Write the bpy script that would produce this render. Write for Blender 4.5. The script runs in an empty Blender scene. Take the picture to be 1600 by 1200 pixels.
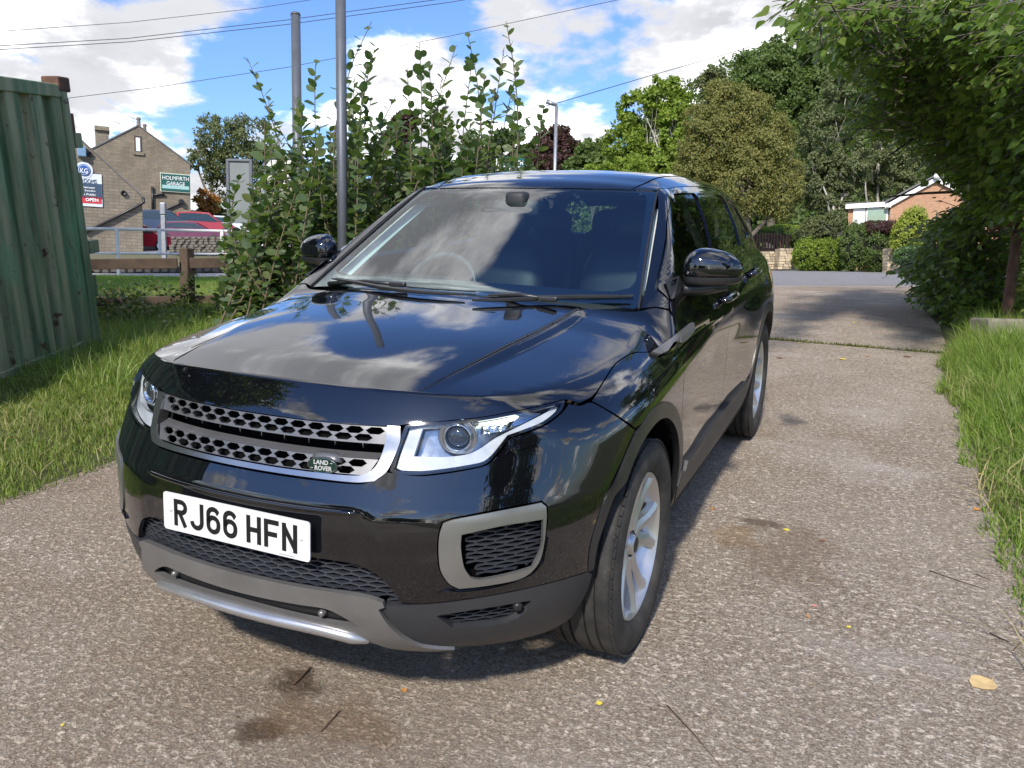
import bpy, bmesh, math, random
import numpy as np
from mathutils import Matrix, Vector, Quaternion
from mathutils.geometry import delaunay_2d_cdt
PI = math.pi
scene = bpy.context.scene
COL = scene.collection

# ------------------------------------------------------------------ frames
# The drive climbs away from the camera.  Near things are written in the drive's own
# frame (X across, Y up the drive, Z square to the concrete, origin under the front axle
# of the car); UPG is gravity's up seen from that frame.  At the end every top-level
# object is turned by G so that world Z is true up.
UPG = Vector((-0.0432, 0.1227, 0.9915)).normalized()
_gx = Vector((1, 0, 0)); _gx = (_gx - UPG * _gx.dot(UPG)).normalized()
_gy = UPG.cross(_gx)
G = Matrix((_gx, _gy, UPG)).to_4x4()          # drive frame -> world
UPR = G.inverted()                            # upright orientation, in the drive frame

# ------------------------------------------------------------------ camera
CAMP = np.array([1.5454, -2.4443, 1.5198])
CAMM = np.array([[0.909602, 0.415422, 0.006931], [0.104811, -0.213285, -0.971352], [-0.402042, 0.88427, -0.237545]])                         # rows: right, down, forward in the drive frame
FPX = 1258.3                                    # focal length in pixels of a 1600 px wide picture
cam_d = bpy.data.cameras.new('camera'); cam = bpy.data.objects.new('camera', cam_d)
COL.objects.link(cam); scene.camera = cam
cam_d.sensor_fit = 'HORIZONTAL'; cam_d.sensor_width = 36; cam_d.lens = 36 * FPX / 1600
cam_d.clip_start = .05; cam_d.clip_end = 3000
_m = Matrix(((CAMM[0][0], -CAMM[1][0], -CAMM[2][0], CAMP[0]), (CAMM[0][1], -CAMM[1][1], -CAMM[2][1], CAMP[1]),
             (CAMM[0][2], -CAMM[1][2], -CAMM[2][2], CAMP[2]), (0, 0, 0, 1)))
cam.matrix_world = G @ _m

# ------------------------------------------------------------------ sky, sun, exposure
SUN_EL, SUN_AZ = math.radians(37), math.radians(172)    # azimuth clockwise from +Y (world)
world = bpy.data.worlds.new('World'); scene.world = world; world.use_nodes = True
nt = world.node_tree; nt.nodes.clear()
def wn(t, **k):
    n = nt.nodes.new(t)
    for a, b in k.items(): setattr(n, a, b)
    return n
def wl(a, b): nt.links.new(a, b)
out = wn('ShaderNodeOutputWorld'); bg = wn('ShaderNodeBackground'); bg.inputs[1].default_value = .14
sky = wn('ShaderNodeTexSky', sky_type='NISHITA', sun_disc=False, sun_elevation=SUN_EL, sun_rotation=SUN_AZ,
         air_density=1.15, dust_density=.35, ozone_density=2.2)
tc = wn('ShaderNodeTexCoord'); sep = wn('ShaderNodeSeparateXYZ'); wl(tc.outputs['Generated'], sep.inputs[0])
def wmath(op, a, b=None, c=None, clamp=False):
    n = wn('ShaderNodeMath', operation=op, use_clamp=clamp)
    for i, v in enumerate((a, b, c)):
        if v is None: continue
        if isinstance(v, (int, float)): n.inputs[i].default_value = v
        else: wl(v, n.inputs[i])
    return n.outputs[0]
zz = wmath('ADD', wmath('MAXIMUM', sep.outputs[2], 0.0), .22)
cx_, cy_ = wmath('DIVIDE', sep.outputs[0], zz), wmath('DIVIDE', sep.outputs[1], zz)
comb = wn('ShaderNodeCombineXYZ'); wl(cx_, comb.inputs[0]); wl(cy_, comb.inputs[1])
def wnoise(scale, detail, rough, off=(0, 0, 0), dist=0):
    mp = wn('ShaderNodeMapping'); mp.inputs['Location'].default_value = off; wl(comb.outputs[0], mp.inputs[0])
    n = wn('ShaderNodeTexNoise'); n.inputs['Scale'].default_value = scale; n.inputs['Detail'].default_value = detail
    n.inputs['Roughness'].default_value = rough; n.inputs['Distortion'].default_value = dist
    wl(mp.outputs[0], n.inputs['Vector']); return n.outputs[0]
OFF = (.7,1.9,0)
big = wnoise(1.5, 9, .57, OFF, .15)
def wramp(v, pts):
    r = wn('ShaderNodeValToRGB'); r.color_ramp.interpolation = 'EASE'
    while len(r.color_ramp.elements) < len(pts): r.color_ramp.elements.new(.5)
    for e, (p, c) in zip(r.color_ramp.elements, pts): e.position = p; e.color = (c, c, c, 1) if isinstance(c, float) else (*c, 1)
    wl(v, r.inputs[0]); return r.outputs[0]
def wblob(d, s_, amp):
    """a cloud bank (amp > 0) or a clear gap (amp < 0) around a direction"""
    n = wn('ShaderNodeVectorMath', operation='DISTANCE'); wl(tc.outputs['Generated'], n.inputs[0]); n.inputs[1].default_value = d
    q = wmath('DIVIDE', n.outputs['Value'], s_); return wmath('MULTIPLY', wmath('EXPONENT', wmath('MULTIPLY', wmath('MULTIPLY', q, q), -1.0)), amp)
def wdir(el, az): e, a = math.radians(el), math.radians(az); return (math.sin(a) * math.cos(e), math.cos(a) * math.cos(e), math.sin(e))
for el_, az_, s_, am_ in ((13, -53, .16, .16), (30, -62, .30, .14), (52, -60, .30, .12), (47, -53, .22, .16), (15, -39, .075, -.20), (12, -44, .04, -.1), (12.5, -33, .07, .17), (15.5, -25, .10, .20), (15.5, -14, .10, .17), (11.5, -17, .035, -.14), (16, -8, .06, .12), (68, -20, .22, -.14)): big = wmath('ADD', big, wblob(wdir(el_, az_), s_, am_))  # those above the view are added for what the windscreen reflects
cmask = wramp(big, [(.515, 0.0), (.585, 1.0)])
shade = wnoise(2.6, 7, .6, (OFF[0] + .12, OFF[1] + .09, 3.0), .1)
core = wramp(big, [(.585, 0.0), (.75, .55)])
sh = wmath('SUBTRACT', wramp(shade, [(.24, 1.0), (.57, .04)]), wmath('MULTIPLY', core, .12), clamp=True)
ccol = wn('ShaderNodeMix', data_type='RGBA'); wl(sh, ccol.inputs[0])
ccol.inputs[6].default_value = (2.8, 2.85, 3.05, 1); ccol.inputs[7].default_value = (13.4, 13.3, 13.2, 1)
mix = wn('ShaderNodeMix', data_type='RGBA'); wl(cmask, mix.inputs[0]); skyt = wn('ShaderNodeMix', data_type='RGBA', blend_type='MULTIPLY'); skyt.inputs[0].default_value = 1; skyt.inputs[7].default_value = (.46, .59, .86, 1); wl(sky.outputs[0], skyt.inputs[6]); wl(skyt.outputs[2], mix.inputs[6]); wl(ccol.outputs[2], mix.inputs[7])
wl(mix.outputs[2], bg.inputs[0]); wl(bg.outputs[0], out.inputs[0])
sun_d = bpy.data.lights.new('sun', 'SUN'); sun_d.energy = 3.3; sun_d.angle = math.radians(3.5); sun_d.color = (1, .93, .82)
sun = bpy.data.objects.new('sun', sun_d); COL.objects.link(sun)
_sd = Vector((math.sin(SUN_AZ) * math.cos(SUN_EL), math.cos(SUN_AZ) * math.cos(SUN_EL), math.sin(SUN_EL)))
sun.rotation_euler = _sd.to_track_quat('Z', 'Y').to_euler()
scene.view_settings.view_transform = 'Standard'; scene.view_settings.look = 'None'
scene.view_settings.exposure = 0.85; scene.view_settings.gamma = 1; scene.view_settings.use_curve_mapping = False
scene.cycles.max_bounces = 8; scene.cycles.transparent_max_bounces = 24
scene.cycles.sample_clamp_indirect = 6

# ------------------------------------------------------------------ helpers
def rng(s): return np.random.RandomState(s)
def at(u, v, depth):
    """point at a distance along the view axis, drive frame"""
    return Vector(CAMP + depth * (CAMM[0] * (u - 800) / FPX + CAMM[1] * (v - 600) / FPX + CAMM[2]))
_fw = CAMM[2][:2] / np.linalg.norm(CAMM[2][:2])
def hd(X, Y):
    """ground height: the concrete's plane, easing off beyond 12 m"""
    t = (X - CAMP[0]) * _fw[0] + (Y - CAMP[1]) * _fw[1]
    return -.085 * np.logaddexp(0, (t - 12) / 1.5) * 1.5
def ground_at(u, v):
    d = CAMM[0] * (u - 800) / FPX + CAMM[1] * (v - 600) / FPX + CAMM[2]
    ts = np.geomspace(.5, 200, 4000); P = CAMP + ts[:, None] * d
    i = int(np.argmax(P[:, 2] < hd(P[:, 0], P[:, 1])))
    return Vector(P[i])
ROOTS = []
def props(o, label=None, cat=None, group=None, kind=None):
    if label: o['label'] = label
    if cat: o['category'] = cat
    if group: o['group'] = group
    if kind: o['kind'] = kind
    return o
def thing(name, label, cat, loc=(0, 0, 0), rot=None, group=None):
    o = bpy.data.objects.new(name, None); COL.objects.link(o); o.empty_display_size = .2
    M = Matrix.Translation(loc)
    if rot is not None: M = M @ (rot.to_4x4() if not isinstance(rot, (int, float)) else Matrix.Rotation(rot, 4, 'Z'))
    o.matrix_world = M; ROOTS.append(o)
    return props(o, label, cat, group)
def mesh_obj(name, verts, faces, mat, parent=None, smooth=False, normals=None, M=None):
    """one object; verts (n,3) array, faces list of tuples or an (n,k) array, mat one material or (list, index per face)"""
    me = bpy.data.meshes.new(name)
    verts = np.asarray(verts, dtype=np.float32).reshape(-1, 3)
    if isinstance(faces, np.ndarray):
        k = faces.shape[1]; nf = len(faces)
        me.vertices.add(len(verts)); me.vertices.foreach_set('co', verts.ravel())
        me.loops.add(nf * k); me.loops.foreach_set('vertex_index', faces.astype(np.int32).ravel())
        me.polygons.add(nf); me.polygons.foreach_set('loop_start', np.arange(0, nf * k, k, dtype=np.int32))
        me.update(calc_edges=True)
    else:
        me.from_pydata(verts.tolist(), [], [tuple(int(i) for i in f) for f in faces]); me.update()
    if isinstance(mat, tuple):
        for m in mat[0]: me.materials.append(m)
        me.polygons.foreach_set('material_index', np.asarray(mat[1], dtype=np.int32))
    elif mat is not None: me.materials.append(mat)
    me.polygons.foreach_set('use_smooth', np.full(len(me.polygons), bool(smooth)))
    if normals is not None:
        me.normals_split_custom_set_from_vertices([tuple(n) for n in normals])
    o = bpy.data.objects.new(name, me); COL.objects.link(o)
    if parent is not None: o.parent = parent
    else: ROOTS.append(o)
    if M is not None: o.matrix_local = M
    return o
def struct(o): o['kind'] = 'structure'; return o
def copy_child(src, parent, M=None):
    c = src.copy(); COL.objects.link(c); c.parent = parent
    if M is not None: c.matrix_local = M
    return c
class MB:
    """collects simple shapes into one mesh"""
    def __init__(s): s.v = []; s.f = []; s.n = 0
    def add(s, v, f):
        s.v.append(np.asarray(v, float).reshape(-1, 3)); s.f += [tuple(i + s.n for i in q) for q in f]; s.n += len(s.v[-1]); return s
    def box(s, c, d, M=None, bev=0):
        x, y, z = [k / 2 for k in d]
        if bev <= 0:
            v = np.array([(a * x, b * y, e * z) for a in (-1, 1) for b in (-1, 1) for e in (-1, 1)])
            f = [(0, 1, 3, 2), (4, 6, 7, 5), (0, 4, 5, 1), (2, 3, 7, 6), (0, 2, 6, 4), (1, 5, 7, 3)]
        else:
            b_ = min(bev, x * .9, y * .9, z * .9); v = []; f = []
            bm = bmesh.new(); bmesh.ops.create_cube(bm, size=1)
            for q in bm.verts: q.co = Vector((q.co.x * 2 * x, q.co.y * 2 * y, q.co.z * 2 * z))
            bmesh.ops.bevel(bm, geom=bm.edges[:], offset=b_, segments=2, affect='EDGES', profile=.5)
            bm.verts.ensure_lookup_table(); v = np.array([tuple(q.co) for q in bm.verts]); f = [tuple(w.index for w in q.verts) for q in bm.faces]; bm.free()
        if M is not None: v = v @ np.array(M.to_3x3()).T
        return s.add(v + np.array(c), f)
    def tube(s, pts, r, n=8, cap=True):
        pts = [Vector(p) for p in pts]; R = r if hasattr(r, '__len__') else [r] * len(pts)
        v = []; up = Vector((0, 0, 1)); prev = None
        for i, p in enumerate(pts):
            t = (pts[min(i + 1, len(pts) - 1)] - pts[max(i - 1, 0)]).normalized()
            a = prev if prev is not None else (up if abs(t.z) < .9 else Vector((1, 0, 0)))
            b = t.cross(a).normalized(); a = b.cross(t).normalized(); prev = a
            for k in range(n):
                w = 2 * PI * k / n; v.append(p + (a * math.cos(w) + b * math.sin(w)) * R[i])
        f = []
        for i in range(len(pts) - 1):
            for k in range(n):
                k2 = (k + 1) % n; f.append((i * n + k, (i + 1) * n + k, (i + 1) * n + k2, i * n + k2))
        if cap: f += [tuple(range(n)), tuple(range((len(pts) - 1) * n + n - 1, (len(pts) - 1) * n - 1, -1))]
        return s.add([tuple(q) for q in v], f)
    def prism(s, poly, h, M=None, z0=0):
        n = len(poly); v = np.array([(p[0], p[1], z0) for p in poly] + [(p[0], p[1], z0 + h) for p in poly])
        f = [tuple(range(n - 1, -1, -1)), tuple(range(n, 2 * n))] + [(i, (i + 1) % n, n + (i + 1) % n, n + i) for i in range(n)]
        if M is not None: v = v @ np.array(M.to_3x3()).T + np.array(M.translation)
        return s.add(v, f)
    def lathe(s, prof, M=None, n=48, closed=False):
        """profile of (radius, height) turned about the local Z"""
        v = []; m = len(prof)
        for k in range(n):
            w = 2 * PI * k / n
            for r, h in prof: v.append((r * math.cos(w), r * math.sin(w), h))
        f = []
        for k in range(n):
            k2 = (k + 1) % n
            for i in range(m - 1 if not closed else m):
                j = (i + 1) % m; f.append((k * m + i, k2 * m + i, k2 * m + j, k * m + j))
        v = np.array(v)
        if M is not None: v = v @ np.array(M.to_3x3()).T + np.array(M.translation)
        return s.add(v, f)
    def build(s, name, mat, parent=None, smooth=False, M=None, auto=None):
        o = mesh_obj(name, np.concatenate(s.v), s.f, mat, parent, smooth, M=M)
        if auto is not None:
            try: o.data.shade_smooth(); o.data.set_sharp_from_angle(angle=math.radians(auto))
            except Exception: pass
        return o

# ------------------------------------------------------------------ materials
def new_mat(name):
    m = bpy.data.materials.new(name); m.use_nodes = True; t = m.node_tree; b = t.nodes['Principled BSDF']; return m, t, b
def node(t, typ, ins=None, **k):
    n = t.nodes.new(typ)
    for a, b in k.items(): setattr(n, a, b)
    for a, b in (ins or {}).items():
        s = n.inputs[a]
        if hasattr(b, 'is_linked') or isinstance(b, bpy.types.NodeSocket): t.links.new(b, s)
        else: s.default_value = b
    return n
def ramp(t, fac, pts, interp='LINEAR'):
    r = t.nodes.new('ShaderNodeValToRGB'); r.color_ramp.interpolation = interp
    while len(r.color_ramp.elements) < len(pts): r.color_ramp.elements.new(.5)
    for e, (p, c) in zip(r.color_ramp.elements, pts):
        e.position = p; e.color = (c, c, c, 1) if isinstance(c, (int, float)) else (*c, 1)
    t.links.new(fac, r.inputs[0]); return r.outputs[0]
def coords(t, scale=(1, 1, 1), loc=(0, 0, 0), kind='Object', rot=(0, 0, 0)):
    c = t.nodes.new('ShaderNodeTexCoord'); return node(t, 'ShaderNodeMapping', {'Vector': c.outputs[kind], 'Scale': scale, 'Location': loc, 'Rotation': rot}).outputs[0]
def noise(t, vec, scale, detail=4, rough=.55, dist=0):
    return node(t, 'ShaderNodeTexNoise', {'Vector': vec, 'Scale': scale, 'Detail': detail, 'Roughness': rough, 'Distortion': dist}).outputs[0]
def mixc(t, fac, a, b, blend='MIX'):
    n = t.nodes.new('ShaderNodeMix'); n.data_type = 'RGBA'; n.blend_type = blend
    for i, v in ((0, fac), (6, a), (7, b)):
        if isinstance(v, bpy.types.NodeSocket): t.links.new(v, n.inputs[i])
        elif i == 0: n.inputs[0].default_value = v
        else: n.inputs[i].default_value = (*v, 1) if len(v) == 3 else v
    return n.outputs[2]
def bump(t, b, h, strength=.4, dist=.01):
    n = node(t, 'ShaderNodeBump', {'Height': h, 'Strength': strength, 'Distance': dist}); t.links.new(n.outputs[0], b.inputs['Normal']); return n
def simple(name, col, rough=.5, metal=0, var=.12, scale=12, bmp=0, bscale=80, spec=.5, coat=0, coatr=.03):
    """plain surface with a little uneven colour, gloss and relief"""
    m, t, b = new_mat(name); v = coords(t)
    n = noise(t, v, scale, 5, .6)
    c = mixc(t, ramp(t, n, [(.3, 0), (.7, 1)]), tuple(max(0, k * (1 - var)) for k in col), tuple(min(1, k * (1 + var)) for k in col))
    t.links.new(c, b.inputs['Base Color']); b.inputs['Metallic'].default_value = metal
    t.links.new(ramp(t, n, [(.2, max(.0, rough * .85)), (.8, min(1, rough * 1.15))]), b.inputs['Roughness'])
    b.inputs['Specular IOR Level'].default_value = spec; b.inputs['Coat Weight'].default_value = coat; b.inputs['Coat Roughness'].default_value = coatr
    if bmp: bump(t, b, noise(t, v, bscale, 4, .6), bmp, .004)
    return m
def emis(name, col, s):
    m, t, b = new_mat(name); b.inputs['Base Color'].default_value = (*col, 1); b.inputs['Emission Color'].default_value = (*col, 1); b.inputs['Emission Strength'].default_value = s
    n = noise(t, coords(t), 40); t.links.new(ramp(t, n, [(.3, .25), (.7, .4)]), b.inputs['Roughness']); return m
def glass(name, tint, fres=1.45, rough=0.0):
    """thin sheet: mirror by Fresnel over tinted see-through"""
    m, t, b = new_mat(name); t.nodes.remove(b)
    o = t.nodes['Material Output']
    tr = node(t, 'ShaderNodeBsdfTransparent', {'Color': (*tint, 1)}); gl = node(t, 'ShaderNodeBsdfGlossy', {'Roughness': rough, 'Color': (.97, .98, 1, 1)})
    geo = t.nodes.new('ShaderNodeNewGeometry')
    ior = node(t, 'ShaderNodeMath', {0: geo.outputs['Backfacing'], 1: 1 / fres - fres, 2: fres}, operation='MULTIPLY_ADD')
    fr = node(t, 'ShaderNodeFresnel', {'IOR': ior.outputs[0]})
    mx = node(t, 'ShaderNodeMixShader', {0: fr.outputs[0], 1: tr.outputs[0], 2: gl.outputs[0]})
    t.links.new(mx.outputs[0], o.inputs[0]); return m
def leafy(name, cols, trans=.35, rough=.5, spec=.35, back=None, vscale=.6):
    """leaf: colour differs leaf by leaf, light passes through"""
    m, t, b = new_mat(name); g = t.nodes.new('ShaderNodeNewGeometry')
    pts = [(i / max(1, len(cols) - 1), c) for i, c in enumerate(cols)]
    c = ramp(t, g.outputs['Random Per Island'], pts)
    v = coords(t); n = noise(t, v, vscale, 3, .5)
    c = mixc(t, ramp(t, n, [(.3, .0), (.7, .5)]), c, tuple(k * .72 for k in cols[0]), 'MIX')
    t.links.new(c, b.inputs['Base Color']); b.inputs['Roughness'].default_value = rough; b.inputs['Specular IOR Level'].default_value = spec
    tl = node(t, 'ShaderNodeBsdfTranslucent', {'Color': mixc(t, .5, c, (.25, .42, .04))})
    mx = node(t, 'ShaderNodeMixShader', {0: trans, 1: b.outputs[0], 2: tl.outputs[0]})
    t.links.new(mx.outputs[0], t.nodes['Material Output'].inputs[0]); return m

# ------------------------------------------------------------------ the car's body as one smooth solid: f < 0 inside
def ss(a,b,x):
    t=np.clip((x-a)/(b-a),0,1);return t*t*(3-2*t)
def smax(a,b,k):
    h=np.clip(.5+.5*(a-b)/k,0,1);return b*(1-h)+a*h+k*h*(1-h)
def smin(a,b,k): return -smax(-a,-b,k)
def tab(x,*pts):
    # smooth (monotone cubic) interpolation
    xs=np.array(pts[0::2],float);ys=np.array(pts[1::2],float)
    h=np.diff(xs);d=np.diff(ys)/h
    m=np.zeros_like(ys);m[0]=d[0];m[-1]=d[-1]
    for i in range(1,len(xs)-1):
        if d[i-1]*d[i]>0:
            w1=2*h[i]+h[i-1];w2=h[i]+2*h[i-1];m[i]=(w1+w2)/(w1/d[i-1]+w2/d[i])
    x=np.clip(x,xs[0],xs[-1]);i=np.clip(np.searchsorted(xs,x)-1,0,len(h)-1)
    t=(x-xs[i])/h[i];t2=t*t;t3=t2*t
    return (2*t3-3*t2+1)*ys[i]+(t3-2*t2+t)*h[i]*m[i]+(-2*t3+3*t2)*ys[i+1]+(t3-t2)*h[i]*m[i+1]
def Hood(X,Y):
    a=np.abs(X)
    c=tab(Y,-.9,.965,-.70,.992,-.5,1.026,-.2,1.068,.1,1.098,.34,1.122,.8,1.125,1.6,1.14,3.3,1.20,3.6,1.19)
    w=.85+.0*Y
    c=c-.085*(a/w)**2.2*(1-ss(.5,1.5,Y)*.75)
    xc=.447+.11*np.clip((Y+.633)/.983,0,1)+.02*np.sin(np.pi*np.clip((Y+.633)/.983,0,1))
    amp=.017*ss(-.66,-.15,Y)*(1-.6*ss(.1,.45,Y))
    c=c-amp*ss(0,.05,a-xc)+amp*.35*ss(.35,0,np.abs(a-xc))*(a<xc)
    return c
def Zcrease(Y): return tab(Y,.1,.922,1.05,.970,1.95,1.036,2.42,1.066,3.0,1.09)
def Wside(Y,Z):
    w=tab(Z,.2,.86,.3,.89,.42,.922,.55,.938,.72,.945,.86,.943,.95,.932,1.02,.912,1.12,.87,1.3,.80)
    # arches flare, doors tucked
    mid=ss(.30,1.15,Y)*(1-ss(1.55,2.4,Y))
    w=w-.026*mid*ss(1.02,.80,Z)*ss(.30,.5,Z)
    # waist crease
    w=w-.013*ss(.12,.30,Y)*ss(2.75,2.3,Y)*ss(0,.015,Z-Zcrease(Y))
    w=w-.05*ss(2.9,3.5,Y)*ss(.8,1.1,Z)
    return w
def Yfront(X,Z):
    y=tab(Z,.2,-.75,.25,-.80,.30,-.855,.35,-.878,.42,-.888,.52,-.888,.62,-.884,.68,-.876,.715,-.860,.75,-.842,.78,-.826,.84,-.795,.90,-.768,.94,-.742,.98,-.712,1.0,-.695,1.1,-.62)
    y=y+.010*ss(.43,.34,np.abs(X))*ss(.70,.67,Z)*ss(.47,.53,Z)
    return y
D0=.9
def wrap(P):
    X,Y,Z=P[...,0],P[...,1],P[...,2]
    a=np.abs(X);W=Wside(Y,Z);yf=Yfront(X,Z)
    t=np.clip((yf+D0-Y)/D0,0,3)
    tr=np.clip((Y-2.75)/(tab(Z,.2,3.40,.5,3.50,.8,3.50,1.0,3.44,1.2,3.40)-2.75),0,3)
    u=(a/W)**2.2+t**2.8+tr**3.2
    return (u**(1/2.5)-1)*.85
def lower(P):
    X,Y,Z=P[...,0],P[...,1],P[...,2]
    k=.02+.09*ss(-.45,.1,Y)
    a=np.abs(X)
    k=.006+.006*ss(-.6,-.2,Y)+.11*ss(.58,.86,a)
    return smax(wrap(P),(Z-Hood(X,Y))*.95,k)
def Yws(X,Z): return .34+1.877*(Z-1.125)+.29*X*X+.10*(Z-1.32)**2-.004
def Roof(X,Y):
    return tab(Y,.9,1.45,1.1,1.532,1.3,1.578,1.6,1.606,1.9,1.612,2.4,1.597,2.9,1.560,3.3,1.515,3.5,1.49)-.030*(np.abs(X)/.6)**2.6
def upper(P):
    X,Y,Z=P[...,0],P[...,1],P[...,2];a=np.abs(X)
    wb=tab(Y,.0,.835,.6,.855,1.5,.865,2.4,.85,3.0,.81,3.5,.75)
    tum=tab(Z,1.0,-.06,1.1,0,1.2,.045,1.3,.095,1.4,.153,1.5,.215,1.6,.30)
    side=(a-(wb-tum))*.9
    ws=(Yws(X,Z)-Y)*.47
    rf=Z-Roof(X,Y)
    rr=(Y-(3.22+.62*(1.5-Z)-.25*X*X))*.85
    f=smax(side,ws,.02)
    f=smax(f,rf,.035+.05*ss(1.15,1.3,Y))
    return np.maximum(smax(f,rr,.05),.98-Z)
def body(P): return smin(lower(P),upper(P),.03)
def grad(f,P,e=1e-4):
    g=np.stack([(f(P+np.eye(3)[i]*e)-f(P-np.eye(3)[i]*e))/(2*e) for i in range(3)],-1)
    return g/np.linalg.norm(g,axis=-1,keepdims=True)

# ------------------------------------------------------------------ car materials
def paint_mat():
    m, t, b = new_mat('black_paint'); v = coords(t)
    b.inputs['Base Color'].default_value = (.0025, .0027, .0042, 1); b.inputs['Metallic'].default_value = 0
    b.inputs['Specular IOR Level'].default_value = .10; b.inputs['Coat Weight'].default_value = 1; b.inputs['Coat Roughness'].default_value = .012; b.inputs['Coat IOR'].default_value = 1.78
    n = noise(t, v, 2.2, 6, .62); t.links.new(ramp(t, n, [(.35, .04), (.75, .11)]), b.inputs['Roughness'])
    dust = noise(t, v, 260, 2, .5); t.links.new(mixc(t, ramp(t, dust, [(.68, 0.0), (.8, .25)]), (.0025, .0027, .0042), (.05, .045, .04)), b.inputs['Base Color'])
    w = noise(t, v, 55, 2, .5); bump(t, b, w, .012, .01)
    return m
PAINT = paint_mat()
SATIN = simple('satin_black_trim', (.018, .0185, .020), .30, 0, .2, 8, .15, 500)
CLAD = simple('textured_charcoal_plastic', (.028, .029, .033), .42, 0, .18, 5, .35, 900)
RUBBER_TRIM = simple('dark_rubber', (.008, .008, .009), .55, 0, .2, 30)
SKID = simple('satin_grey_skid_paint', (.20, .195, .19), .36, .6, .12, 7, .10, 600)
BARM = simple('satin_silver_bar', (.48, .48, .49), .28, .8, .08, 9, .05, 600)
GRILLE = simple('satin_grey_grille', (.155, .155, .16), .38, .6, .08, 20, .05, 600)
CHROME = simple('brushed_chrome', (.38, .38, .385), .22, .95, .05, 14)
BRIGHT = simple('polished_chrome', (.75, .76, .78), .06, 1, .03, 10)
FOGS = simple('satin_nickel_surround', (.30, .30, .29), .34, .8, .06, 8, .04, 700)
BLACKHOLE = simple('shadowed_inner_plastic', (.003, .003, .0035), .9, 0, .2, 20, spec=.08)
UNDER = simple('underbody_black', (.012, .011, .010), .8, 0, .3, 10)
GLOSSB = simple('gloss_black_trim', (.003, .003, .004), .06, 0, .1, 10, coat=1, coatr=.01)
WSG = glass('windscreen_glass', (.66, .84, .84), 2.1)
SIDEG = glass('tinted_side_glass', (.36, .42, .38), 1.52)
PRIVG = glass('dark_privacy_glass', (.13, .15, .13), 1.52)
LENS = glass('clear_lamp_lens', (.93, .95, .97), 1.45)
ALLOY = simple('silver_alloy', (.60, .60, .60), .33, .85, .04, 6, .03, 300)
ALLOYD = simple('dark_brake_metal', (.06, .055, .05), .5, .7, .3, 20)
SEAT = simple('dark_leather', (.012, .013, .016), .42, 0, .15, 6, .2, 200)
DASH = simple('charcoal_dashboard', (.016, .018, .021), .6, 0, .2, 12, .2, 400)
PILLART = simple('pale_pillar_trim', (.55, .58, .56), .7, 0, .05, 8)
HEADL = simple('dark_headlining', (.05, .055, .06), .9, 0, .1, 8)
LEDW = simple('white_light_guide', (.46, .48, .50), .25, 0, .12, 30, coat=1)
LEDON = emis('lit_running_light', (.93, 1.0, .86), 1.4)
LAMPIN = simple('lamp_chrome_bowl', (.50, .51, .53), .14, 1, .1, 30)
LAMPD = simple('dark_lamp_housing', (.34, .345, .355), .18, .9, .35, 30)
AMBER = simple('amber_lens_red', (.35, .01, .01), .2, 0, .1, 30, coat=1)
TYRE = None
def tyre_mat():
    m, t, b = new_mat('tyre_rubber'); v = coords(t)
    n = noise(t, v, 9, 6, .65); d = noise(t, v, 90, 3, .6)
    c = mixc(t, ramp(t, n, [(.38, 0), (.7, 1)]), (.020, .020, .0205), (.055, .051, .046))
    c = mixc(t, ramp(t, d, [(.66, 0), (.74, .6)]), c, (.13, .12, .105))
    t.links.new(c, b.inputs['Base Color']); b.inputs['Roughness'].default_value = .72; b.inputs['Specular IOR Level'].default_value = .35
    bump(t, b, d, .3, .002); return m
TYRE = tyre_mat()
def lens_pattern():
    m, t, b = new_mat('ribbed_reflector'); v = coords(t, (90, 90, 120))
    w = node(t, 'ShaderNodeTexVoronoi', {'Vector': v, 'Scale': 1.0}); b.inputs['Metallic'].default_value = 1; b.inputs['Roughness'].default_value = .12
    b.inputs['Base Color'].default_value = (.78, .80, .80, 1); bump(t, b, w.outputs[0], .9, .004); return m
RIBBED = lens_pattern()

# ------------------------------------------------------------------ panels cut from the body
Q = np.array([0, .9, .45])
class Sph:      # seen from a point inside the car: everything forward of the doors
    s = 1.35
    @staticmethod
    def to2(P):
        d = np.asarray(P, float) - Q; r = np.linalg.norm(d, axis=-1)
        return np.stack([np.arctan2(d[..., 0], -d[..., 1]) * Sph.s, np.arcsin(d[..., 2] / r) * Sph.s], -1)
    @staticmethod
    def ray(uv):
        a, e = uv[..., 0] / Sph.s, uv[..., 1] / Sph.s
        return np.broadcast_to(Q, uv.shape[:-1] + (3,)), np.stack([np.sin(a) * np.cos(e), -np.cos(a) * np.cos(e), np.sin(e)], -1)
    t = (.3, 2.6)
class Cyl:      # seen from the car's long axis: doors, windows, roof
    s = .85; z0 = .85
    @staticmethod
    def to2(P):
        P = np.asarray(P, float); return np.stack([P[..., 1], np.arctan2(P[..., 2] - Cyl.z0, P[..., 0]) * Cyl.s], -1)
    @staticmethod
    def ray(uv):
        a = uv[..., 1] / Cyl.s; z = np.zeros_like(a)
        return np.stack([z, uv[..., 0], z + Cyl.z0], -1), np.stack([np.cos(a), z, np.sin(a)], -1)
    t = (.2, 1.6)
class Frt:      # straight from ahead: windscreen
    @staticmethod
    def to2(P): P = np.asarray(P, float); return np.stack([P[..., 0], P[..., 2] * 2.0], -1)
    @staticmethod
    def ray(uv):
        z = np.zeros_like(uv[..., 0]); return np.stack([uv[..., 0], z + 2.4, uv[..., 1] / 2.0], -1), np.stack([z, z - 1, z], -1)
    t = (.3, 3.0)
Q2 = np.array([0, 2.1, .75])
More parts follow.
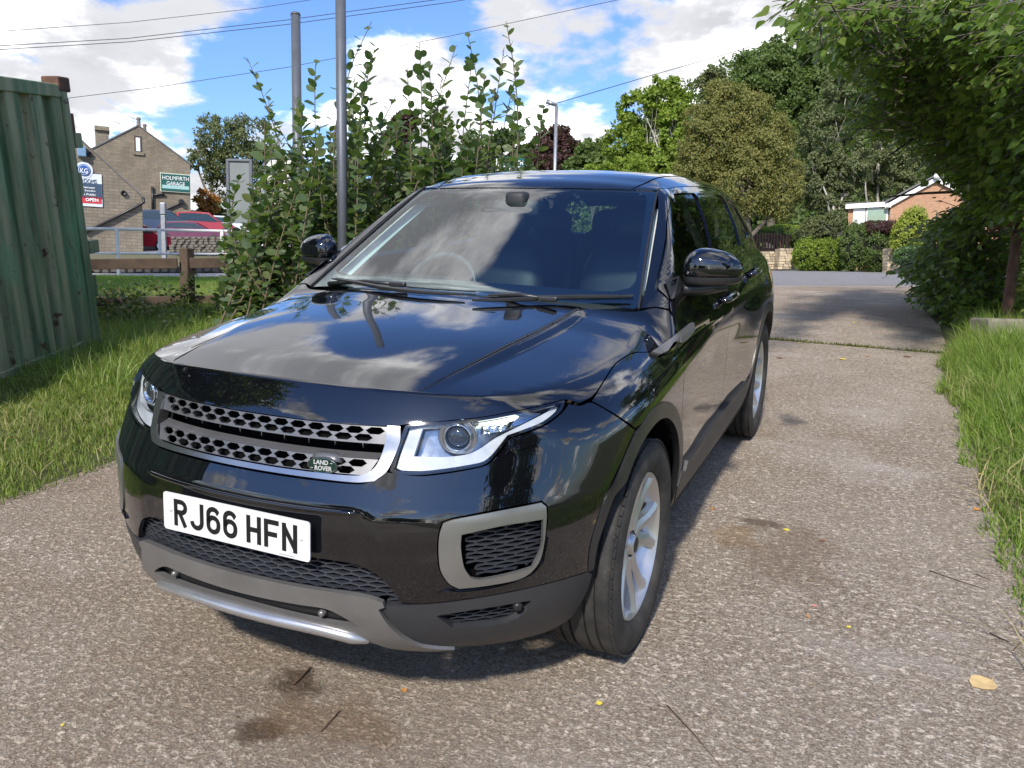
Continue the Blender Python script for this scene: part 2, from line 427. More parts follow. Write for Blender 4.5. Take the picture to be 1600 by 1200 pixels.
class Bck:      # tail
    @staticmethod
    def to2(P):
        d = np.asarray(P, float) - Q2; r = np.linalg.norm(d, axis=-1); return np.stack([np.arctan2(d[..., 0], d[..., 1]), np.arcsin(d[..., 2] / r)], -1)
    @staticmethod
    def ray(uv):
        a, e = uv[..., 0], uv[..., 1]
        return np.broadcast_to(Q2, uv.shape[:-1] + (3,)), np.stack([np.sin(a) * np.cos(e), np.cos(a) * np.cos(e), np.sin(e)], -1)
    t = (.2, 2.2)
def shoot(prm, uv, f, off):
    O, D = prm.ray(uv); lo = np.full(len(uv), prm.t[0]); hi = np.full(len(uv), prm.t[1])
    for _ in range(26):
        m = (lo + hi) / 2; s = f(O + m[:, None] * D) < off; lo = np.where(s, m, lo); hi = np.where(s, hi, m)
    return O + ((lo + hi) / 2)[:, None] * D
def inside(poly, pts):
    x, y = pts[:, 0], pts[:, 1]; c = np.zeros(len(pts), bool)
    a = poly; b = np.roll(poly, -1, 0)
    for (x1, y1), (x2, y2) in zip(a, b):
        k = ((y1 > y) != (y2 > y)); 
        with np.errstate(divide='ignore', invalid='ignore'): c ^= k & (x < (x2 - x1) * (y - y1) / (y2 - y1) + x1)
    return c
def outline(pts, step, smooth=True, ang=32):
    """closed outline through the points, rounded where it bends gently, sharp at true corners"""
    P = np.asarray(pts, float); n = len(P); out_ = []
    d1 = P - np.roll(P, 1, 0); d2 = np.roll(P, -1, 0) - P
    with np.errstate(divide='ignore', invalid='ignore'):
        ca = (d1 * d2).sum(1) / (np.linalg.norm(d1, axis=1) * np.linalg.norm(d2, axis=1))
    corner = np.degrees(np.arccos(np.clip(ca, -1, 1))) > ang
    for i in range(n):
        p0, p1, p2, p3 = P[i - 1], P[i], P[(i + 1) % n], P[(i + 2) % n]
        if corner[i]: p0 = p1 - (p2 - p1)
        if corner[(i + 1) % n]: p3 = p2 + (p2 - p1)
        L = np.linalg.norm(p2 - p1); k = max(1, int(math.ceil(L / step)))
        m1 = (p2 - p0) / 2; m2 = (p3 - p1) / 2
        for q, mm in ((1, m1), (2, m2)):
            l = np.linalg.norm(mm)
            if l > L: 
                if q == 1: m1 = mm * L / l
                else: m2 = mm * L / l
        for j in range(k):
            t = j / k
            if smooth: out_.append((2 * t**3 - 3 * t**2 + 1) * p1 + (t**3 - 2 * t**2 + t) * m1 + (-2 * t**3 + 3 * t**2) * p2 + (t**3 - t**2) * m2)
            else: out_.append(p1 * (1 - t) + p2 * t)
    return np.array(out_)
def shrink(poly, d):
    """move a closed outline inward by d"""
    if abs(d) < 1e-9: return poly
    a = np.roll(poly, 1, 0); b = np.roll(poly, -1, 0); area = ((poly[:, 0] * b[:, 1] - b[:, 0] * poly[:, 1]).sum()) / 2
    t = (b - a); t /= np.linalg.norm(t, axis=1, keepdims=True) + 1e-12
    nrm = np.stack([-t[:, 1], t[:, 0]], 1) * (1 if area > 0 else -1)
    return poly + nrm * d
def tri_domain(poly, holes, h, lines=()):
    lo, hi = poly.min(0), poly.max(0)
    gx = np.arange(lo[0] + h * .5, hi[0], h); gy = np.arange(lo[1] + h * .45, hi[1], h * .87)
    g = np.array([(x + (h / 2 if j % 2 else 0), y) for j, y in enumerate(gy) for x in gx]).reshape(-1, 2)
    if len(g):
        k = inside(poly, g)
        for q in holes: k &= ~inside(q, g)
        g = g[k]
    if len(g):
        allb = np.concatenate([poly] + list(holes)); d = np.full(len(g), 9.)
        for i in range(0, len(allb), 400): d = np.minimum(d, np.sqrt(((g[:, None] - allb[None, i:i + 400])**2).sum(2)).min(1))
        g = g[d > h * .5]
    bl_ = np.concatenate([poly] + list(holes)); L2 = []
    for q in lines:
        k = inside(poly, q) & (np.sqrt(((q[:, None] - bl_[None])**2).sum(2)).min(1) > h * .25); L2.append((q, k))
        if len(g): g = g[np.sqrt(((g[:, None] - q[None])**2).sum(2)).min(1) > h * .3]
    loops = [poly] + list(holes); V = []; E = []; n = 0
    for q in loops:
        V += [Vector(p) for p in q.tolist()]; E += [(n + i, n + (i + 1) % len(q)) for i in range(len(q))]; n += len(q)
    for q, k in L2:
        for i in range(len(q)):
            if k[i]:
                V.append(Vector(q[i].tolist()))
                if i and k[i - 1]: E.append((len(V) - 2, len(V) - 1))
    V += [Vector(p) for p in g.tolist()]
    ov, oe, of, vi, ei, fi = delaunay_2d_cdt(V, E, [], 0, 1e-7)
    ov = np.array([tuple(p) for p in ov]); of = np.array([f for f in of if len(f) == 3])
    c = ov[of].mean(1); k = inside(poly, c)
    for q in holes: k &= ~inside(q, c)
    return ov, of[k]
def panel(name, pts, prm, mat, parent, h=.02, holes=(), off=0.0, gap=.0022, flange=.014, f=None, mirror=False, smooth=True, ang=32, hsmooth=True, step=None, raw=False, lines=()):
    """a sheet of bodywork: its outline is given by points near the body; edges turn inward so the gaps are real"""
    f = f or body; step = step or h * .8
    po = shrink(outline(prm.to2(np.array(pts)), step, smooth, ang), gap)
    ho = [shrink(outline(prm.to2(np.array(q)), step, hsmooth, ang), -gap) for q in holes]
    uv, tr = tri_domain(po, ho, h, [prm.to2(np.array(q)) for q in lines])
    P = shoot(prm, uv, f, off); N = grad(f, P)
    a, b, c = P[tr[:, 0]], P[tr[:, 1]], P[tr[:, 2]]
    w = (np.cross(b - a, c - a) * N[tr[:, 0]]).sum(1) < 0; tr[w] = tr[w][:, ::-1]
    V = [P]; NN = [N]; F = [tr]; n = len(P)
    if flange > 0:
        ed = {}
        for t in tr:
            for i in range(3): ed[(t[i], t[(i + 1) % 3])] = 1
        bd = np.array([e for e in ed if (e[1], e[0]) not in ed])
        if len(bd):
            A, B = P[bd[:, 0]], P[bd[:, 1]]; NA, NB = N[bd[:, 0]], N[bd[:, 1]]; m = len(bd)
            fn = np.cross(B - A, NA); fn /= np.linalg.norm(fn, axis=1, keepdims=True) + 1e-9
            V += [A, B, B - NB * flange, A - NA * flange]; NN += [fn, fn, fn, fn]
            i = n + np.arange(m); F += [np.stack([i + m, i, i + 3 * m], 1), np.stack([i + m, i + 3 * m, i + 2 * m], 1)]
    V = np.concatenate(V); NN = np.concatenate(NN); F = np.concatenate(F)
    if raw: return V, F, NN
    o = mesh_obj(name, V, F, mat, parent, True, NN)
    if mirror:
        s = np.array([-1, 1, 1]); o2 = mesh_obj(name, V * s, F[:, ::-1].copy(), mat, parent, True, NN * s); return o, o2
    return o
def sym(pts):
    """close a right-half outline (from the centre line out and back to the centre line) on the other side"""
    L = [(-x, y, z) for x, y, z in pts[::-1] if abs(x) > 1e-6]; return list(pts) + L
def arc(cy, r, a0, a1, n, x=.94, cz=.358): return [(x, cy + r * math.cos(math.radians(a)), cz + r * math.sin(math.radians(a))) for a in np.linspace(a0, a1, n)]

car = thing('car', 'glossy black five-door SUV parked on the concrete drive, nose towards the camera', 'car', (0, 0, 0))

def front_snap(pts, off=0.0):
    """slide points along Y onto the nose"""
    P = np.array(pts, float); lo = np.full(len(P), -1.2); hi = np.full(len(P), -.2)
    for _ in range(24):
        m = (lo + hi) / 2; T = P.copy(); T[:, 1] = m; s = body(T) < off; hi = np.where(s, m, hi); lo = np.where(s, lo, m)
    P[:, 1] = hi; return [tuple(p) for p in P]
# bonnet
bon_low = [(0, -.775, .902), (.284, -.745, .898), (.416, -.705, .899), (.444, -.699, .906), (.535, -.656, .916), (.616, -.605, .923), (.686, -.541, .932), (.742, -.463, .938), (.778, -.396, .941)]
bon_side = [(.815, -.37, .929), (.832, -.30, .938), (.830, -.20, .962), (.824, -.06, .988), (.838, .08, .996), (.872, .158, .990)]
bon_vent = [(.90, .25, .996), (.903, .39, 1.022)]
bon_rear = [(.885, .445, 1.055), (.845, .475, 1.078), (.795, .462, 1.088), (.742, .405, 1.086), (.60, .345, 1.098), (.30, .285, 1.112), (0, .268, 1.118)]
def crease_lines():
    L = []
    for sg in (-1, 1):
        for o in (-.006, 0, .008, .018, .025, .032, .042, .05, .056):
            ys = np.linspace(-.63, .33, 90); xc = .447 + .11 * np.clip((ys + .633) / .983, 0, 1) + .02 * np.sin(np.pi * np.clip((ys + .633) / .983, 0, 1)) + o
            L.append(np.column_stack([sg * xc, ys, Hood(xc, ys)]))
    xs = np.linspace(-.70, .70, 130); ys = np.full(130, -.7); 
    for _ in range(30):
        P = np.column_stack([xs, ys, Hood(xs, ys)]); ys = ys + wrap(P) * .9
    P = np.column_stack([xs, ys, Hood(xs, ys)])
    for dz in (-.009, -.005, -.002, .001): L.append(P + np.array([0, 0, dz]))
    for dy in (.006, .012, .02): L.append(P + np.array([0, dy, .002]))
    return L
panel('bonnet', sym(bon_low + bon_side + bon_vent + bon_rear), Sph, PAINT, car, h=.016, gap=.0018, lines=crease_lines())
# wings
wing = bon_vent[::-1] + bon_side[::-1][:-2] + [(.833, -.325, .928)] + [(.926, -.19, .821)] + arc(0, .485, 105, 35, 8) + [(.943, .372, .70), (.942, .368, .80), (.940, .378, .895), (.925, .398, .96)]
WC = [[(.94, y, float(Zcrease(np.array(y))) + o) for y in np.linspace(.12, 2.9, 240)] for o in (-.004, 0, .004, .008, .012, .015, .019)]
panel('wing', wing, Sph, PAINT, car, h=.02, mirror=True, lines=WC,
      holes=[[(.868, .178, .978), (.903, .36, 1.006), (.908, .385, 1.004), (.905, .375, .975), (.903, .27, .968), (.890, .20, .962)]])
# bumper skin
bum = [(0, -.845, .762), (.34, -.81, .762), (.375, -.80, .766), (.402, -.785, .782), (.412, -.775, .797), (.430, -.758, .792), (.513, -.726, .786), (.638, -.648, .804), (.664, -.627, .818), (.684, -.598, .850), (.694, -.582, .870), (.724, -.549, .880), (.760, -.495, .894), (.781, -.431, .915), (.790, -.40, .934),
       (.815, -.37, .925), (.833, -.322, .924), (.926, -.192, .818), (.919, -.272, .757), (.903, -.365, .676), (.898, -.425, .59), (.885, -.44, .52), (.876, -.43, .449),
       (.819, -.529, .457), (.752, -.619, .459), (.679, -.689, .456), (.602, -.743, .450), (.521, -.788, .444), (.478, -.808, .449), (.458, -.816, .487), (.422, -.829, .526), (.366, -.845, .547), (.20, -.87, .553), (0, -.887, .553)]
fog_o = [(.575, -.759, .646), (.582, -.751, .675), (.604, -.738, .684), (.701, -.662, .698), (.785, -.576, .704), (.797, -.568, .691), (.800, -.570, .665), (.798, -.576, .599), (.790, -.583, .545), (.776, -.598, .515), (.750, -.623, .495), (.685, -.686, .489), (.619, -.735, .487), (.596, -.750, .505), (.578, -.763, .546), (.573, -.763, .606)]
fog_l = [(-x, y, z) for x, y, z in fog_o]
panel('front_bumper', sym(bum), Sph, PAINT, car, h=.017, holes=[fog_o, fog_l], ang=40)
fog_i = [(.627, -.730, .640), (.714, -.661, .655), (.788, -.575, .655), (.787, -.578, .579), (.770, -.598, .524), (.725, -.653, .517), (.666, -.703, .512), (.648, -.718, .519), (.634, -.729, .550), (.627, -.733, .603)]
panel('fog_surround', fog_o, Sph, FOGS, car, h=.014, holes=[fog_i], off=.004, flange=.012, mirror=True, gap=.0015)
# dark lower lip under each surround
panel('lower_lip', [(.57, -.765, .478), (.62, -.735, .474), (.70, -.68, .478), (.765, -.61, .487), (.80, -.575, .525), (.806, -.565, .60), (.802, -.568, .60), (.796, -.58, .535), (.77, -.603, .503), (.70, -.675, .484), (.62, -.735, .481), (.59, -.75, .487)], Sph, GLOSSB, car, h=.01, off=.007, flange=.008, mirror=True, gap=0)

# liners and recess backs
def off_patch(name, pts, prm, mat, off, h=.03, mirror=False, parent=None, **k): return panel(name, pts, prm, mat, parent or car, h=h, off=off, flange=0, gap=0, mirror=mirror, **k)
grow = lambda pts, k: [tuple(np.array(p) + (np.array(p) - np.mean(pts, 0)) * k) for p in pts]
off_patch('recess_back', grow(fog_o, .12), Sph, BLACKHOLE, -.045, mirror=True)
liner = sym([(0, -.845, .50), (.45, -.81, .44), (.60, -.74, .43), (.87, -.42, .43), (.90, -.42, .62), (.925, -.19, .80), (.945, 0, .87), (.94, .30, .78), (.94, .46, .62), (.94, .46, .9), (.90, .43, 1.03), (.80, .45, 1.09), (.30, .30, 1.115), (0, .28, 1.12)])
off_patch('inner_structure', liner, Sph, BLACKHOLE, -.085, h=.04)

# grille --------------------------------------------------------------------------------
gr_o = [(0, -.775, .907), (.432, -.708, .903), (.440, -.722, .866), (.424, -.760, .797), (.398, -.782, .770), (.35, -.798, .764), (.18, -.82, .764), (0, -.83, .764)]
gr_i = [(0, -.77, .912), (.398, -.712, .908), (.402, -.738, .852), (.392, -.762, .806), (.368, -.780, .784), (.33, -.79, .778), (.17, -.815, .777), (0, -.822, .777)]
grille = mesh_obj('grille', np.zeros((3, 3)), [(0, 1, 2)], BLACKHOLE, car); bpy.data.objects.remove(grille)
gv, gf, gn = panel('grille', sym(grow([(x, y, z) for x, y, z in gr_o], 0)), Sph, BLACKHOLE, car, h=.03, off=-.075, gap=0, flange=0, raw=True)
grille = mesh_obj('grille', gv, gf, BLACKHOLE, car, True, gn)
panel('chrome_surround', sym(gr_o), Sph, CHROME, grille, h=.009, holes=[sym(gr_i)], off=.006, flange=.03, gap=0)
def hex_band(z0, z1, xw, rows, pitch, hole, parent, mat, name, off, depth, x_lean=0.0, zc=None):
    """bar with rows of six-sided holes, laid on the body surface: polygons punched in the panel domain"""
    pts = sym([(0, -.8, z1)] + [(x, -.8 + .25 * x * x, z1 + 0 * x) for x in (.1, .2, .3, xw)] + [(xw - x_lean, -.76, z0), (.3, -.77, z0), (.2, -.79, z0), (.1, -.8, z0), (0, -.8, z0)])
    holes = []
    for r, zc in enumerate(rows):
        nh = int((2 * (xw - x_lean) - .06) / pitch) + 1 - (r % 2)
        for x in (np.arange(nh) - (nh - 1) / 2) * pitch:
            a, b = hole; holes.append([(x - a, -.78, zc), (x - a * .5, -.78, zc + b), (x + a * .5, -.78, zc + b), (x + a, -.78, zc), (x + a * .5, -.78, zc - b), (x - a * .5, -.78, zc - b)])
    return panel(name, front_snap(pts), Sph, mat, parent, h=.012, holes=[front_snap(q) for q in holes], off=off, flange=depth, gap=0, smooth=False, hsmooth=False)
hex_band(.8570, .899, .400, (.8885, .8705), .0565, (.0262, .0087), grille, GRILLE, 'upper_grille_bar', -.004, .006)
hex_band(.7805, .819, .392, (.8085, .7905), .0565, (.0262, .0087), grille, GRILLE, 'lower_grille_bar', -.002, .006, x_lean=.02)
def lip(name, za, zb, oa, ob, xw, mat, parent, off_top=None):
    """smooth slanting ledge between two heights of the nose"""
    xs = np.linspace(-xw, xw, 41); A = front_snap([(x, 0, za) for x in xs], oa); B = front_snap([(x, 0, zb) for x in xs], ob)
    M_ = front_snap([(x, 0, (za + zb) / 2) for x in xs], (oa * .35 + ob * .65))
    v = np.array(A + M_ + B); n = len(xs); f = [(r * n + i, r * n + i + 1, (r + 1) * n + i + 1, (r + 1) * n + i) for r in range(2) for i in range(n - 1)]
    return mesh_obj(name, v, f, mat, parent, True)
lip('bar_underside', .8567, .851, -.0042, -.045, .398, GRILLE, grille)
lip('bar_shoulder', .8192, .8275, -.0022, -.028, .388, GRILLE, grille)
for i in range(9):
    x = -.32 + i * .08; p = front_snap([(x, 0, .842)], -.045)[0]; MB().box((x, p[1], .842), (.003, .006, .022)).build('radiator_fin', LAMPD, grille)
# oval badge on the lower bar: dark green, silver edge, lettering
bx = front_snap([(.248, 0, .797)], 0)[0]; nb = grad(body, np.array([bx]))[0]; nb[2] *= .3; nb /= np.linalg.norm(nb)
def face_frame(p, n_):
    z = Vector(n_).normalized(); x = Vector((0, 0, 1)).cross(z).normalized(); y = z.cross(x); M = Matrix((x, y, z)).transposed().to_4x4(); M.translation = Vector(p); return M
BG = simple('badge_green', (.004, .022, .014), .25, 0, .1, 30, coat=1)
def oval(a, b, n=36): return [(a * math.cos(2 * PI * k / n), b * math.sin(2 * PI * k / n)) for k in range(n)]
Mb = face_frame(np.array(bx) + nb * .006, nb)
bd = MB().prism(oval(.0445, .0225), .022, None, -.020); badge = bd.build('badge', BRIGHT, grille, M=Mb)
MB().prism(oval(.041, .0193), .0012, None, .0012).build('badge_face', BG, badge, M=Matrix.Translation((0, 0, .001)))
MB().box((0, -.006, 0), (.09, .052, .05), bev=.02).build('badge_mount', GRILLE, grille, smooth=True, M=Mb @ Matrix.Translation((0, .012, -.030)))
def text_mesh(name, s, size, mat, parent, M, depth=.0006, align='CENTER', sx=1.0, bold=0.0, spacing=1.0):
    c = bpy.data.curves.new(name, 'FONT'); c.body = s; c.size = size; c.extrude = depth; c.align_x = align; c.align_y = 'CENTER'; c.offset = bold; c.resolution_u = 3; c.space_character = spacing
    tmp = bpy.data.objects.new('tmp', c); COL.objects.link(tmp); bpy.context.view_layer.update()
    me = bpy.data.meshes.new_from_object(tmp.evaluated_get(bpy.context.evaluated_depsgraph_get())); bpy.data.objects.remove(tmp)
    me.transform(Matrix.Diagonal((sx, 1, 1, 1))); me.materials.clear(); me.materials.append(mat)
    o = bpy.data.objects.new(name, me); COL.objects.link(o)
    if parent is not None: o.parent = parent
    else: ROOTS.append(o)
    o.matrix_local = M; return o
SILV = simple('badge_silver', (.7, .72, .72), .25, .6, .03, 10)
for s_, x_, y_ in (('LAND', -.004, .0072), ('ROVER', .003, -.0085)):
    q = text_mesh('lettering', s_, .0165, SILV, badge, Matrix.Translation((x_, y_, .0030)), .0005, sx=.98, bold=.0006)
for p_ in ((.027, .0075, .003), (-.030, -.0085, .003)): MB().box(p_, (.006, .002, .001)).build('badge_dash', SILV, badge)

# honeycomb meshes ----------------------------------------------------------------------
def honeycomb(name, poly, off, px_, pz_, wall, depth, parent, mat, mirror=False, snap=True):
    """elongated six-sided cells filling an outline given in X and Z; walls are real strips of the given depth"""
    poly = np.array(poly); lo, hi = poly.min(0), poly.max(0); segs = {}
    nz = int((hi[1] - lo[1]) / pz_) + 3; nx = int((hi[0] - lo[0]) / px_) + 3
    for j in range(-1, nz):
        for i in range(-1, nx):
            cx = lo[0] + i * px_ + (px_ / 2 if j % 2 else 0); cz = lo[1] + j * pz_
            h = [(cx - px_ * .5, cz - pz_ * .18), (cx - px_ * .5 + 0, cz + pz_ * .18), (cx - px_ * .0, cz + pz_ * .82 - pz_ * 0), (cx + px_ * .5, cz + pz_ * .18), (cx + px_ * .5, cz - pz_ * .18), (cx, cz - pz_ * .82)]
            h = [(cx - px_ * .5, cz - pz_ * .32), (cx - px_ * .5, cz + pz_ * .32), (cx, cz + pz_ * .68), (cx + px_ * .5, cz + pz_ * .32)]
            for a, b in ((h[0], h[1]), (h[1], h[2]), (h[2], h[3])):
                m = ((a[0] + b[0]) / 2, (a[1] + b[1]) / 2)
                if inside(poly, np.array([m]))[0]: segs[(round(m[0], 4), round(m[1], 4))] = (a, b)
    S = list(segs.values())
    if not S: return
    A = np.array([s[0] for s in S]); B = np.array([s[1] for s in S]); d = B - A; d /= np.linalg.norm(d, axis=1, keepdims=True); nn = np.stack([-d[:, 1], d[:, 0]], 1) * wall / 2
    c4 = [A + nn, B + nn, B - nn, A - nn]
    fr = [np.array(front_snap([(x, 0, z) for x, z in q], off)) for q in c4]; N = grad(body, fr[0]); bk = [q + np.array([0, depth, 0]) for q in fr]
    V = np.concatenate(fr + bk); m = len(S); i = np.arange(m); F = []
    for a, b in ((0, 1), (2, 3)): F.append(np.stack([i + a * m, i + b * m, i + (b + 4) * m, i + (a + 4) * m], 1))
    F.append(np.stack([i, i + m, i + 2 * m, i + 3 * m], 1)); F = np.concatenate(F)
    o = mesh_obj(name, V, F, mat, parent)
    o['kind'] = 'stuff'
    if mirror: o2 = mesh_obj(name, V * np.array([-1, 1, 1]), F[:, ::-1].copy(), mat, parent); o2['kind'] = 'stuff'
MESHM = simple('mesh_black_plastic', (.030, .033, .042), .38, 0, .15, 20)
intake = [(-.50, .45), (-.497, .47), (-.455, .545), (-.36, .562), (.36, .562), (.435, .535), (.47, .49), (.50, .45), (.46, .440), (.40, .455), (-.40, .455), (-.46, .440)]
honeycomb('intake_mesh', intake, -.020, .048, .0125, .0042, .02, car, MESHM)
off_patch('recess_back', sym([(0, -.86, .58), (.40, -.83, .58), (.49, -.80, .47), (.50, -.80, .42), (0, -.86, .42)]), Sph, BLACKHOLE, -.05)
honeycomb('fog_mesh', [(x, z) for x, y, z in grow(fog_i, .05)], -.022, .042, .0118, .0042, .018, car, MESHM, mirror=True)

# valance, skid plate, bar ----------------------------------------------------------------
val = [(.442, -.82, .440), (.521, -.788, .444), (.602, -.743, .450), (.679, -.689, .456), (.752, -.619, .459), (.819, -.529, .457), (.876, -.428, .447), (.878, -.40, .43), (.862, -.405, .36), (.825, -.42, .27), (.766, -.44, .245), (.670, -.595, .252), (.585, -.69, .272), (.520, -.748, .300), (.487, -.783, .335), (.457, -.81, .378), (.430, -.825, .430)]
vent_ = [(.566, -.762, .408), (.64, -.71, .417), (.703, -.664, .420), (.766, -.595, .417), (.756, -.60, .392), (.735, -.615, .370), (.70, -.65, .360), (.60, -.734, .367)]
panel('valance', val, Sph, CLAD, car, h=.02, holes=[vent_], mirror=True, gap=.0015, flange=.03)
honeycomb('valance_mesh', [(x, z) for x, y, z in vent_], -.016, .036, .011, .003, .015, car, MESHM, mirror=True)
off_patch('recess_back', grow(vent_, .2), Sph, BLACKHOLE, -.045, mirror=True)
skid = [(0, -.888, .474), (.215, -.874, .473), (.352, -.848, .470), (.408, -.832, .464), (.440, -.821, .453), (.444, -.82, .440), (.428, -.825, .432), (.452, -.812, .382), (.483, -.785, .337), (.516, -.75, .302), (.580, -.692, .272), (.53, -.72, .262), (.44, -.775, .288), (.39, -.81, .318), (.30, -.84, .334), (.15, -.865, .340), (0, -.87, .342)]
slot = sym([(0, -.887, .417), (.20, -.875, .420), (.285, -.862, .420), (.330, -.852, .403), (.375, -.832, .372), (.30, -.85, .374), (.15, -.878, .381), (0, -.885, .385)])
skid_o = panel('skid_plate', sym(skid), Sph, SKID, car, h=.017, holes=[slot], off=.012, flange=.018, gap=0)
bar_pts = sym([(0, -.885, .378), (.15, -.875, .374), (.30, -.85, .366), (.385, -.828, .350), (.395, -.82, .325), (.30, -.84, .332), (.15, -.865, .338), (0, -.87, .340)])
bp = [front_snap([(x, 0, .356 - .035 * (abs(x) / .39)**4)], .012)[0] for x in np.linspace(-.39, .39, 41)]
MB().tube(bp, [.006, .012] + [.0175] * 37 + [.012, .006], 12).build('skid_bar', BARM, skid_o, True)
off_patch('recess_back', sym([(0, -.885, .44), (.36, -.85, .43), (.40, -.83, .36), (0, -.86, .35)]), Sph, RUBBER_TRIM, -.012)
for sg in (-1, 1):
    p = front_snap([(sg * .268, 0, .398)], .004)[0]
    MB().lathe([(.0, .006), (.007, .005), (.0095, .0), (.0105, -.012)], face_frame(p, (0, -1, -.1)), 16).build('parking_sensor', SKID, car, True)
    p = front_snap([(sg * .742, 0, .408)], .002)[0]; n_ = grad(body, np.array([p]))[0]
    MB().lathe([(.0, .005), (.010, .004), (.0125, .0), (.013, -.01)], face_frame(p, n_), 18).build('parking_sensor', SATIN, car, True)
# belly
bel = [(-.80, .40), (-.60, -.55), (-.45, -.72), (0, -.80), (.45, -.72), (.60, -.55), (.80, .40), (.80, 2.2), (.80, 3.2), (-.80, 3.2), (-.80, 2.2)]
MB().prism([(x * .72, y) for x, y in bel], .10, None, .27).build('underbody', UNDER, car)
MB().prism([(x, y) for x, y in [(-.90, .44), (.90, .44), (.90, 2.14), (-.90, 2.14)]], .08, None, .30).build('floor_pan', UNDER, car)

# wheel arches ----------------------------------------------------------------------------
def arch(cy, a0, a1, tail, name='arch_trim'):
    o_ = arc(cy, .488, a0, a1, 15); i_ = arc(cy, .434, a1, a0, 15)
    prm = Sph if cy < 1 else Cyl
    return panel(name, o_ + i_, prm, SATIN, car, h=.02, off=.006, flange=.05, mirror=True, gap=.001, ang=60)
o_f = arc(0, .488, -8, 135, 14) + [(.903, -.368, .672), (.898, -.425, .59), (.885, -.44, .52), (.876, -.428, .449)] + [(.876, -.395, .447), (.88, -.388, .52), (.895, -.372, .58), (.903, -.320, .652)] + arc(0, .434, 132, -10, 14)
panel('arch_trim', o_f, Sph, SATIN, car, h=.018, off=.003, flange=.025, mirror=True, gap=.0, ang=50)
rl = arc(2.66, .490, 192, -10, 18) + arc(2.66, .434, -12, 194, 18)
panel('arch_trim', rl, Cyl, SATIN, car, h=.022, off=.003, flange=.05, mirror=True, gap=.0, ang=50)
for sg in (-1, 1):
    for cy in (0, 2.66):
        w = MB(); prof = [(.46, -.17), (.46, .08), (.46, .12)]
        v = []; f = []; n = 26
        for k in range(n):
            a = math.radians(-5 + 190 * k / (n - 1)); r = .455
            for x in (.50, (.90 if cy > 1 else .90 - .15 * min(1, max(0, (a - 1.9) / .7)))): v.append((sg * x, cy + r * math.cos(a), .358 + r * math.sin(a)))
        f = [(2 * k, 2 * k + 2, 2 * k + 3, 2 * k + 1) for k in range(n - 1)]
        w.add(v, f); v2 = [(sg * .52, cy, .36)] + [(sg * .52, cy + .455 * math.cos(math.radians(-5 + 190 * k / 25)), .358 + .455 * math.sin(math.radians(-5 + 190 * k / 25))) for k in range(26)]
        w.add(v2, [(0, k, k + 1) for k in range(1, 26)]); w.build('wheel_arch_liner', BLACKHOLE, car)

# doors, sills, quarters --------------------------------------------------------------------
def belt(y): return 1.168 + .013 * (y - .6) + .0075 * max(0, y - 1.9) * 3
dfr = [(.86, .50, 1.10), (.885, .452, 1.056), (.905, .403, 1.020), (.925, .398, .96), (.94, .378, .895), (.942, .368, .80), (.943, .372, .70)] + arc(0, .485, 33, 22, 2) + [(.93, .50, .475), (.91, .80, .45), (.90, 1.38, .45), (.92, 1.405, .8), (.90, 1.42, 1.05), (.83, 1.43, belt(1.43)), (.83, 1.0, belt(1.0)), (.83, .62, belt(.62))]
drr = [(.83, 1.43, belt(1.43)), (.90, 1.42, 1.05), (.92, 1.405, .8), (.90, 1.38, .45), (.92, 2.02, .455), (.93, 2.14, .50)] + arc(2.66, .49, 164, 128, 4) + [(.93, 2.36, .86), (.90, 2.38, 1.05), (.82, 2.42, belt(2.42)), (.82, 1.9, belt(1.9))]
def handle_pit(y0): return [(.905, y0, 1.040), (.903, y0 + .05, 1.062), (.90, y0 + .13, 1.062), (.90, y0 + .16, 1.045), (.905, y0 + .11, 1.020), (.905, y0 + .04, 1.020)]
panel('front_door', dfr, Cyl, PAINT, car, h=.024, mirror=True, ang=26, lines=WC)
panel('rear_door', drr, Cyl, PAINT, car, h=.024, mirror=True, ang=26, lines=WC)
sill = [(.93, .47, .475), (.91, .80, .45), (.90, 1.38, .45), (.92, 2.02, .455), (.93, 2.14, .48), (.93, 2.17, .40), (.90, 2.15, .33), (.88, 1.3, .32), (.90, .50, .34), (.93, .44, .42)]
panel('sill', sill, Cyl, CLAD, car, h=.03, off=.006, mirror=True, gap=.001, flange=.03)
step_ = [(.93, .52, .505), (.91, .80, .482), (.90, 1.38, .482), (.92, 2.05, .487), (.92, 2.05, .455), (.90, 1.38, .448), (.91, .80, .448), (.93, .50, .468)]
panel('door_cladding', step_, Cyl, CLAD, car, h=.03, off=.014, mirror=True, gap=.0, flange=.02)
quar = arc(2.66, .49, 128, 8, 9) + [(.93, 3.20, .45), (.88, 3.34, .50), (.86, 3.34, .9), (.80, 3.26, 1.13), (.77, 3.12, belt(3.1) + .01), (.79, 2.8, belt(2.8)), (.82, 2.42, belt(2.42)), (.90, 2.38, 1.05), (.93, 2.36, .86)]
panel('rear_quarter', quar, Cyl, PAINT, car, h=.028, mirror=True, ang=26, lines=WC)
tail = [(-.88, 3.34, .50), (0, 3.5, .45), (.88, 3.34, .50), (.86, 3.34, .9), (.80, 3.26, 1.13), (.60, 3.3, 1.14), (0, 3.4, 1.14), (-.60, 3.3, 1.14), (-.80, 3.26, 1.13), (-.86, 3.34, .9)]
panel('tailgate', tail, Bck, PAINT, car, h=.035, smooth=False)
panel('rear_bumper', [(-.90, 3.16, .30), (0, 3.5, .28), (.90, 3.16, .30), (.93, 3.16, .44), (.885, 3.335, .495), (0, 3.5, .445), (-.885, 3.335, .495), (-.93, 3.16, .44)], Bck, CLAD, car, h=.04, smooth=False)
panel('tail_lamp', [(.865, 3.18, .98), (.875, 3.30, .90), (.84, 3.33, 1.02), (.80, 3.24, 1.10)], Bck, AMBER, car, h=.03, off=.005, mirror=True)
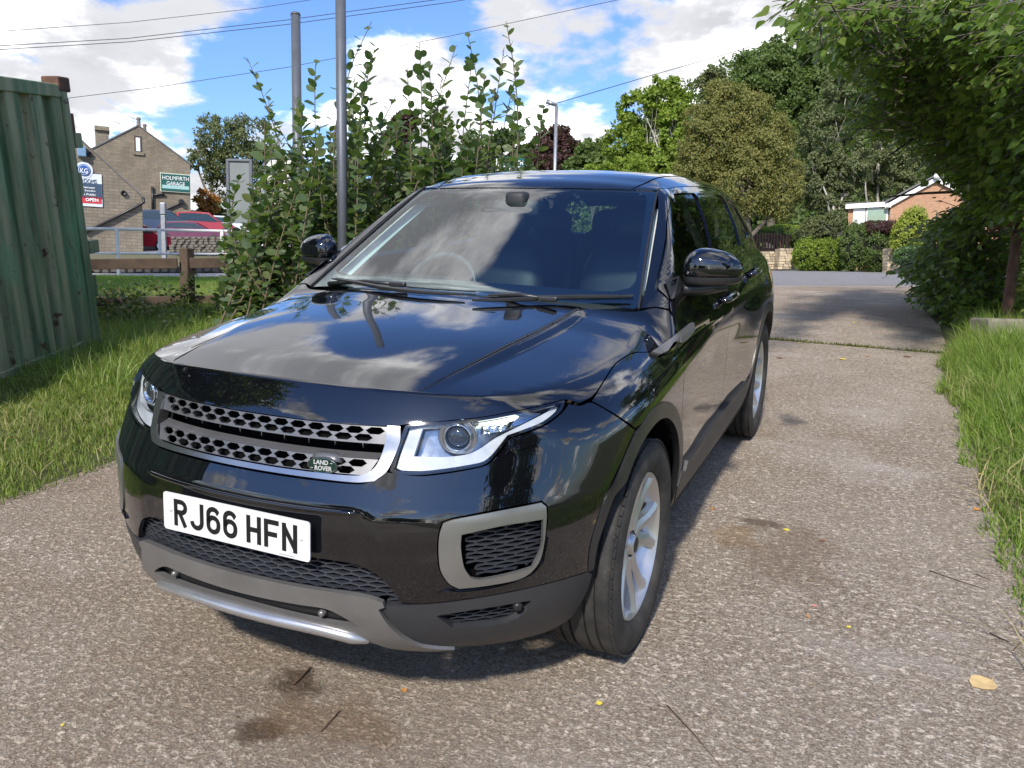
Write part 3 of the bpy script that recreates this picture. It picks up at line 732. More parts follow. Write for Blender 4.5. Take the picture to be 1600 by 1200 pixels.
# flank strip by the wing: grey vent blade
vt = [(.870, .165, .983), (.903, .40, 1.017), (.908, .63, 1.028), (.917, .60, .990), (.915, .47, .978), (.910, .40, .978), (.905, .33, .990), (.903, .27, .974), (.890, .20, .968)]
panel('vent_blade', [(.870, .165, .985), (.903, .388, 1.014), (.907, .385, .984), (.905, .33, .992), (.903, .27, .974), (.888, .20, .970)], Sph, SKID, car, h=.012, off=.008, flange=.012, mirror=True, gap=0, smooth=False)
panel('vent_blade', [(.904, .402, 1.016), (.909, .60, 1.024), (.912, .635, 1.020), (.918, .60, .990), (.918, .46, .976), (.912, .402, .980)], Cyl, SKID, car, h=.012, off=.008, flange=.012, mirror=True, gap=0, smooth=False)
off_patch('recess_back', [(.868, .178, .978), (.903, .36, 1.008), (.905, .375, .972), (.903, .27, .962), (.890, .20, .958)], Sph, BLACKHOLE, -.02, mirror=True)
# door handles
for sg in (-1, 1):
    for y0, zz_ in ((1.24, 1.030), (2.14, 1.066)):
        pit = shoot(Cyl, Cyl.to2(np.array([(.9, y0 + .08 + t, zz_) for t in (-.10, -.05, 0, .05, .10)])), body, .030); pit[:, 0] *= sg
        ends = shoot(Cyl, Cyl.to2(np.array([(.9, y0 - .04, zz_), (.9, y0 + .20, zz_)])), body, .004); ends[:, 0] *= sg
        hb = MB().tube([ends[0]] + list(pit) + [ends[1]], [.012, .015, .0155, .016, .0155, .015, .012], 10); hb.build('door_handle', PAINT, car, True)
        c_ = shoot(Cyl, Cyl.to2(np.array([(.9, y0 + .08, zz_)])), body, .002)[0]; c_[0] *= sg
        MB().box((0, 0, 0), (.006, .17, .045), bev=.003).build('handle_recess', BLACKHOLE, car, M=Matrix.Translation(c_))
# fuel flap on the left flank
panel('fuel_flap', [(.93, 2.66 + .075 * math.cos(a), .955 + .060 * math.sin(a)) for a in np.linspace(0, 2 * PI, 16, endpoint=False)], Cyl, PAINT, car, h=.02, off=.003)
# glasshouse --------------------------------------------------------------------------------
frontwin = [(.82, .70, 1.185), (.74, .86, 1.30), (.69, 1.06, 1.395), (.650, 1.29, 1.488), (.648, 1.32, 1.496), (.651, 1.72, 1.497), (.655, 1.735, 1.48), (.73, 1.635, 1.36), (.80, 1.475, 1.225), (.82, 1.44, 1.192), (.82, 1.0, 1.184)]
rearwin = [(.655, 1.775, 1.495), (.645, 2.30, 1.488), (.645, 2.50, 1.476), (.67, 2.535, 1.44), (.75, 2.435, 1.30), (.795, 2.345, 1.222), (.80, 2.33, 1.212), (.81, 1.9, 1.200), (.82, 1.50, 1.193), (.80, 1.515, 1.22), (.73, 1.675, 1.36)]
quart = [(.645, 2.59, 1.470), (.650, 2.85, 1.43), (.70, 2.98, 1.34), (.745, 2.99, 1.258), (.765, 2.90, 1.235), (.795, 2.42, 1.226), (.75, 2.49, 1.31), (.69, 2.585, 1.42)]
frame_out = [(.82, .545, 1.135), (.80, .57, 1.165), (.735, .848, 1.314), (.693, 1.03, 1.415), (.640, 1.27, 1.500), (.622, 1.34, 1.521), (.618, 1.85, 1.524), (.620, 2.49, 1.506), (.640, 2.88, 1.455), (.70, 3.06, 1.35), (.75, 3.07, 1.25), (.76, 3.04, 1.232), (.79, 2.8, belt(2.8) - .002), (.82, 2.42, belt(2.42) - .002), (.82, 1.9, belt(1.9)), (.83, 1.43, belt(1.43)), (.83, 1.0, belt(1.0)), (.83, .62, belt(.62)), (.85, .52, 1.11)]
panel('window_frames', frame_out, Cyl, GLOSSB, car, h=.022, holes=[frontwin, rearwin, quart], mirror=True, gap=.001, flange=.03)
for pts_, m_, nm in ((frontwin, SIDEG, 'front_side_window'), (rearwin, SIDEG, 'rear_side_window'), (quart, PRIVG, 'quarter_window')): panel(nm, pts_, Cyl, m_, car, h=.04, off=-.008, flange=0, gap=-.004, mirror=True)
panel('belt_moulding', [(.83, .60, belt(.62) - .004), (.83, 1.0, belt(1.0)), (.83, 1.43, belt(1.43)), (.82, 1.9, belt(1.9)), (.82, 2.42, belt(2.42)), (.79, 2.8, belt(2.8)), (.765, 3.0, belt(3.0)), (.765, 3.0, belt(3.0) + .014), (.79, 2.8, belt(2.8) + .014), (.82, 2.42, belt(2.42) + .013), (.82, 1.9, belt(1.9) + .012), (.83, 1.43, belt(1.43) + .012), (.83, 1.0, belt(1.0) + .012), (.83, .62, belt(.62) + .012)], Cyl, GLOSSB, car, h=.03, off=.008, flange=.012, gap=0, mirror=True, smooth=False)
# A pillars, outside the screen
wsT, wsB = (.605, 1.176, 1.519), (.748, .432, 1.088)
apil = [(.752, .437, 1.088), (.685, .78, 1.28), (.630, 1.05, 1.43), (.607, 1.178, 1.518), (.622, 1.27, 1.524), (.622, 1.335, 1.522), (.640, 1.268, 1.501), (.693, 1.028, 1.416), (.735, .845, 1.315), (.80, .566, 1.165), (.82, .54, 1.134), (.848, .515, 1.108), (.84, .482, 1.085), (.795, .468, 1.092)]
panel('windscreen_pillar', apil, Cyl, PAINT, car, h=.014, mirror=True, gap=.001, flange=.02, ang=28)
roof = sym([(0, 1.085, 1.535), (.30, 1.105, 1.532), (.50, 1.14, 1.527), (.607, 1.18, 1.520), (.622, 1.27, 1.526), (.622, 1.34, 1.523), (.618, 1.85, 1.526), (.620, 2.49, 1.508), (.640, 2.88, 1.457), (.62, 3.1, 1.46), (.56, 3.26, 1.49), (0, 3.30, 1.50)])
def roof_cut(y0, y1): return None
class Top:
    @staticmethod
    def to2(P): P = np.asarray(P, float); return np.stack([np.arctan2(P[..., 0], (P[..., 2] - .6)) * .95, P[..., 1]], -1)
    @staticmethod
    def ray(uv):
        a = uv[..., 0] / .95; z = np.zeros_like(a); return np.stack([z, uv[..., 1], z + .6], -1), np.stack([np.sin(a), z, np.cos(a)], -1)
    t = (.3, 1.6)
rp = [(0, 1.085), (.30, 1.105), (.48, 1.135)]
roofc = sym([(0, 1.088, 1.535), (.30, 1.108, 1.532), (.500, 1.143, 1.527), (.525, 1.30, 1.55), (.530, 1.85, 1.57), (.525, 2.49, 1.55), (.52, 3.05, 1.50), (.50, 3.24, 1.49), (0, 3.30, 1.50)])
panel('roof_panel', roofc, Top, PAINT, car, h=.03, gap=.002, ang=50)
rail = [(.506, 1.145, 1.527), (.607, 1.18, 1.520), (.622, 1.27, 1.526), (.622, 1.34, 1.523), (.618, 1.85, 1.526), (.620, 2.49, 1.508), (.640, 2.88, 1.457), (.63, 3.08, 1.44), (.53, 3.24, 1.485), (.525, 3.05, 1.50), (.531, 2.49, 1.55), (.536, 1.85, 1.57), (.531, 1.30, 1.55)]
panel('roof_rail', rail, Top, PAINT, car, h=.02, mirror=True, gap=.0025, ang=40)
panel('rear_pillar', [(.640, 2.88, 1.455), (.63, 3.08, 1.44), (.69, 3.20, 1.30), (.74, 3.25, 1.15), (.80, 3.25, 1.13), (.77, 3.12, belt(3.1) + .012), (.75, 3.08, 1.25), (.70, 3.065, 1.35)], Cyl, PAINT, car, h=.025, mirror=True)
# black edge of the screen and the glass
wso = sym([(0, 1.082, 1.533), (.30, 1.10, 1.530), (.50, 1.14, 1.524), (.590, 1.17, 1.519), (.603, 1.165, 1.510), (.66, .90, 1.35), (.744, .45, 1.095), (.73, .40, 1.086), (.60, .345, 1.098), (.30, .285, 1.112), (0, .268, 1.118)])
wsi = sym([(0, 1.05, 1.512), (.30, 1.065, 1.508), (.50, 1.10, 1.500), (.555, 1.11, 1.492), (.578, 1.08, 1.470), (.62, .90, 1.37), (.690, .56, 1.175), (.682, .515, 1.150), (.62, .44, 1.138), (.30, .36, 1.150), (0, .34, 1.155)])
panel('windscreen', wso, Frt, WSG, car, h=.03, off=-.003, flange=0, gap=0, ang=50)
panel('windscreen_border', wso, Frt, GLOSSB, car, h=.016, holes=[wsi], off=-.0055, flange=0, gap=0, ang=50)
ws_r = [(.60, 1.178, 1.521), (.655, .93, 1.365), (.749, .445, 1.092), (.743, .445, 1.092), (.649, .92, 1.363), (.594, 1.172, 1.519)]
panel('screen_seal', [(.607, 1.18, 1.519), (.685, .775, 1.278), (.752, .437, 1.089), (.745, .437, 1.089), (.678, .775, 1.278), (.600, 1.176, 1.519)], Frt, RUBBER_TRIM, car, h=.012, off=.003, flange=.008, gap=0, mirror=True)
rw = sym([(0, 3.25, 1.44), (.40, 3.22, 1.44), (.56, 3.18, 1.42), (.62, 3.2, 1.30), (.66, 3.25, 1.19), (0, 3.4, 1.17)])
panel('rear_window', rw, Bck, glass('rear_glass', (.72, .80, .76)), car, h=.05, off=-.005, flange=0, gap=0)
panel('rear_window_frame', sym([(0, 3.30, 1.495), (.50, 3.24, 1.485), (.63, 3.08, 1.44), (.69, 3.20, 1.30), (.74, 3.25, 1.15), (.60, 3.3, 1.14), (0, 3.4, 1.14)]), Bck, GLOSSB, car, h=.03, holes=[rw], gap=0, flange=.02, ang=60)
# cowl and wipers
ws_pt = lambda x, z, off=.0: tuple(shoot(Frt, Frt.to2(np.array([(x, 0, z)])), body, off)[0])
def wiper(base, elbow, tip, blade):
    w = thing_part = MB().tube([base, tuple((np.array(base) * .45 + np.array(elbow) * .55) + np.array((0, -.004, .012))), elbow], [.010, .008, .007], 8)
    a = w.build('wiper_arm', SATIN, car, True)
    MB().box((0, 0, 0), (.075, .022, .020), bev=.006).build('wiper_clip', SATIN, a, M=Matrix.Translation(elbow) @ Matrix.Rotation(math.atan2(blade[1][2] - blade[0][2], blade[1][0] - blade[0][0]), 4, 'Y').inverted())
    n_ = 9; P = [ws_pt(blade[0][0] + (blade[1][0] - blade[0][0]) * k / (n_ - 1), blade[0][2] + (blade[1][2] - blade[0][2]) * k / (n_ - 1), .016) for k in range(n_)]
    MB().tube(P, [.004, .007, .008, .009, .009, .009, .008, .007, .004], 6).build('wiper_blade', SATIN, a)
    P = [ws_pt(blade[0][0] + (blade[1][0] - blade[0][0]) * k / (n_ - 1), blade[0][2] + (blade[1][2] - blade[0][2]) * k / (n_ - 1), .004) for k in range(n_)]
    MB().tube(P, .003, 4).build('wiper_rubber', RUBBER_TRIM, a)
wiper((-.64, .425, 1.105), ws_pt(-.20, 1.140, .022), None, ((-.62, 0, 1.128), (.135, 0, 1.128)))
wiper((.20, .300, 1.115), ws_pt(.45, 1.124, .022), None, ((.20, 0, 1.118), (.712, 0, 1.128)))
# door mirrors ----------------------------------------------------------------------------
def superell(cx, cy, cz, rx, ry, rz, nx=3.2, ny=2.3, nz=3.2, fr=None, nu=36, nv=22):
    v = []; f = []
    sp = lambda c, p: math.copysign(abs(c)**(2 / p), c)
    for j in range(nv + 1):
        b = -PI / 2 + PI * j / nv
        for i in range(nu):
            a = 2 * PI * i / nu; v.append([sp(math.cos(b), nz) * sp(math.cos(a), nx), sp(math.cos(b), nz) * sp(math.sin(a), ny), sp(math.sin(b), nz)])
    v = np.array(v)
    if fr is not None: v = fr(v)
    v = v * np.array([rx, ry, rz]) + np.array([cx, cy, cz])
    f = [(j * nu + i, j * nu + (i + 1) % nu, (j + 1) * nu + (i + 1) % nu, (j + 1) * nu + i) for j in range(nv) for i in range(nu)]
    return v, f
def mirror_shape(v):
    x, y, z = v[:, 0].copy(), v[:, 1].copy(), v[:, 2].copy()
    o = v.copy(); k = (x + 1) / 2
    o[:, 2] = np.where(z > 0, z * (1.02 - .42 * k**1.6), z * (.74 - .10 * k)) + .03 * k          # taller inboard, drawn down at the tip
    o[:, 1] = np.where(y < 0, y * (1 - .30 * k), y * .25) + .38 * k                  # swept back outboard, flat towards the driver
    return o
for sg in (1, -1):
    MX, MY, MZ, MRX, MRY, MRZ = .948, .755, 1.212, .112, .10, .088
    for nm, mt_, cut in (('mirror_housing', PAINT, 1), ('mirror_lower_cover', SATIN, -1)):
        vv, ff = superell(MX, MY, MZ, MRX, MRY, MRZ, 3.0, 2.3, 2.5 if cut > 0 else 7, fr=mirror_shape)
        zc = MZ - .022
        if cut > 0: vv[:, 2] = np.maximum(vv[:, 2], zc)
        else: vv[:, 2] = np.minimum(vv[:, 2], zc - .003); vv[:, :2] = (vv[:, :2] - np.array([MX, MY])) * .985 + np.array([MX, MY])
        vv[:, 0] *= sg; o = mesh_obj(nm, vv, ff if sg > 0 else [q[::-1] for q in ff], mt_, car, True)
        o.data.set_sharp_from_angle(angle=math.radians(50))
    MB().tube([(sg * .79, MY - .02, 1.128), (sg * .86, MY - .02, 1.132), (sg * .93, MY - .015, 1.140), (sg * 1.01, MY, 1.152)], [.030, .027, .026, .016], 10).build('mirror_arm', SATIN, car, True)
    MB().add([(sg * .842, .53, 1.118), (sg * .835, .72, 1.150), (sg * .818, .70, 1.185), (sg * .80, .60, 1.178), (sg * .855, .53, 1.122), (sg * .848, .72, 1.152), (sg * .830, .70, 1.188)], [(0, 1, 2, 3), (4, 5, 6), (0, 4, 6, 3)]).build('mirror_sail_panel', SATIN, car)
# head lamps ------------------------------------------------------------------------------
lamp_o = [(.432, -.757, .796), (.435, -.733, .841), (.446, -.701, .902), (.482, -.680, .909), (.535, -.656, .912), (.616, -.605, .919), (.686, -.541, .928), (.742, -.463, .934), (.776, -.398, .938), (.777, -.431, .920), (.756, -.495, .899), (.720, -.549, .885), (.690, -.582, .875), (.679, -.598, .855), (.660, -.629, .824), (.638, -.648, .809), (.513, -.726, .791), (.447, -.752, .790)]
lamp_i = [(.476, -.723, .829), (.484, -.686, .897), (.53, -.66, .901), (.616, -.605, .909), (.686, -.541, .919), (.742, -.463, .927), (.757, -.440, .922), (.712, -.543, .899), (.664, -.603, .873), (.632, -.63, .848), (.606, -.656, .834), (.55, -.69, .828)]
for s_ in (1, -1):
    mir = lambda P: [(s_ * x, y, z) for x, y, z in P]
    lam = None
    V_, F_, N_ = panel('x', mir(lamp_o), Sph, LAMPD, car, h=.02, off=-.060, gap=-.004, flange=0, raw=True)
    lam = mesh_obj('headlamp', V_, F_, LAMPD, car, True, N_)
    panel('lamp_lens', mir(lamp_o), Sph, LENS, lam, h=.014, off=.001, gap=.001, flange=.0)
    panel('lamp_rim', mir(lamp_o), Sph, GLOSSB, lam, h=.01, off=.0, gap=-.003, flange=.05, holes=[mir([tuple(np.array(p) * (1 - .012) + np.array((.60, -.62, .87)) * .012) for p in lamp_o])])
    panel('light_guide', mir([tuple(np.array(p) * .95 + np.array((.60, -.62, .868)) * .05) for p in lamp_o]), Sph, LEDW, lam, h=.012, off=-.016, gap=0.0, flange=.02, holes=[mir(lamp_i)])
    pc = np.array((.572, -.655, .876)); pcs = shoot(Sph, Sph.to2(np.array([pc])), body, -.030)[0]
    pcs[0] *= s_; Mp = face_frame(pcs, (s_ * .30, -1, .02))
    MB().lathe([(.0375, -.03), (.0385, .004), (.0365, .010), (.0335, .008), (.033, -.004), (.030, -.008)], Mp, 40).build('projector_ring', BRIGHT, lam, True)
    MB().lathe([(.0, .012), (.010, .0112), (.019, .008), (.026, .002), (.030, -.006)], Mp, 32).build('projector_lens', simple('projector_glass', (.02, .024, .03), .02, 0, .05, 10, coat=1, coatr=0), lam, True)
    MB().lathe([(.038, -.004), (.052, .004), (.054, .001), (.050, -.02)], Mp, 40).build('projector_bezel', LAMPIN, lam, True)
    panel('running_light', mir([(.622, -.60, .875), (.622, -.60, .908), (.665, -.56, .914), (.680, -.55, .916), (.672, -.57, .885)]), Sph, RIBBED, lam, h=.01, off=-.034, gap=0, flange=.01)
    panel('lit_strip', mir([(.610, -.60, .898), (.612, -.60, .910), (.66, -.56, .917), (.70, -.53, .921), (.69, -.54, .910), (.655, -.57, .902)]), Sph, LEDON, lam, h=.01, off=-.022, gap=0, flange=.006)
    panel('reflector', mir([(.683, -.55, .890), (.690, -.54, .918), (.735, -.47, .928), (.752, -.45, .924), (.715, -.53, .903)]), Sph, LAMPIN, lam, h=.01, off=-.03, gap=0, flange=.01)
    panel('marker_recess', mir([(.690, -.60, .832), (.703, -.575, .862), (.735, -.545, .872), (.77, -.50, .885), (.765, -.515, .862), (.745, -.55, .848)]), Sph, GLOSSB, car, h=.01, off=.003, gap=0, flange=.01)
# number plate ----------------------------------------------------------------------------
PW = simple('plate_white', (.60, .61, .62), .28, 0, .02, 6, coat=.6, coatr=.04); PK = simple('plate_black', (.006, .006, .007), .35, 0, .1, 20)
Mpl = Matrix.Translation((0, -.885, .6115)) @ Matrix.Rotation(math.radians(90 - 4.5), 4, 'X')
def rrect(w, h, r, n=5):
    o = []
    for cx, cy, a0 in ((w / 2 - r, h / 2 - r, 0), (-w / 2 + r, h / 2 - r, 90), (-w / 2 + r, -h / 2 + r, 180), (w / 2 - r, -h / 2 + r, 270)):
        o += [(cx + r * math.cos(math.radians(a0 + 90 * k / n)), cy + r * math.sin(math.radians(a0 + 90 * k / n))) for k in range(n + 1)]
    return o
plate = MB().prism(rrect(.52, .111, .010), .0035).build('number_plate', PW, car, M=Mpl)
MB().prism([(x, y) for x, y in rrect(.40, .085, .01)], .02, None, -.022).build('plate_plinth', PAINT, plate)
def stroke(path, w=.0142):
    """flat polyline of even width with mitred joints"""
    P = [Vector((p[0], p[1])) for p in path]; P = [P[0]] + [b for a, b in zip(P, P[1:]) if (a - b).length > 1e-5]; closed = (P[0] - P[-1]).length < 1e-6
    if closed: P = P[:-1]
    L, R_ = [], []; n = len(P)
    for i in range(n):
        a = P[i - 1] if (i or closed) else None; b = P[(i + 1) % n] if (i < n - 1 or closed) else None
        d1 = (P[i] - a).normalized() if a is not None else (b - P[i]).normalized(); d2 = (b - P[i]).normalized() if b is not None else d1
        t = (d1 + d2).normalized(); nn_ = Vector((-t.y, t.x)); k = w / 2 / max(.45, nn_.dot(Vector((-d1.y, d1.x)))); L.append(P[i] + nn_ * k); R_.append(P[i] - nn_ * k)
    v = [(*p, 0) for p in L] + [(*p, 0) for p in R_]; m = n if closed else n - 1
    return v, [(i, n + i, n + (i + 1) % n, (i + 1) % n) for i in range(m)]
def car_(cx, cy, rx, ry, a0, a1, n=8): return [(cx + rx * math.cos(math.radians(a0 + (a1 - a0) * k / n)), cy + ry * math.sin(math.radians(a0 + (a1 - a0) * k / n))) for k in range(n + 1)]
H_, W_ = .0395, .0250; iw = .0066; x0, x1, y0, y1 = -W_ + iw, W_ - iw, -H_ + iw, H_ - iw
GL = {
 'R': [[(x0, -H_), (x0, y1), *car_(x1 - .016, y1 - .0155, .016, .0155, 90, -90), (x0, y1 - .031)], [(x0 + .014, y1 - .031), (x1 - .001, -H_)]],
 'J': [[(x1, H_), (x1, y0 + .018), *car_(0, y0 + .018, x1, .018, 0, -180)]],
 '6': [[(x1, y1 - .012), *car_(0, y1 - .017, x1, .017, 20, 180), *car_(0, y0 + .017, x1, .017, 180, 360), *car_(0, y0 + .024, x1, .017, 0, 90), (x0 + .013, y0 + .041), *car_(0, y0 + .024, x1, .017, 120, 175, 3)]],
 'H': [[(x0, -H_), (x0, H_)], [(x1, -H_), (x1, H_)], [(x0, 0), (x1, 0)]],
 'F': [[(x0, -H_), (x0, y1), (x1 + iw, y1)], [(x0, -.001), (x1 + .001, -.001)]],
 'N': [[(x0, -H_), (x0, H_)], [(x1, -H_), (x1, H_)], [(x0, H_ - .010), (x1, -H_ + .010)]]}
xs_ = []; xx = 0
for ch in 'RJ66 HFN':
    if ch == ' ': xx += .022; continue
    xs_.append((ch, xx)); xx += .0505 + .0105
wtot = xx - .0105; z_ = 0
for ch, xo in xs_:
    g = MB()
    for k, pth in enumerate(GL[ch]):
        v, f = stroke([(p[0] + 0, p[1]) for p in pth]); g.add(np.array(v) + np.array([0, 0, .00003 * k]), f)
    g.build('plate_character', PK, plate, M=Matrix.Translation((xo - wtot / 2 + .025, 0, .0039)))
MB().box((.185, -.050, .0037), (.052, .0012, .0002)).build('plate_imprint', PK, plate)
for sx_ in (-1, 1): MB().lathe([(0, .004), (.005, .0035), (.0068, .001), (.007, 0)], Matrix.Translation((sx_ * .232, .006, .0035)), 16).build('plate_screw_cap', PW, plate, True)
# crease ledge above the plate
lg = [front_snap([(x, 0, .692)], .006)[0] for x in np.linspace(-.375, .375, 31)]
MB().tube(lg, [.003] + [.0065] * 29 + [.003], 8).build('bumper_ledge', PAINT, car, True)

# wheels ------------------------------------------------------------------------------------
def make_wheel():
    """local Z points outboard, centre at the hub face"""
    root = bpy.data.objects.new('wheel', None); COL.objects.link(root); root.parent = car
    R0 = .362; w2 = .118; t = MB()
    prof = [(.247, -.075), (.252, -.10), (.272, -.116), (.300, -.121), (.330, -.117), (.349, -.107), (.3585, -.094)]
    xs = [-.092, -.062, -.058, -.054, -.030, -.026, -.022, .002, .006, .010, .022 + .008, .034, .038, .058, .062, .066, .092]
    tread = []
    for a, b in ((-.094, -.066), (-.058, -.030), (-.022, .022), (.030, .058), (.066, .094)):
        tread += [(R0 - .0012 * abs(a) / .09 - .0003, a + .001), (R0 - .0012 * abs(b) / .09 - .0003, b - .001)]
        if b < .09: tread += [(R0 - .010, b), (R0 - .010, b + .008)]
    prof = prof + tread + [(.3585, .096), (.349, .109), (.330, .118), (.300, .1215), (.285, .1200), (.272, .116), (.252, .102), (.246, .090), (.240, .075)]
    t.lathe(prof, None, 96)
    ty = t.build('tyre', TYRE, root, True); ty.data.set_sharp_from_angle(angle=math.radians(35))
    # sipes and shoulder blocks: thin dark-gapped bars standing proud of the shoulder
    sb = MB(); n = 72
    for k in range(n):
        a = 2 * PI * k / n; c, s = math.cos(a), math.sin(a)
        for x, dx in ((.103, .020), (-.103, .020)):
            Mx = Matrix.Rotation(a, 4, 'Z') @ Matrix.Translation((.3535, 0, x)) @ Matrix.Rotation(math.radians(38 if x > 0 else -38), 4, 'Y')
            sb.box(tuple(Mx.translation), (.006, .0255, dx), Mx, 0)
    o = sb.build('shoulder_blocks', TYRE, ty); o['kind'] = 'stuff'
    r = MB(); zf = .088
    r.lathe([(.236, -.09), (.228, -.06), (.222, .02), (.226, .055), (.236, .078), (.247, .090), (.2475, .0985), (.243, .100), (.238, .094), (.230, .078), (.216, .050), (.205, -.02), (.205, -.09)], None, 80)
    rim = r.build('rim', ALLOY, root, True); rim.data.set_sharp_from_angle(angle=math.radians(40))
    r = MB(); r.lathe([(.0, .083), (.028, .083), (.034, .079), (.036, .060), (.060, .058), (.078, .046), (.082, .02), (.082, -.02)], None, 40); r.build('hub', ALLOY, rim, True)
    MB().lathe([(.0, .0855), (.024, .0850), (.0275, .083)], None, 28).build('centre_cap', ALLOYD, rim, True)
    nut = MB()
    for k in range(5):
        a = 2 * PI * (k + .5) / 5; nut.lathe([(0, .068), (.008, .067), (.0098, .060), (.0098, .05)], Matrix.Translation((.055 * math.cos(a), .055 * math.sin(a), 0)), 6)
    nut.build('wheel_nuts', BRIGHT, rim)
    MB().lathe([(.0, -.02), (.165, -.02), (.165, -.045), (0, -.045)], None, 40).build('brake_disc', ALLOYD, rim, True)
    MB().box((.02, .145, -.03), (.14, .07, .07), bev=.01).build('brake_caliper', ALLOYD, rim)
    # five forked spokes, each arm a raised ridge section
    for k in range(5):
        sp = MB()
        for sgn in (-1, 1):
            path = [(.045, sgn * .018, .066, .024), (.085, sgn * .030, .068, .022), (.120, sgn * .047, .073, .018), (.165, sgn * .070, .082, .019), (.205, sgn * .078, .090, .019), (.233, sgn * .080, .094, .023)]
            path = [(x, y, z, w) for x, y, z, w in path]
            v = []; 
            for i, (x, y, z, w) in enumerate(path):
                x2, y2 = (path[i + 1][:2] if i < len(path) - 1 else (x + (x - path[i - 1][0]), y + (y - path[i - 1][1]))); d = Vector((x2 - x, y2 - y)).normalized(); nx_, ny_ = -d.y, d.x
                for q, h in ((-1.0, -.034), (-.95, -.010), (-.30, -.001), (.30, -.001), (.95, -.010), (1.0, -.034)):
                    v.append((x + nx_ * w * 1.28 * q, y + ny_ * w * 1.28 * q, z + h + .002))
            f = [(i * 6 + j, (i + 1) * 6 + j, (i + 1) * 6 + j + 1, i * 6 + j + 1) for i in range(len(path) - 1) for j in range(5)]
            sp.add(v, f)
        # web between the arms near the hub
        sp.add([(.05, -.02, .056), (.105, -.036, .060), (.125, 0, .048), (.105, .036, .060), (.05, .02, .056), (.04, 0, .05)], [(0, 1, 2, 5), (5, 2, 3, 4)])
        o = sp.build('spoke', ALLOY, rim, False); o.matrix_local = Matrix.Rotation(2 * PI * k / 5 + .25, 4, 'Z'); o.data.shade_smooth(); o.data.set_sharp_from_angle(angle=math.radians(25))
    return root
wh = make_wheel()
def place_wheel(root, x, y, spin):
    R = Matrix.Rotation(math.radians(90 if x > 0 else -90), 4, 'Y'); root.matrix_local = Matrix.Translation((x, y, .358)) @ R @ Matrix.Rotation(spin, 4, 'Z')
def copy_tree(src, parent):
    c = src.copy(); COL.objects.link(c); c.parent = parent
    for ch in [o for o in bpy.data.objects if o.parent == src and o != c]: copy_tree(ch, c)
    return c
XW = .812
place_wheel(wh, XW, 0, .62)
for x, y, s_ in ((XW, 2.66, 1.3), (-XW, 0, 2.1), (-XW, 2.66, .3)): place_wheel(copy_tree(wh, car), x, y, s_)

# inside the cabin --------------------------------------------------------------------------
def seat(x, y, name='front_seat', rear=False, hz=0):
    s = bpy.data.objects.new(name, None); COL.objects.link(s); s.parent = car; s.location = (x, y, 0)
    w = .27 if not rear else .25
    v, f = superell(0, 0, 0, w, .26, .09, 4, 4, 3); mesh_obj('seat_base', v + np.array([0, -.02, .62]), f, SEAT, s, True)
    v, f = superell(0, 0, 0, w, .085, .36, 4, 2.4, 3); v = v @ np.array(Matrix.Rotation(math.radians(-16), 3, 'X')).T
    mesh_obj('backrest', v + np.array([0, .30, .93]), f, SEAT, s, True)
    v, f = superell(0, 0, 0, .14, .055, .095, 3.5, 2.4, 3); v = v @ np.array(Matrix.Rotation(math.radians(-10), 3, 'X')).T
    mesh_obj('headrest', v + np.array([0, .42, 1.345 + hz]), f, SEAT, s, True)
    MB().tube([(-.05, .40, 1.20), (-.05, .41, 1.30)], .006, 6).tube([(.05, .40, 1.20), (.05, .41, 1.30)], .006, 6).build('headrest_posts', BRIGHT, s)
    return s
seat(.37, 1.28); seat(-.37, 1.28)
for x in (-.42, 0, .42): seat(x, 2.05, 'rear_seat', True, -.05)
dash = MB().box((0, .75, .93), (1.44, .46, .30), bev=.09).build('dashboard', DASH, car, True)
MB().box((-.37, .70, 1.09), (.34, .20, .07), bev=.03).build('instrument_hood', DASH, dash, True)
MB().box((0, .93, .98), (.28, .04, .16), bev=.012).build('centre_screen', GLOSSB, dash)
MB().box((0, 1.3, .62), (.22, .9, .28), bev=.05).build('centre_console', DASH, car, True)
ring = [(.185 * math.cos(a), .185 * math.sin(a), 0) for a in np.linspace(0, 2 * PI, 33)]
Ms = Matrix.Translation((-.37, .93, 1.03)) @ Matrix.Rotation(math.radians(66), 4, 'X')
sw = MB().tube(ring, .0155, 10, False).build('steering_wheel', simple('pale_wheel_leather', (.035, .04, .045), .4, 0, .1, 20), car, True, M=Ms)
MB().box((0, 0, -.01), (.15, .12, .05), bev=.02).box((-.12, 0, 0), (.12, .035, .02), bev=.008).box((.12, 0, 0), (.12, .035, .02), bev=.008).box((0, -.12, 0), (.05, .10, .02), bev=.008).build('wheel_boss', DASH, sw)
rm = MB().box((0, 0, 0), (.225, .03, .068), bev=.015).build('interior_mirror', DASH, car, True, M=Matrix.Translation((.0, .985, 1.425)))
MB().box((0, .02, .035), (.10, .09, .08), bev=.02).build('mirror_camera_pod', DASH, rm, True)
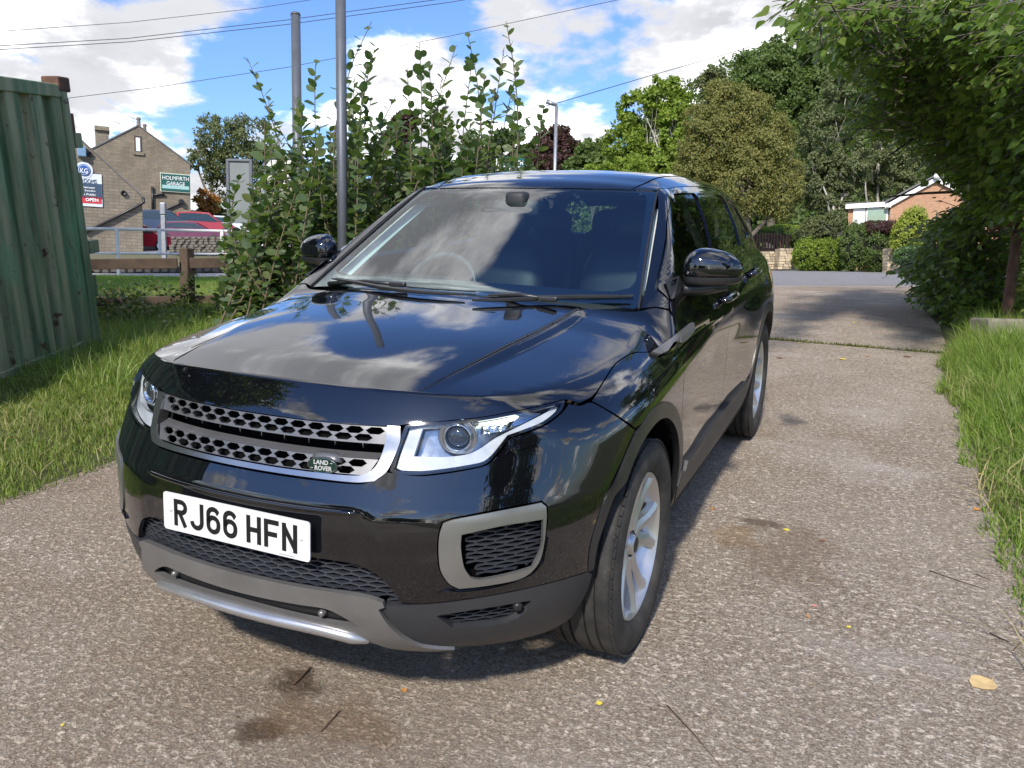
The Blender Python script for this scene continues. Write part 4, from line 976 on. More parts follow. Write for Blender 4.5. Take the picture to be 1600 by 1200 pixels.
# belts and pillar trims
for sg in (-1, 1):
    P = shoot(Frt, Frt.to2(np.array([(.600, 0, 1.495), (.625, 0, 1.44), (.66, 0, 1.33), (.70, 0, 1.21), (.722, 0, 1.14)])), body, -.045)
    v = []
    for p in P: v += [(sg * (p[0] - .042), p[1] + .03, p[2] - .02), (sg * (p[0] + .006), p[1] + .005, p[2] - .005)]
    mesh_obj('pillar_trim', v, [(2 * i, 2 * i + 1, 2 * i + 3, 2 * i + 2) for i in range(4)], PILLART, car, True)
    MB().tube([(sg * .60, 1.72, 1.36), (sg * .50, 1.60, 1.15), (sg * .30, 1.45, .80)], .012, 4).build('seat_belt', DASH, car)
    MB().box((sg * .690, 1.62, 1.30), (.02, .09, .36), Matrix.Rotation(math.radians(-27) * sg, 4, 'Y') ).build('centre_pillar_trim', HEADL, car)
off_patch('headlining', sym([(0, 1.14, 1.535), (.50, 1.19, 1.527), (.56, 1.34, 1.51), (.57, 2.49, 1.50), (.55, 2.95, 1.46), (0, 3.1, 1.50)]), Top, HEADL, -.045, h=.06)
MB().box((0, 2.75, .95), (1.3, .9, .04)).build('parcel_shelf', DASH, car)

# ------------------------------------------------------------------ ground materials
def concrete_mat(name, seed=0.0, tone=1.0):
    m, t, b = new_mat(name); v = coords(t, loc=(seed, seed * .7, 0))
    vs = coords(t, (1.0, 1.35, 1), (seed, 0, 0))
    big = noise(t, v, .55, 5, .6, .4); mid = noise(t, v, 3.2, 5, .65); grit = noise(t, vs, 58, 6, .80, .3); fine = noise(t, vs, 210, 3, .75)
    vor = node(t, 'ShaderNodeTexVoronoi', {'Vector': vs, 'Scale': 62.0, 'Randomness': 1.0}, feature='F1')
    dv = node(t, 'ShaderNodeMixRGB' if False else 'ShaderNodeVectorMath', {0: vs, 1: node(t, 'ShaderNodeVectorMath', {0: node(t, 'ShaderNodeTexNoise', {'Vector': vs, 'Scale': 30.0, 'Detail': 3.0}).outputs[1], 'Scale': .022}, operation='SCALE').outputs[0]}, operation='ADD').outputs[0]
    vor = node(t, 'ShaderNodeTexVoronoi', {'Vector': dv, 'Scale': 118.0}, feature='F1'); vor2 = node(t, 'ShaderNodeTexVoronoi', {'Vector': dv, 'Scale': 240.0}, feature='F1')
    sr = node(t, 'ShaderNodeSeparateColor', {0: vor.outputs['Color']}).outputs[0]; sr2 = node(t, 'ShaderNodeSeparateColor', {0: vor2.outputs['Color']}).outputs[1]
    T = lambda *k: tuple(q * tone for q in k)
    paste = mixc(t, ramp(t, mid, [(.35, 0), (.65, 1)]), T(.42, .37, .305), T(.56, .505, .435)); paste = mixc(t, ramp(t, fine, [(.35, .5), (.6, 0)]), paste, T(.26, .21, .17))
    stone = ramp(t, sr, [(0, T(.050, .036, .026)), (.28, T(.12, .085, .055)), (.5, T(.25, .18, .115)), (.75, T(.36, .28, .20)), (1, T(.60, .54, .47))])
    stone2 = ramp(t, sr2, [(0, T(.06, .045, .032)), (.4, T(.20, .145, .095)), (.8, T(.42, .34, .26)), (1, T(.62, .56, .50))])
    st = mixc(t, ramp(t, grit, [(.42, 0), (.56, 1)]), stone, stone2)
    pit = ramp(t, noise(t, vs, 34, 6, .80, .3), [(.42, 1), (.56, 0)]); wear = ramp(t, big, [(.38, 1), (.62, .45)])
    pm = node(t, 'ShaderNodeMath', {0: pit, 1: wear}, operation='MULTIPLY').outputs[0]
    c = mixc(t, pm, mixc(t, .38, paste, st), mixc(t, .30, st, T(.10, .072, .048)))
    c = mixc(t, ramp(t, vor.outputs['Distance'], [(.45, 0), (.80, .5)]), c, T(.085, .062, .042))
    # browner trodden band, damp marks, pale scuffs
    w2 = noise(t, v, .33, 3, .5, .6)
    c = mixc(t, ramp(t, w2, [(.44, 0), (.60, .62)]), c, mixc(t, .55, c, (.20, .125, .065)))
    w3 = noise(t, coords(t, (.8, 1.6, 1), (5 + seed, 2, 0)), .9, 5, .6)
    c = mixc(t, ramp(t, w3, [(.56, 0), (.68, .45)]), c, (.60, .54, .48))
    def spot(x, y, r, col, k):
        nonlocal c
        mp = node(t, 'ShaderNodeMapping', {'Vector': coords(t), 'Location': (-x / r[0], -y / r[1], 0), 'Scale': (1 / r[0], 1 / r[1], 0)})
        d = node(t, 'ShaderNodeVectorMath', {0: mp.outputs[0]}, operation='LENGTH').outputs['Value']
        d = node(t, 'ShaderNodeMath', {0: node(t, 'ShaderNodeMath', {0: noise(t, v, 6, 4, .6), 1: 1.1}, operation='MULTIPLY').outputs[0], 1: d}, operation='ADD').outputs[0]
        f = ramp(t, d, [(.75, k), (1.45, 0)]); c = mixc(t, f, c, col); return f
    spot(.03, -.68, (.30, .20), (.075, .045, .024), .8); spot(.06, -.92, (.22, .14), (.085, .05, .028), .8); spot(.22, -.80, (.55, .34), (.22, .14, .075), .55)
    wet = spot(1.09, 3.10, (.22, .34), (.06, .055, .06), .7)
    spot(1.08, 1.04, (.35, .30), (.36, .23, .10), .45); spot(1.30, .95, (.60, .9), (.20, .13, .075), .42); spot(1.15, 1.25, (.30, .12), (.09, .05, .03), .6)
    t.links.new(c, b.inputs['Base Color'])
    t.links.new(ramp(t, wet, [(0, .88), (.7, .28)]), b.inputs['Roughness']); b.inputs['Specular IOR Level'].default_value = .3
    h = node(t, 'ShaderNodeMath', {0: grit, 1: pit}, operation='SUBTRACT').outputs[0]
    bump(t, b, h, .9, .008)
    return m
CONC = concrete_mat('exposed_aggregate_concrete', 0.0, 1.45); CONC2 = concrete_mat('far_slab_concrete', 7.3, 1.42)
def soil_mat(name, a, b_, sc=2.0):
    m, t, b = new_mat(name); v = coords(t); n = noise(t, v, sc, 6, .65); n2 = noise(t, v, sc * 14, 4, .7)
    c = mixc(t, ramp(t, n, [(.3, 0), (.7, 1)]), a, b_); c = mixc(t, ramp(t, n2, [(.4, 0), (.7, .5)]), c, tuple(k * .45 for k in a))
    t.links.new(c, b.inputs['Base Color']); b.inputs['Roughness'].default_value = .95; bump(t, b, n2, .8, .03); return m
TURF = soil_mat('turf', (.07, .085, .025), (.12, .12, .045), 5.0); EARTH = soil_mat('earth', (.05, .038, .022), (.09, .07, .04), 3)
LAWN = soil_mat('short_lawn', (.10, .165, .022), (.15, .215, .035), 1.2)
ASPH = soil_mat('grey_asphalt', (.19, .185, .185), (.25, .245, .25), 1.5)
PAVE = soil_mat('pale_pavement', (.38, .36, .33), (.45, .43, .40), 2)
BANK = soil_mat('rough_bank', (.10, .10, .04), (.16, .14, .07), 1.3)

def sheet(name, poly, mat, dz=0.0, h=1.2, kind='structure', parent=None):
    """level area following the ground"""
    p = np.array(poly, float); uv, tr = tri_domain(outline(p, h, False), [], h)
    v = np.column_stack([uv, hd(uv[:, 0], uv[:, 1]) + dz]); a, b, c = v[tr[:, 0]], v[tr[:, 1]], v[tr[:, 2]]
    w = np.cross(b - a, c - a)[:, 2] < 0; tr[w] = tr[w][:, ::-1]
    o = mesh_obj(name, v, tr, mat, parent, True); 
    if kind and parent is None: o['kind'] = kind
    return o
def grid_ground():
    xs = np.concatenate([np.linspace(-400, -60, 12), np.linspace(-55, 45, 60), np.linspace(55, 400, 12)]); ys = np.concatenate([np.linspace(-80, -12, 8), np.linspace(-10, 60, 50), np.linspace(70, 600, 14)])
    X, Y = np.meshgrid(xs, ys); Z = hd(X, Y) - .012; t = (X - CAMP[0]) * _fw[0] + (Y - CAMP[1]) * _fw[1]
    v = np.column_stack([X.ravel(), Y.ravel(), Z.ravel()]); nx, ny = len(xs), len(ys)
    f = [(j * nx + i, j * nx + i + 1, (j + 1) * nx + i + 1, (j + 1) * nx + i) for j in range(ny - 1) for i in range(nx - 1)]
    return mesh_obj('ground', v, f, TURF, None, True)
struct(grid_ground())
# drive: two cast slabs with a mossy joint
drive = thing('driveway', None, None); drive['kind'] = 'structure'; ROOTS[-1] = drive
rs = rng(3)
def wob(x, ya, yb, n, a=.03): return [(x + rs.randn() * a, y) for y in np.linspace(ya, yb, n)]
edgeR = [(2.25, -9), (2.24, -3), (2.24, 0), (2.23, 1.35), (2.17, 1.7), (2.15, 2.24), (2.17, 2.97), (2.17, 3.93), (2.14, 4.8), (2.22, 6.17)]
sheet('concrete_slab', [(-2.30, -9)] + edgeR + [(-2.28, 6.30), (-2.29, 3), (-2.29, .6), (-2.29, .24), (-2.31, -.1), (-2.33, -1.5), (-2.3, -5)], CONC, 0, .5, None, drive)
sheet('concrete_slab', [(-2.28, 6.325), (2.22, 6.195), (2.24, 8), (2.10, 10), (2.10, 13), (2.3, 16.0), (-.5, 14.05), (-3, 12.9), (-2.6, 11)], CONC2, 0, .6, None, drive)
struct(sheet('road', [(-45, 9.6), (-22, 10.5), (-17.0, 11.6), (-3, 12.95), (-.5, 14.1), (2.35, 16.05), (8, 19), (20, 22), (30, 34), (12, 34), (2.8, 35), (-4.2, 43.5), (-45, 60)], ASPH, -.004, 2))
# moss and weeds along the joint
def grass(name, pts, hmin, hmax, width, mat, lean=.35, dirn=None, seed=0, kind='stuff', label=None, cat=None, seg=3, hs=None):
    """blades: tapered bent strips standing on the ground at the given points"""
    r = rng(seed); P = np.asarray(pts); n = len(P); H = (r.uniform(hmin, hmax, n) if hs is None else hs * r.uniform(.6, 1.15, n)); a = r.uniform(0, 2 * PI, n)
    ln = np.stack([np.cos(a), np.sin(a), 0 * a], 1) * (r.gamma(2.2, lean / 2.2, n))[:, None]
    if dirn is not None: ln += np.array(dirn) * r.uniform(.3, 1, n)[:, None]
    side = np.stack([-np.sin(a + r.randn(n) * .6), np.cos(a + r.randn(n) * .6), 0 * a], 1); W = width * r.uniform(.6, 1.3, n)
    V = []; 
    for k in range(seg + 1):
        t = k / seg; c = P + H[:, None] * (np.array([0, 0, 1.0]) * (t - .30 * np.linalg.norm(ln, axis=1)[:, None] * t * t).clip(-1, 1) + ln * t * t)
        w = (W * (1 - t**1.6) * .5 + .0002)[:, None]; V += [c - side * w, c + side * w]
    V = np.stack(V, 1).reshape(-1, 3); m = 2 * (seg + 1); i = (np.arange(n) * m)[:, None]
    F = np.concatenate([i + np.array([[2 * k, 2 * k + 1, 2 * k + 3, 2 * k + 2]]) for k in range(seg)])
    o = mesh_obj(name, V, F, mat, None, True)
    if kind: o['kind'] = kind
    return props(o, label, cat)
GR1 = leafy('meadow_grass', [(.11, .17, .025), (.18, .26, .040), (.27, .33, .07), (.38, .36, .15)], .38, .55, vscale=1.6)
GR2 = leafy('lush_grass', [(.12, .21, .028), (.19, .30, .045), (.28, .38, .08), (.33, .36, .13)], .42, .45, vscale=2)
GRD = leafy('dry_grass', [(.46, .38, .20), (.36, .31, .14), (.22, .27, .08)], .3, .6)
MOSS = leafy('moss', [(.09, .11, .02), (.13, .15, .03), (.16, .13, .05)], .2, .8)
def on_ground(x, y, dz=0): return np.column_stack([x, y, hd(x, y) + dz])
r = rng(11)
x = r.uniform(-2.2, 2.2, 5200); k = r.rand(5200) < np.clip(.35 + .4 * np.sin(x * 2.1 + 1) + .35 * (x > 1.2), .08, 1); x = x[k]
grass('joint_moss', on_ground(x, 6.31 - .029 * (x + 2.28) + r.randn(len(x)) * .018), .010, .045, .010, MOSS, .9, seed=2, label='moss and weeds growing in the joint across the drive', cat='moss')
def scatter(n, poly, seed, dens=None):
    r = rng(seed); p = np.array(poly); lo, hi = p.min(0), p.max(0); o = np.zeros((0, 2))
    while len(o) < n:
        q = r.uniform(lo, hi, (n * 2, 2)); q = q[inside(p, q)]
        if dens is not None: q = q[r.rand(len(q)) < dens(q[:, 0], q[:, 1])]
        o = np.concatenate([o, q])
    return o[:n]
def vnoise(x, y, s, seed=0):
    r = rng(seed); o = 0
    for k in range(5):
        a = r.uniform(0, 2 * PI); f = s * (1.7**k) ; o = o + np.sin((x * math.cos(a) + y * math.sin(a)) * f + r.uniform(0, 6)) / (1.3**k)
    return o / 2.6
# left verge, near
# (edge of the concrete at X = -2.3)
pl = [(-2.22, -1.2), (-2.22, 2.0), (-2.24, 6.5), (-2.3, 9.5), (-9, 9.5), (-9, 2), (-5.2, 2.8), (-4.5, .6), (-4.4, -1.2)]
q = scatter(95000, pl, 21, lambda x, y: np.clip(.75 + .5 * vnoise(x, y, 2.2, 5), .12, 1) * np.clip(1.2 - y / 6, .12, 1) * np.clip(1.2 - (-2.3 - x) / 7, .2, 1))
edge = np.clip((-2.25 - q[:, 0]) / .6, 0, 1); tall = np.clip((q[:, 1] - 1.2) / 1.6, 0, 1) * np.clip((-2.9 - q[:, 0]) / .7, 0, 1)
bare = vnoise(q[:, 0], q[:, 1], 3.1, 9)
hs = (.030 + .040 * edge + .09 * tall + .02 * bare) * (1 + .5 * vnoise(q[:, 0], q[:, 1], 4.5, 19))
grass('grass_verge', on_ground(q[:, 0], q[:, 1]), 0, 0, .0065, GR1, .55, seed=4, label='rough grass verge between the container and the drive', cat='grass', hs=hs)
q = scatter(13000, pl, 25, lambda x, y: np.clip(.2 + .8 * vnoise(x, y, 2.6, 15), .0, 1))
grass('dry_grass', on_ground(q[:, 0], q[:, 1]), .04, .14, .005, GRD, 1.1, seed=14, label='dry straw-coloured stalks among the verge grass by the container', cat='grass')
q = scatter(5000, [(-2.9, 1.4), (-3.0, 4.8), (-6.3, 5.0), (-5.4, 3.0), (-4.6, 1.6)], 27)
grass('long_grass', on_ground(q[:, 0], q[:, 1]), .12, .30, .008, GR2, .7, seed=15, label='long fresh grass at the container foot', cat='grass')
# far lawn between the two fences
lawn = sheet('lawn', [(-6.5, 5.3), (-2.6, 8.2), (-2.7, 11), (-3.2, 12.9), (-16.9, 11.5), (-14.9, 10.6), (-12.5, 6.5), (-9.2, 4.0)], LAWN, .01, .8); struct(lawn)
q = scatter(30000, [(-6.8, 5.4), (-2.6, 8.2), (-3.2, 12.6), (-15.6, 11.0), (-13, 7), (-9.2, 4.2)], 31)
grass('lawn_grass', on_ground(q[:, 0], q[:, 1]), .03, .09, .012, leafy('lawn_blades', [(.13, .22, .025), (.18, .27, .035), (.21, .29, .05)], .35, .6), .5, seed=6, seg=2, label='short sunlit grass on the lawn beyond the timber fence', cat='grass')
# right verge: lush grass flopping over the concrete
pr_ = [(2.12, .2), (2.10, 3.8), (2.10, 5.4), (2.3, 6.6), (2.5, 7.2), (4.6, 7.2), (4.6, .2)]
q = scatter(38000, pr_, 33, lambda x, y: np.clip(1.25 - (x - 2.1) / 3, .2, 1))
q[:, 0] += .10 * vnoise(q[:, 1], q[:, 1] * .3, 4.0, 3) * np.clip(1.6 - (q[:, 0] - 2.1) * 2, 0, 1) + .03; d = np.clip((q[:, 0] - 2.12) / .45, 0, 1); far = np.clip((q[:, 1] - 2.3) / 2.2, 0, 1)
grass('grass_verge', on_ground(q[:, 0], q[:, 1]), 0, 0, .0075, GR2, .55, (-.22, 0, 0), 7, label='lush bright grass verge right of the drive', cat='grass', hs=(.05 + .09 * d + .24 * far * (0.35 + .65 * d)) * (1 + .45 * vnoise(q[:, 0], q[:, 1], 5, 8)), seg=4)
for k_, (pp, gm, nm_) in enumerate((([(2.22, -4.5), (2.22, .25), (4.6, .25), (5.5, -4.5)], GR2, 'grass verge beside the drive just right of the picture'), ([(-2.28, -5.5), (-2.26, -1.15), (-4.35, -1.15), (-3.4, -3.2), (-3.2, -5.5)], GR1, 'grass verge beside the drive just left of the picture'))):
    q = scatter(16000, pp, 41 + k_); grass('grass_verge', on_ground(q[:, 0], q[:, 1]), 0, 0, .007, gm, .6, seed=43 + k_, label=nm_, cat='grass', hs=.08 * (1 + .4 * vnoise(q[:, 0], q[:, 1], 4, 5)))
q = scatter(3500, pr_, 35, lambda x, y: np.clip(.1 + .9 * vnoise(x, y, 3.2, 17), 0, 1)); grass('dry_grass', on_ground(q[:, 0], q[:, 1]), .08, .28, .006, GRD, 1.0, (-.2, 0, 0), seed=37, label='straw-coloured stalks in the right-hand verge', cat='grass')

# ------------------------------------------------------------------ leaves and trees
LEAF = np.array([(0, 0, 0), (.28, .22, .035), (.36, .50, .05), (.22, .82, .03), (0, 1, -.06), (-.22, .82, .03), (-.36, .50, .05), (-.28, .22, .035), (0, .5, -.01)])
LEAFF = np.array([(0, 1, 8), (1, 2, 8), (2, 3, 8), (3, 4, 8), (4, 5, 8), (5, 6, 8), (6, 7, 8), (7, 0, 8)])
LEAF4 = np.array([(0, 0, 0), (.34, .5, .06), (0, 1, -.04), (-.34, .5, .06)]); LEAF4F = np.array([(0, 1, 2, 3)])
def frames(Y, up, r):
    """leaf frames: Y along the leaf, Z near `up`"""
    Y = Y / (np.linalg.norm(Y, axis=1, keepdims=True) + 1e-9); X = np.cross(Y, up); X /= np.linalg.norm(X, axis=1, keepdims=True) + 1e-9; return X, Y, np.cross(X, Y)
def leaves(P, Y, up, size, r, tmpl=LEAF, F=LEAFF):
    X, Y, Z = frames(Y, up, r); s = np.asarray(size)[:, None, None] if np.ndim(size) else size
    V = P[:, None] + s * (tmpl[None, :, 0, None] * X[:, None] + tmpl[None, :, 1, None] * Y[:, None] + tmpl[None, :, 2, None] * Z[:, None])
    k = F.shape[1]; m = len(tmpl); F = (np.arange(len(P)) * m)[:, None, None] + F[None]; return V.reshape(-1, 3), F.reshape(-1, k)
BARK = simple('grey_brown_bark', (.10, .085, .065), .9, 0, .3, 6, .8, 60); BARKP = simple('pale_bark', (.34, .32, .28), .85, 0, .3, 5, .6, 40); TWIG = simple('thin_twig_bark', (.12, .09, .06), .8, 0, .2, 20)
def crown_pts(blobs, n, r, sub=26, tight=.30, shell=.55):
    """points gathered in clumps near the skin of the given ellipsoids (centre, radii)"""
    W = np.array([b[1][0] * b[1][2] for b in blobs]); W /= W.sum(); P = []; N = []
    for (c, rad), w in zip(blobs, W):
        k = max(4, int(sub * math.sqrt(w * len(blobs)))); m = int(n * w) + 1
        d = r.randn(k, 3); d /= np.linalg.norm(d, axis=1, keepdims=True); rr = r.uniform(shell, 1, k)**.7
        cc = d * rr[:, None]; j = r.randint(0, k, m); sz = r.uniform(.6, 1.4, k)
        o = r.randn(m, 3); o /= np.linalg.norm(o, axis=1, keepdims=True); o *= (r.rand(m)**.4)[:, None]
        q = cc[j] + o * (tight * sz[j])[:, None] * np.array([1, 1, .8]); P.append(np.array(c) + q * np.array(rad)); N.append(o * .7 + d[j] * .6 + np.array([0, 0, .35]))
    return np.concatenate(P), np.concatenate(N)
def limb(mb, a, b, r0, r1, r, bend=.12, n=6):
    a, b = np.array(a, float), np.array(b, float); L = np.linalg.norm(b - a); o = r.randn(3) * L * bend; P = []
    for k in range(n + 1):
        t = k / n; P.append(tuple(a * (1 - t) + b * t + o * math.sin(PI * t) + np.array([0, 0, L * .06 * math.sin(PI * t)])))
    mb.tube(P, [r0 + (r1 - r0) * k / n for k in range(n + 1)], 6, False); return P
def px_blob(u, v, ru, rv, depth, dd=0, thick=.9):
    c = at(u, v, depth + dd); return (tuple(c), (ru * depth / FPX, max(ru, rv) * thick * depth / FPX, rv * depth / FPX))
def tree(name, label, blobs, base, n, size, mat, seed, bark=None, tr=.18, group=None, sub=26, tight=.30, droop=0.0, limbs=True, cat='tree', shell=.55, tmpl=LEAF4, F=LEAF4F, twigs=0):
    r = rng(seed); base = np.array(base, float); t = thing(name, label, cat, base, group=group)
    top = max(b[0][2] + b[1][2] * .3 for b in blobs); cen = np.mean([b[0] for b in blobs], 0)
    mb = MB(); mid = base * .55 + np.array([cen[0], cen[1], cen[2]]) * .45
    P0 = limb(mb, base - np.array([0, 0, .3]), mid, tr, tr * .7, r, .03)
    for c, rad in blobs:
        e = np.array(c) + r.randn(3) * np.array(rad) * .15; m_ = np.array(P0[-1]) * .5 + e * .5 + r.randn(3) * .2
        limb(mb, P0[r.randint(3, 7)], e, tr * .45, tr * .12, r, .08)
        for k in range(5 if limbs else 0):
            d = r.randn(3); d /= np.linalg.norm(d); d[2] = abs(d[2]) * .8; limb(mb, e * .6 + np.array(P0[-1]) * .4, e + d * np.array(rad) * .85, tr * .14, tr * .03, r, .08, 4)
    mb2 = MB(); off = -base
    o = mb.build('trunk', bark or BARK, t, True); o.data.transform(Matrix.Translation(tuple(off)))
    P, N = crown_pts(blobs, n, r, sub, tight, shell)
    Y = N * .3 + r.randn(len(P), 3); Y[:, 2] -= droop; V, Ff = leaves(P + off, Y, N + r.randn(len(P), 3) * .45, size * r.uniform(.6, 1.4, len(P)), r, tmpl, F)
    c = mesh_obj('crown', V, Ff, mat, t); return t
FG = {
 'sapl': leafy('sallow_leaves', [(.055, .095, .035), (.085, .135, .050), (.11, .165, .065), (.17, .18, .06)], .38, .45, .5),
 'green': leafy('green_foliage', [(.075, .120, .030), (.110, .165, .042), (.15, .20, .058)], .32, .55),
 'dark': leafy('dark_foliage', [(.036, .060, .020), (.056, .088, .028), (.080, .115, .038)], .25, .55),
 'grey': leafy('grey_green_foliage', [(.095, .118, .050), (.145, .165, .070), (.20, .21, .095)], .32, .6),
 'gold': leafy('golden_foliage', [(.15, .155, .040), (.22, .21, .060), (.30, .265, .085)], .36, .6),
 'lime': leafy('lime_foliage', [(0.123, 0.189, 0.022), (0.203, 0.290, 0.032), (0.290, 0.362, 0.051)], .38, .55),
 'purple': leafy('copper_foliage', [(0.043, 0.017, 0.020), (0.080, 0.032, 0.035), (0.109, 0.049, 0.049)], .22, .55),
 'orange': leafy('orange_foliage', [(0.435, 0.145, 0.043), (0.551, 0.232, 0.058), (0.319, 0.232, 0.058)], .35, .6),
 'hazel': leafy('hazel_leaves', [(.075, .130, .024), (.11, .185, .032), (.155, .235, .045), (.24, .27, .06)], .48, .40, .5),
 'bramble': leafy('bramble_leaves', [(0.041, 0.080, 0.020), (0.072, 0.123, 0.029), (0.131, 0.131, 0.043), (0.145, 0.080, 0.043)], .28, .5),
 'ivy': leafy('ivy_leaves', [(0.043, 0.094, 0.029), (0.087, 0.160, 0.051), (0.145, 0.217, 0.087)], .2, .35, .5),
 'yel': leafy('yellow_green_leaves', [(0.290, 0.348, 0.043), (0.406, 0.435, 0.072), (0.217, 0.304, 0.043)], .4, .5),
}
def gbase(u, depth, z=None):
    p = at(u, 430, depth); return (p[0], p[1], float(hd(p[0], p[1])) if z is None else z)
tr_g = 'trees beyond the road'
def B(dep, *L): return [px_blob(*l, dep) if len(l) == 4 else px_blob(l[0], l[1], l[2], l[3], dep, l[4]) for l in L]
tree('ash_tree', 'airy grey-green tree with dark limbs behind the stone garage gable', B(66, (350, 215, 42, 40), (325, 250, 36, 36), (392, 225, 36, 45), (415, 275, 38, 50), (310, 238, 22, 20), (368, 275, 45, 45)), gbase(378, 66), 15000, .22, FG['grey'], 41, tr=.35, sub=46, tight=.22)
tree('orange_shrub', 'small orange-leaved tree between the garage and the grey sign', B(64, (318, 312, 14, 16), (334, 318, 12, 12)), gbase(320, 64), 2500, .22, FG['orange'], 42, tr=.08, cat='shrub')
tree('clipped_hedge', 'dark green hedge behind the parked cars', B(66, (320, 338, 22, 10), (350, 338, 20, 11), (380, 340, 20, 12)), gbase(345, 58), 5000, .22, FG['green'], 43, tr=.05, limbs=False, cat='hedge')
tree('round_tree', 'rounded dark green tree left of the copper-leaved tree', B(95, (790, 238, 34, 30), (762, 255, 26, 24), (822, 252, 26, 26), (795, 262, 40, 20)), gbase(790, 95), 22000, .42, FG['dark'], 44, tr=.4)
tree('copper_beech', 'dark purple copper-leaved tree behind the street lamp', B(90, (868, 226, 28, 24), (850, 240, 18, 24), (890, 238, 22, 24), (872, 255, 34, 18)), gbase(870, 90), 16000, .40, FG['purple'], 45, tr=.4)
tree('hedgerow_tree', 'low mid-green tree filling the gap right of the copper-leaved tree', B(85, (925, 240, 20, 24), (945, 255, 26, 20), (908, 258, 22, 16)), gbase(925, 85), 12000, .36, FG['green'], 46, tr=.3)
tree('copper_tree', 'purple-leaved tree glimpsed behind the sapling thicket', B(70, (632, 190, 16, 14), (622, 210, 18, 18)), gbase(632, 70), 6000, .35, FG['purple'], 47, tr=.25)
tree('hedgerow_tree', 'broad dark tree behind the sapling thicket and poles', B(75, (560, 285, 60, 35), (660, 280, 60, 35), (740, 275, 50, 30), (470, 300, 50, 30)), gbase(640, 75), 20000, .40, FG['dark'], 48, tr=.3)
tree('birch_tree', 'thin yellowing green tree with bare pale branches against the sky', B(46, (1000, 180, 34, 42), (975, 235, 32, 40), (1038, 158, 26, 40), (1052, 215, 30, 50), (1010, 250, 40, 30), (1062, 170, 18, 30)), gbase(1020, 46), 22000, .20, FG['lime'], 49, BARKP, tr=.18, sub=46, tight=.20)
tree('shrub_tree', 'yellow-green bushy tree just above the car roof', B(40, (985, 262, 40, 20), (1030, 262, 35, 18), (940, 272, 30, 14)), gbase(990, 40), 9000, .18, FG['lime'], 50, tr=.12)
tree('golden_willow', 'large drooping olive-gold tree right of the car roof', B(38, (1150, 180, 48, 45), (1110, 225, 45, 55), (1190, 235, 48, 60), (1150, 290, 62, 50), (1085, 275, 34, 38), (1222, 300, 32, 45), (1125, 145, 24, 22), (1185, 165, 26, 20), (1088, 185, 22, 26), (1222, 215, 20, 26), (1240, 270, 16, 22), (1075, 235, 16, 22), (1150, 240, 60, 40)), gbase(1172, 38), 85000, .105, FG['gold'], 51, tr=.28, sub=90, tight=.27, droop=.9)
tree('pine_tree', 'far grey-green pine top poking above the golden tree', B(95, (1118, 122, 18, 16), (1100, 135, 14, 12), (1125, 150, 25, 22)), gbase(1118, 95), 5000, .35, FG['grey'], 52, tr=.3)
tree('oak_tree', 'tall leafy green tree at the skyline right of the pine', B(72, (1195, 115, 48, 42), (1240, 85, 45, 34), (1175, 150, 35, 35), (1235, 150, 50, 50), (1205, 200, 50, 45)), gbase(1200, 72), 42000, .28, FG['green'], 53, tr=.45, sub=50, tight=.25)
tree('oak_tree', 'tall leafy green tree at the skyline beneath the overhanging branches', B(70, (1300, 95, 48, 40), (1350, 70, 50, 40), (1290, 150, 45, 50), (1380, 130, 60, 60), (1440, 90, 60, 60)), gbase(1310, 70), 42000, .28, FG['green'], 54, tr=.45, sub=50, tight=.25)
tree('birch_tree', 'tall grey-green birch with pale trunk left of the bungalow', B(52, (1320, 150, 40, 55), (1290, 215, 40, 55), (1330, 240, 38, 60), (1275, 280, 32, 45), (1300, 310, 40, 30)), gbase(1300, 52), 42000, .16, FG['grey'], 55, BARKP, tr=.22, sub=60, tight=.20, droop=.6)
tree('birch_tree', 'tall grey-green birch with pale trunks right behind the bungalow', B(56, (1385, 160, 40, 60), (1375, 240, 42, 60), (1420, 220, 40, 60), (1395, 290, 45, 35)), gbase(1358, 56), 40000, .17, FG['grey'], 56, BARKP, tr=.22, sub=60, tight=.20, droop=.5)
for i, (u, h_) in enumerate(((1338, 190), (1351, 200))):
    pass
# wooded hillside behind everything
def hillside():
    r = rng(60); bl = []
    for u in range(-200, 2200, 38):
        d = 125 + r.uniform(-12, 12); top = np.interp(u, [-200, 250, 450, 700, 930, 960, 1050, 1100, 1180, 1250, 1300, 1500, 2200], [330, 340, 300, 285, 255, 215, 135, 110, 84, 62, 45, 30, 0]) + r.uniform(-8, 14)
        v = top + 16
        while v < 400: bl.append(px_blob(u + r.uniform(-14, 14), v, 30, 24, d)); v += 30; d -= 1.5
    P, N = crown_pts(bl, 170000, r, 14, .40, .4); V, F = leaves(P, r.randn(len(P), 3), N, .60 * r.uniform(.6, 1.4, len(P)), r, LEAF4, LEAF4F)
    o = mesh_obj('hillside_wood', V, F, FG['green']); o['kind'] = 'stuff'; props(o, 'far wooded hillside rising to the right behind the trees', 'woodland')
hillside()
hv = [tuple(at(u, np.interp(u, [-400, 250, 450, 700, 930, 960, 1050, 1180, 1300, 1500, 2400], [345, 352, 318, 305, 285, 255, 200, 130, 90, 70, 40]), 132)) for u in range(-400, 2500, 100)]
hb = [tuple(at(u, 470, 118)) for u in range(-400, 2500, 100)]
struct(mesh_obj('hill', hv + hb, [(i, i + 1, len(hv) + i + 1, len(hv) + i) for i in range(len(hv) - 1)], soil_mat('hill_earth', (.012, .02, .008), (.02, .03, .01), .3), None, True))

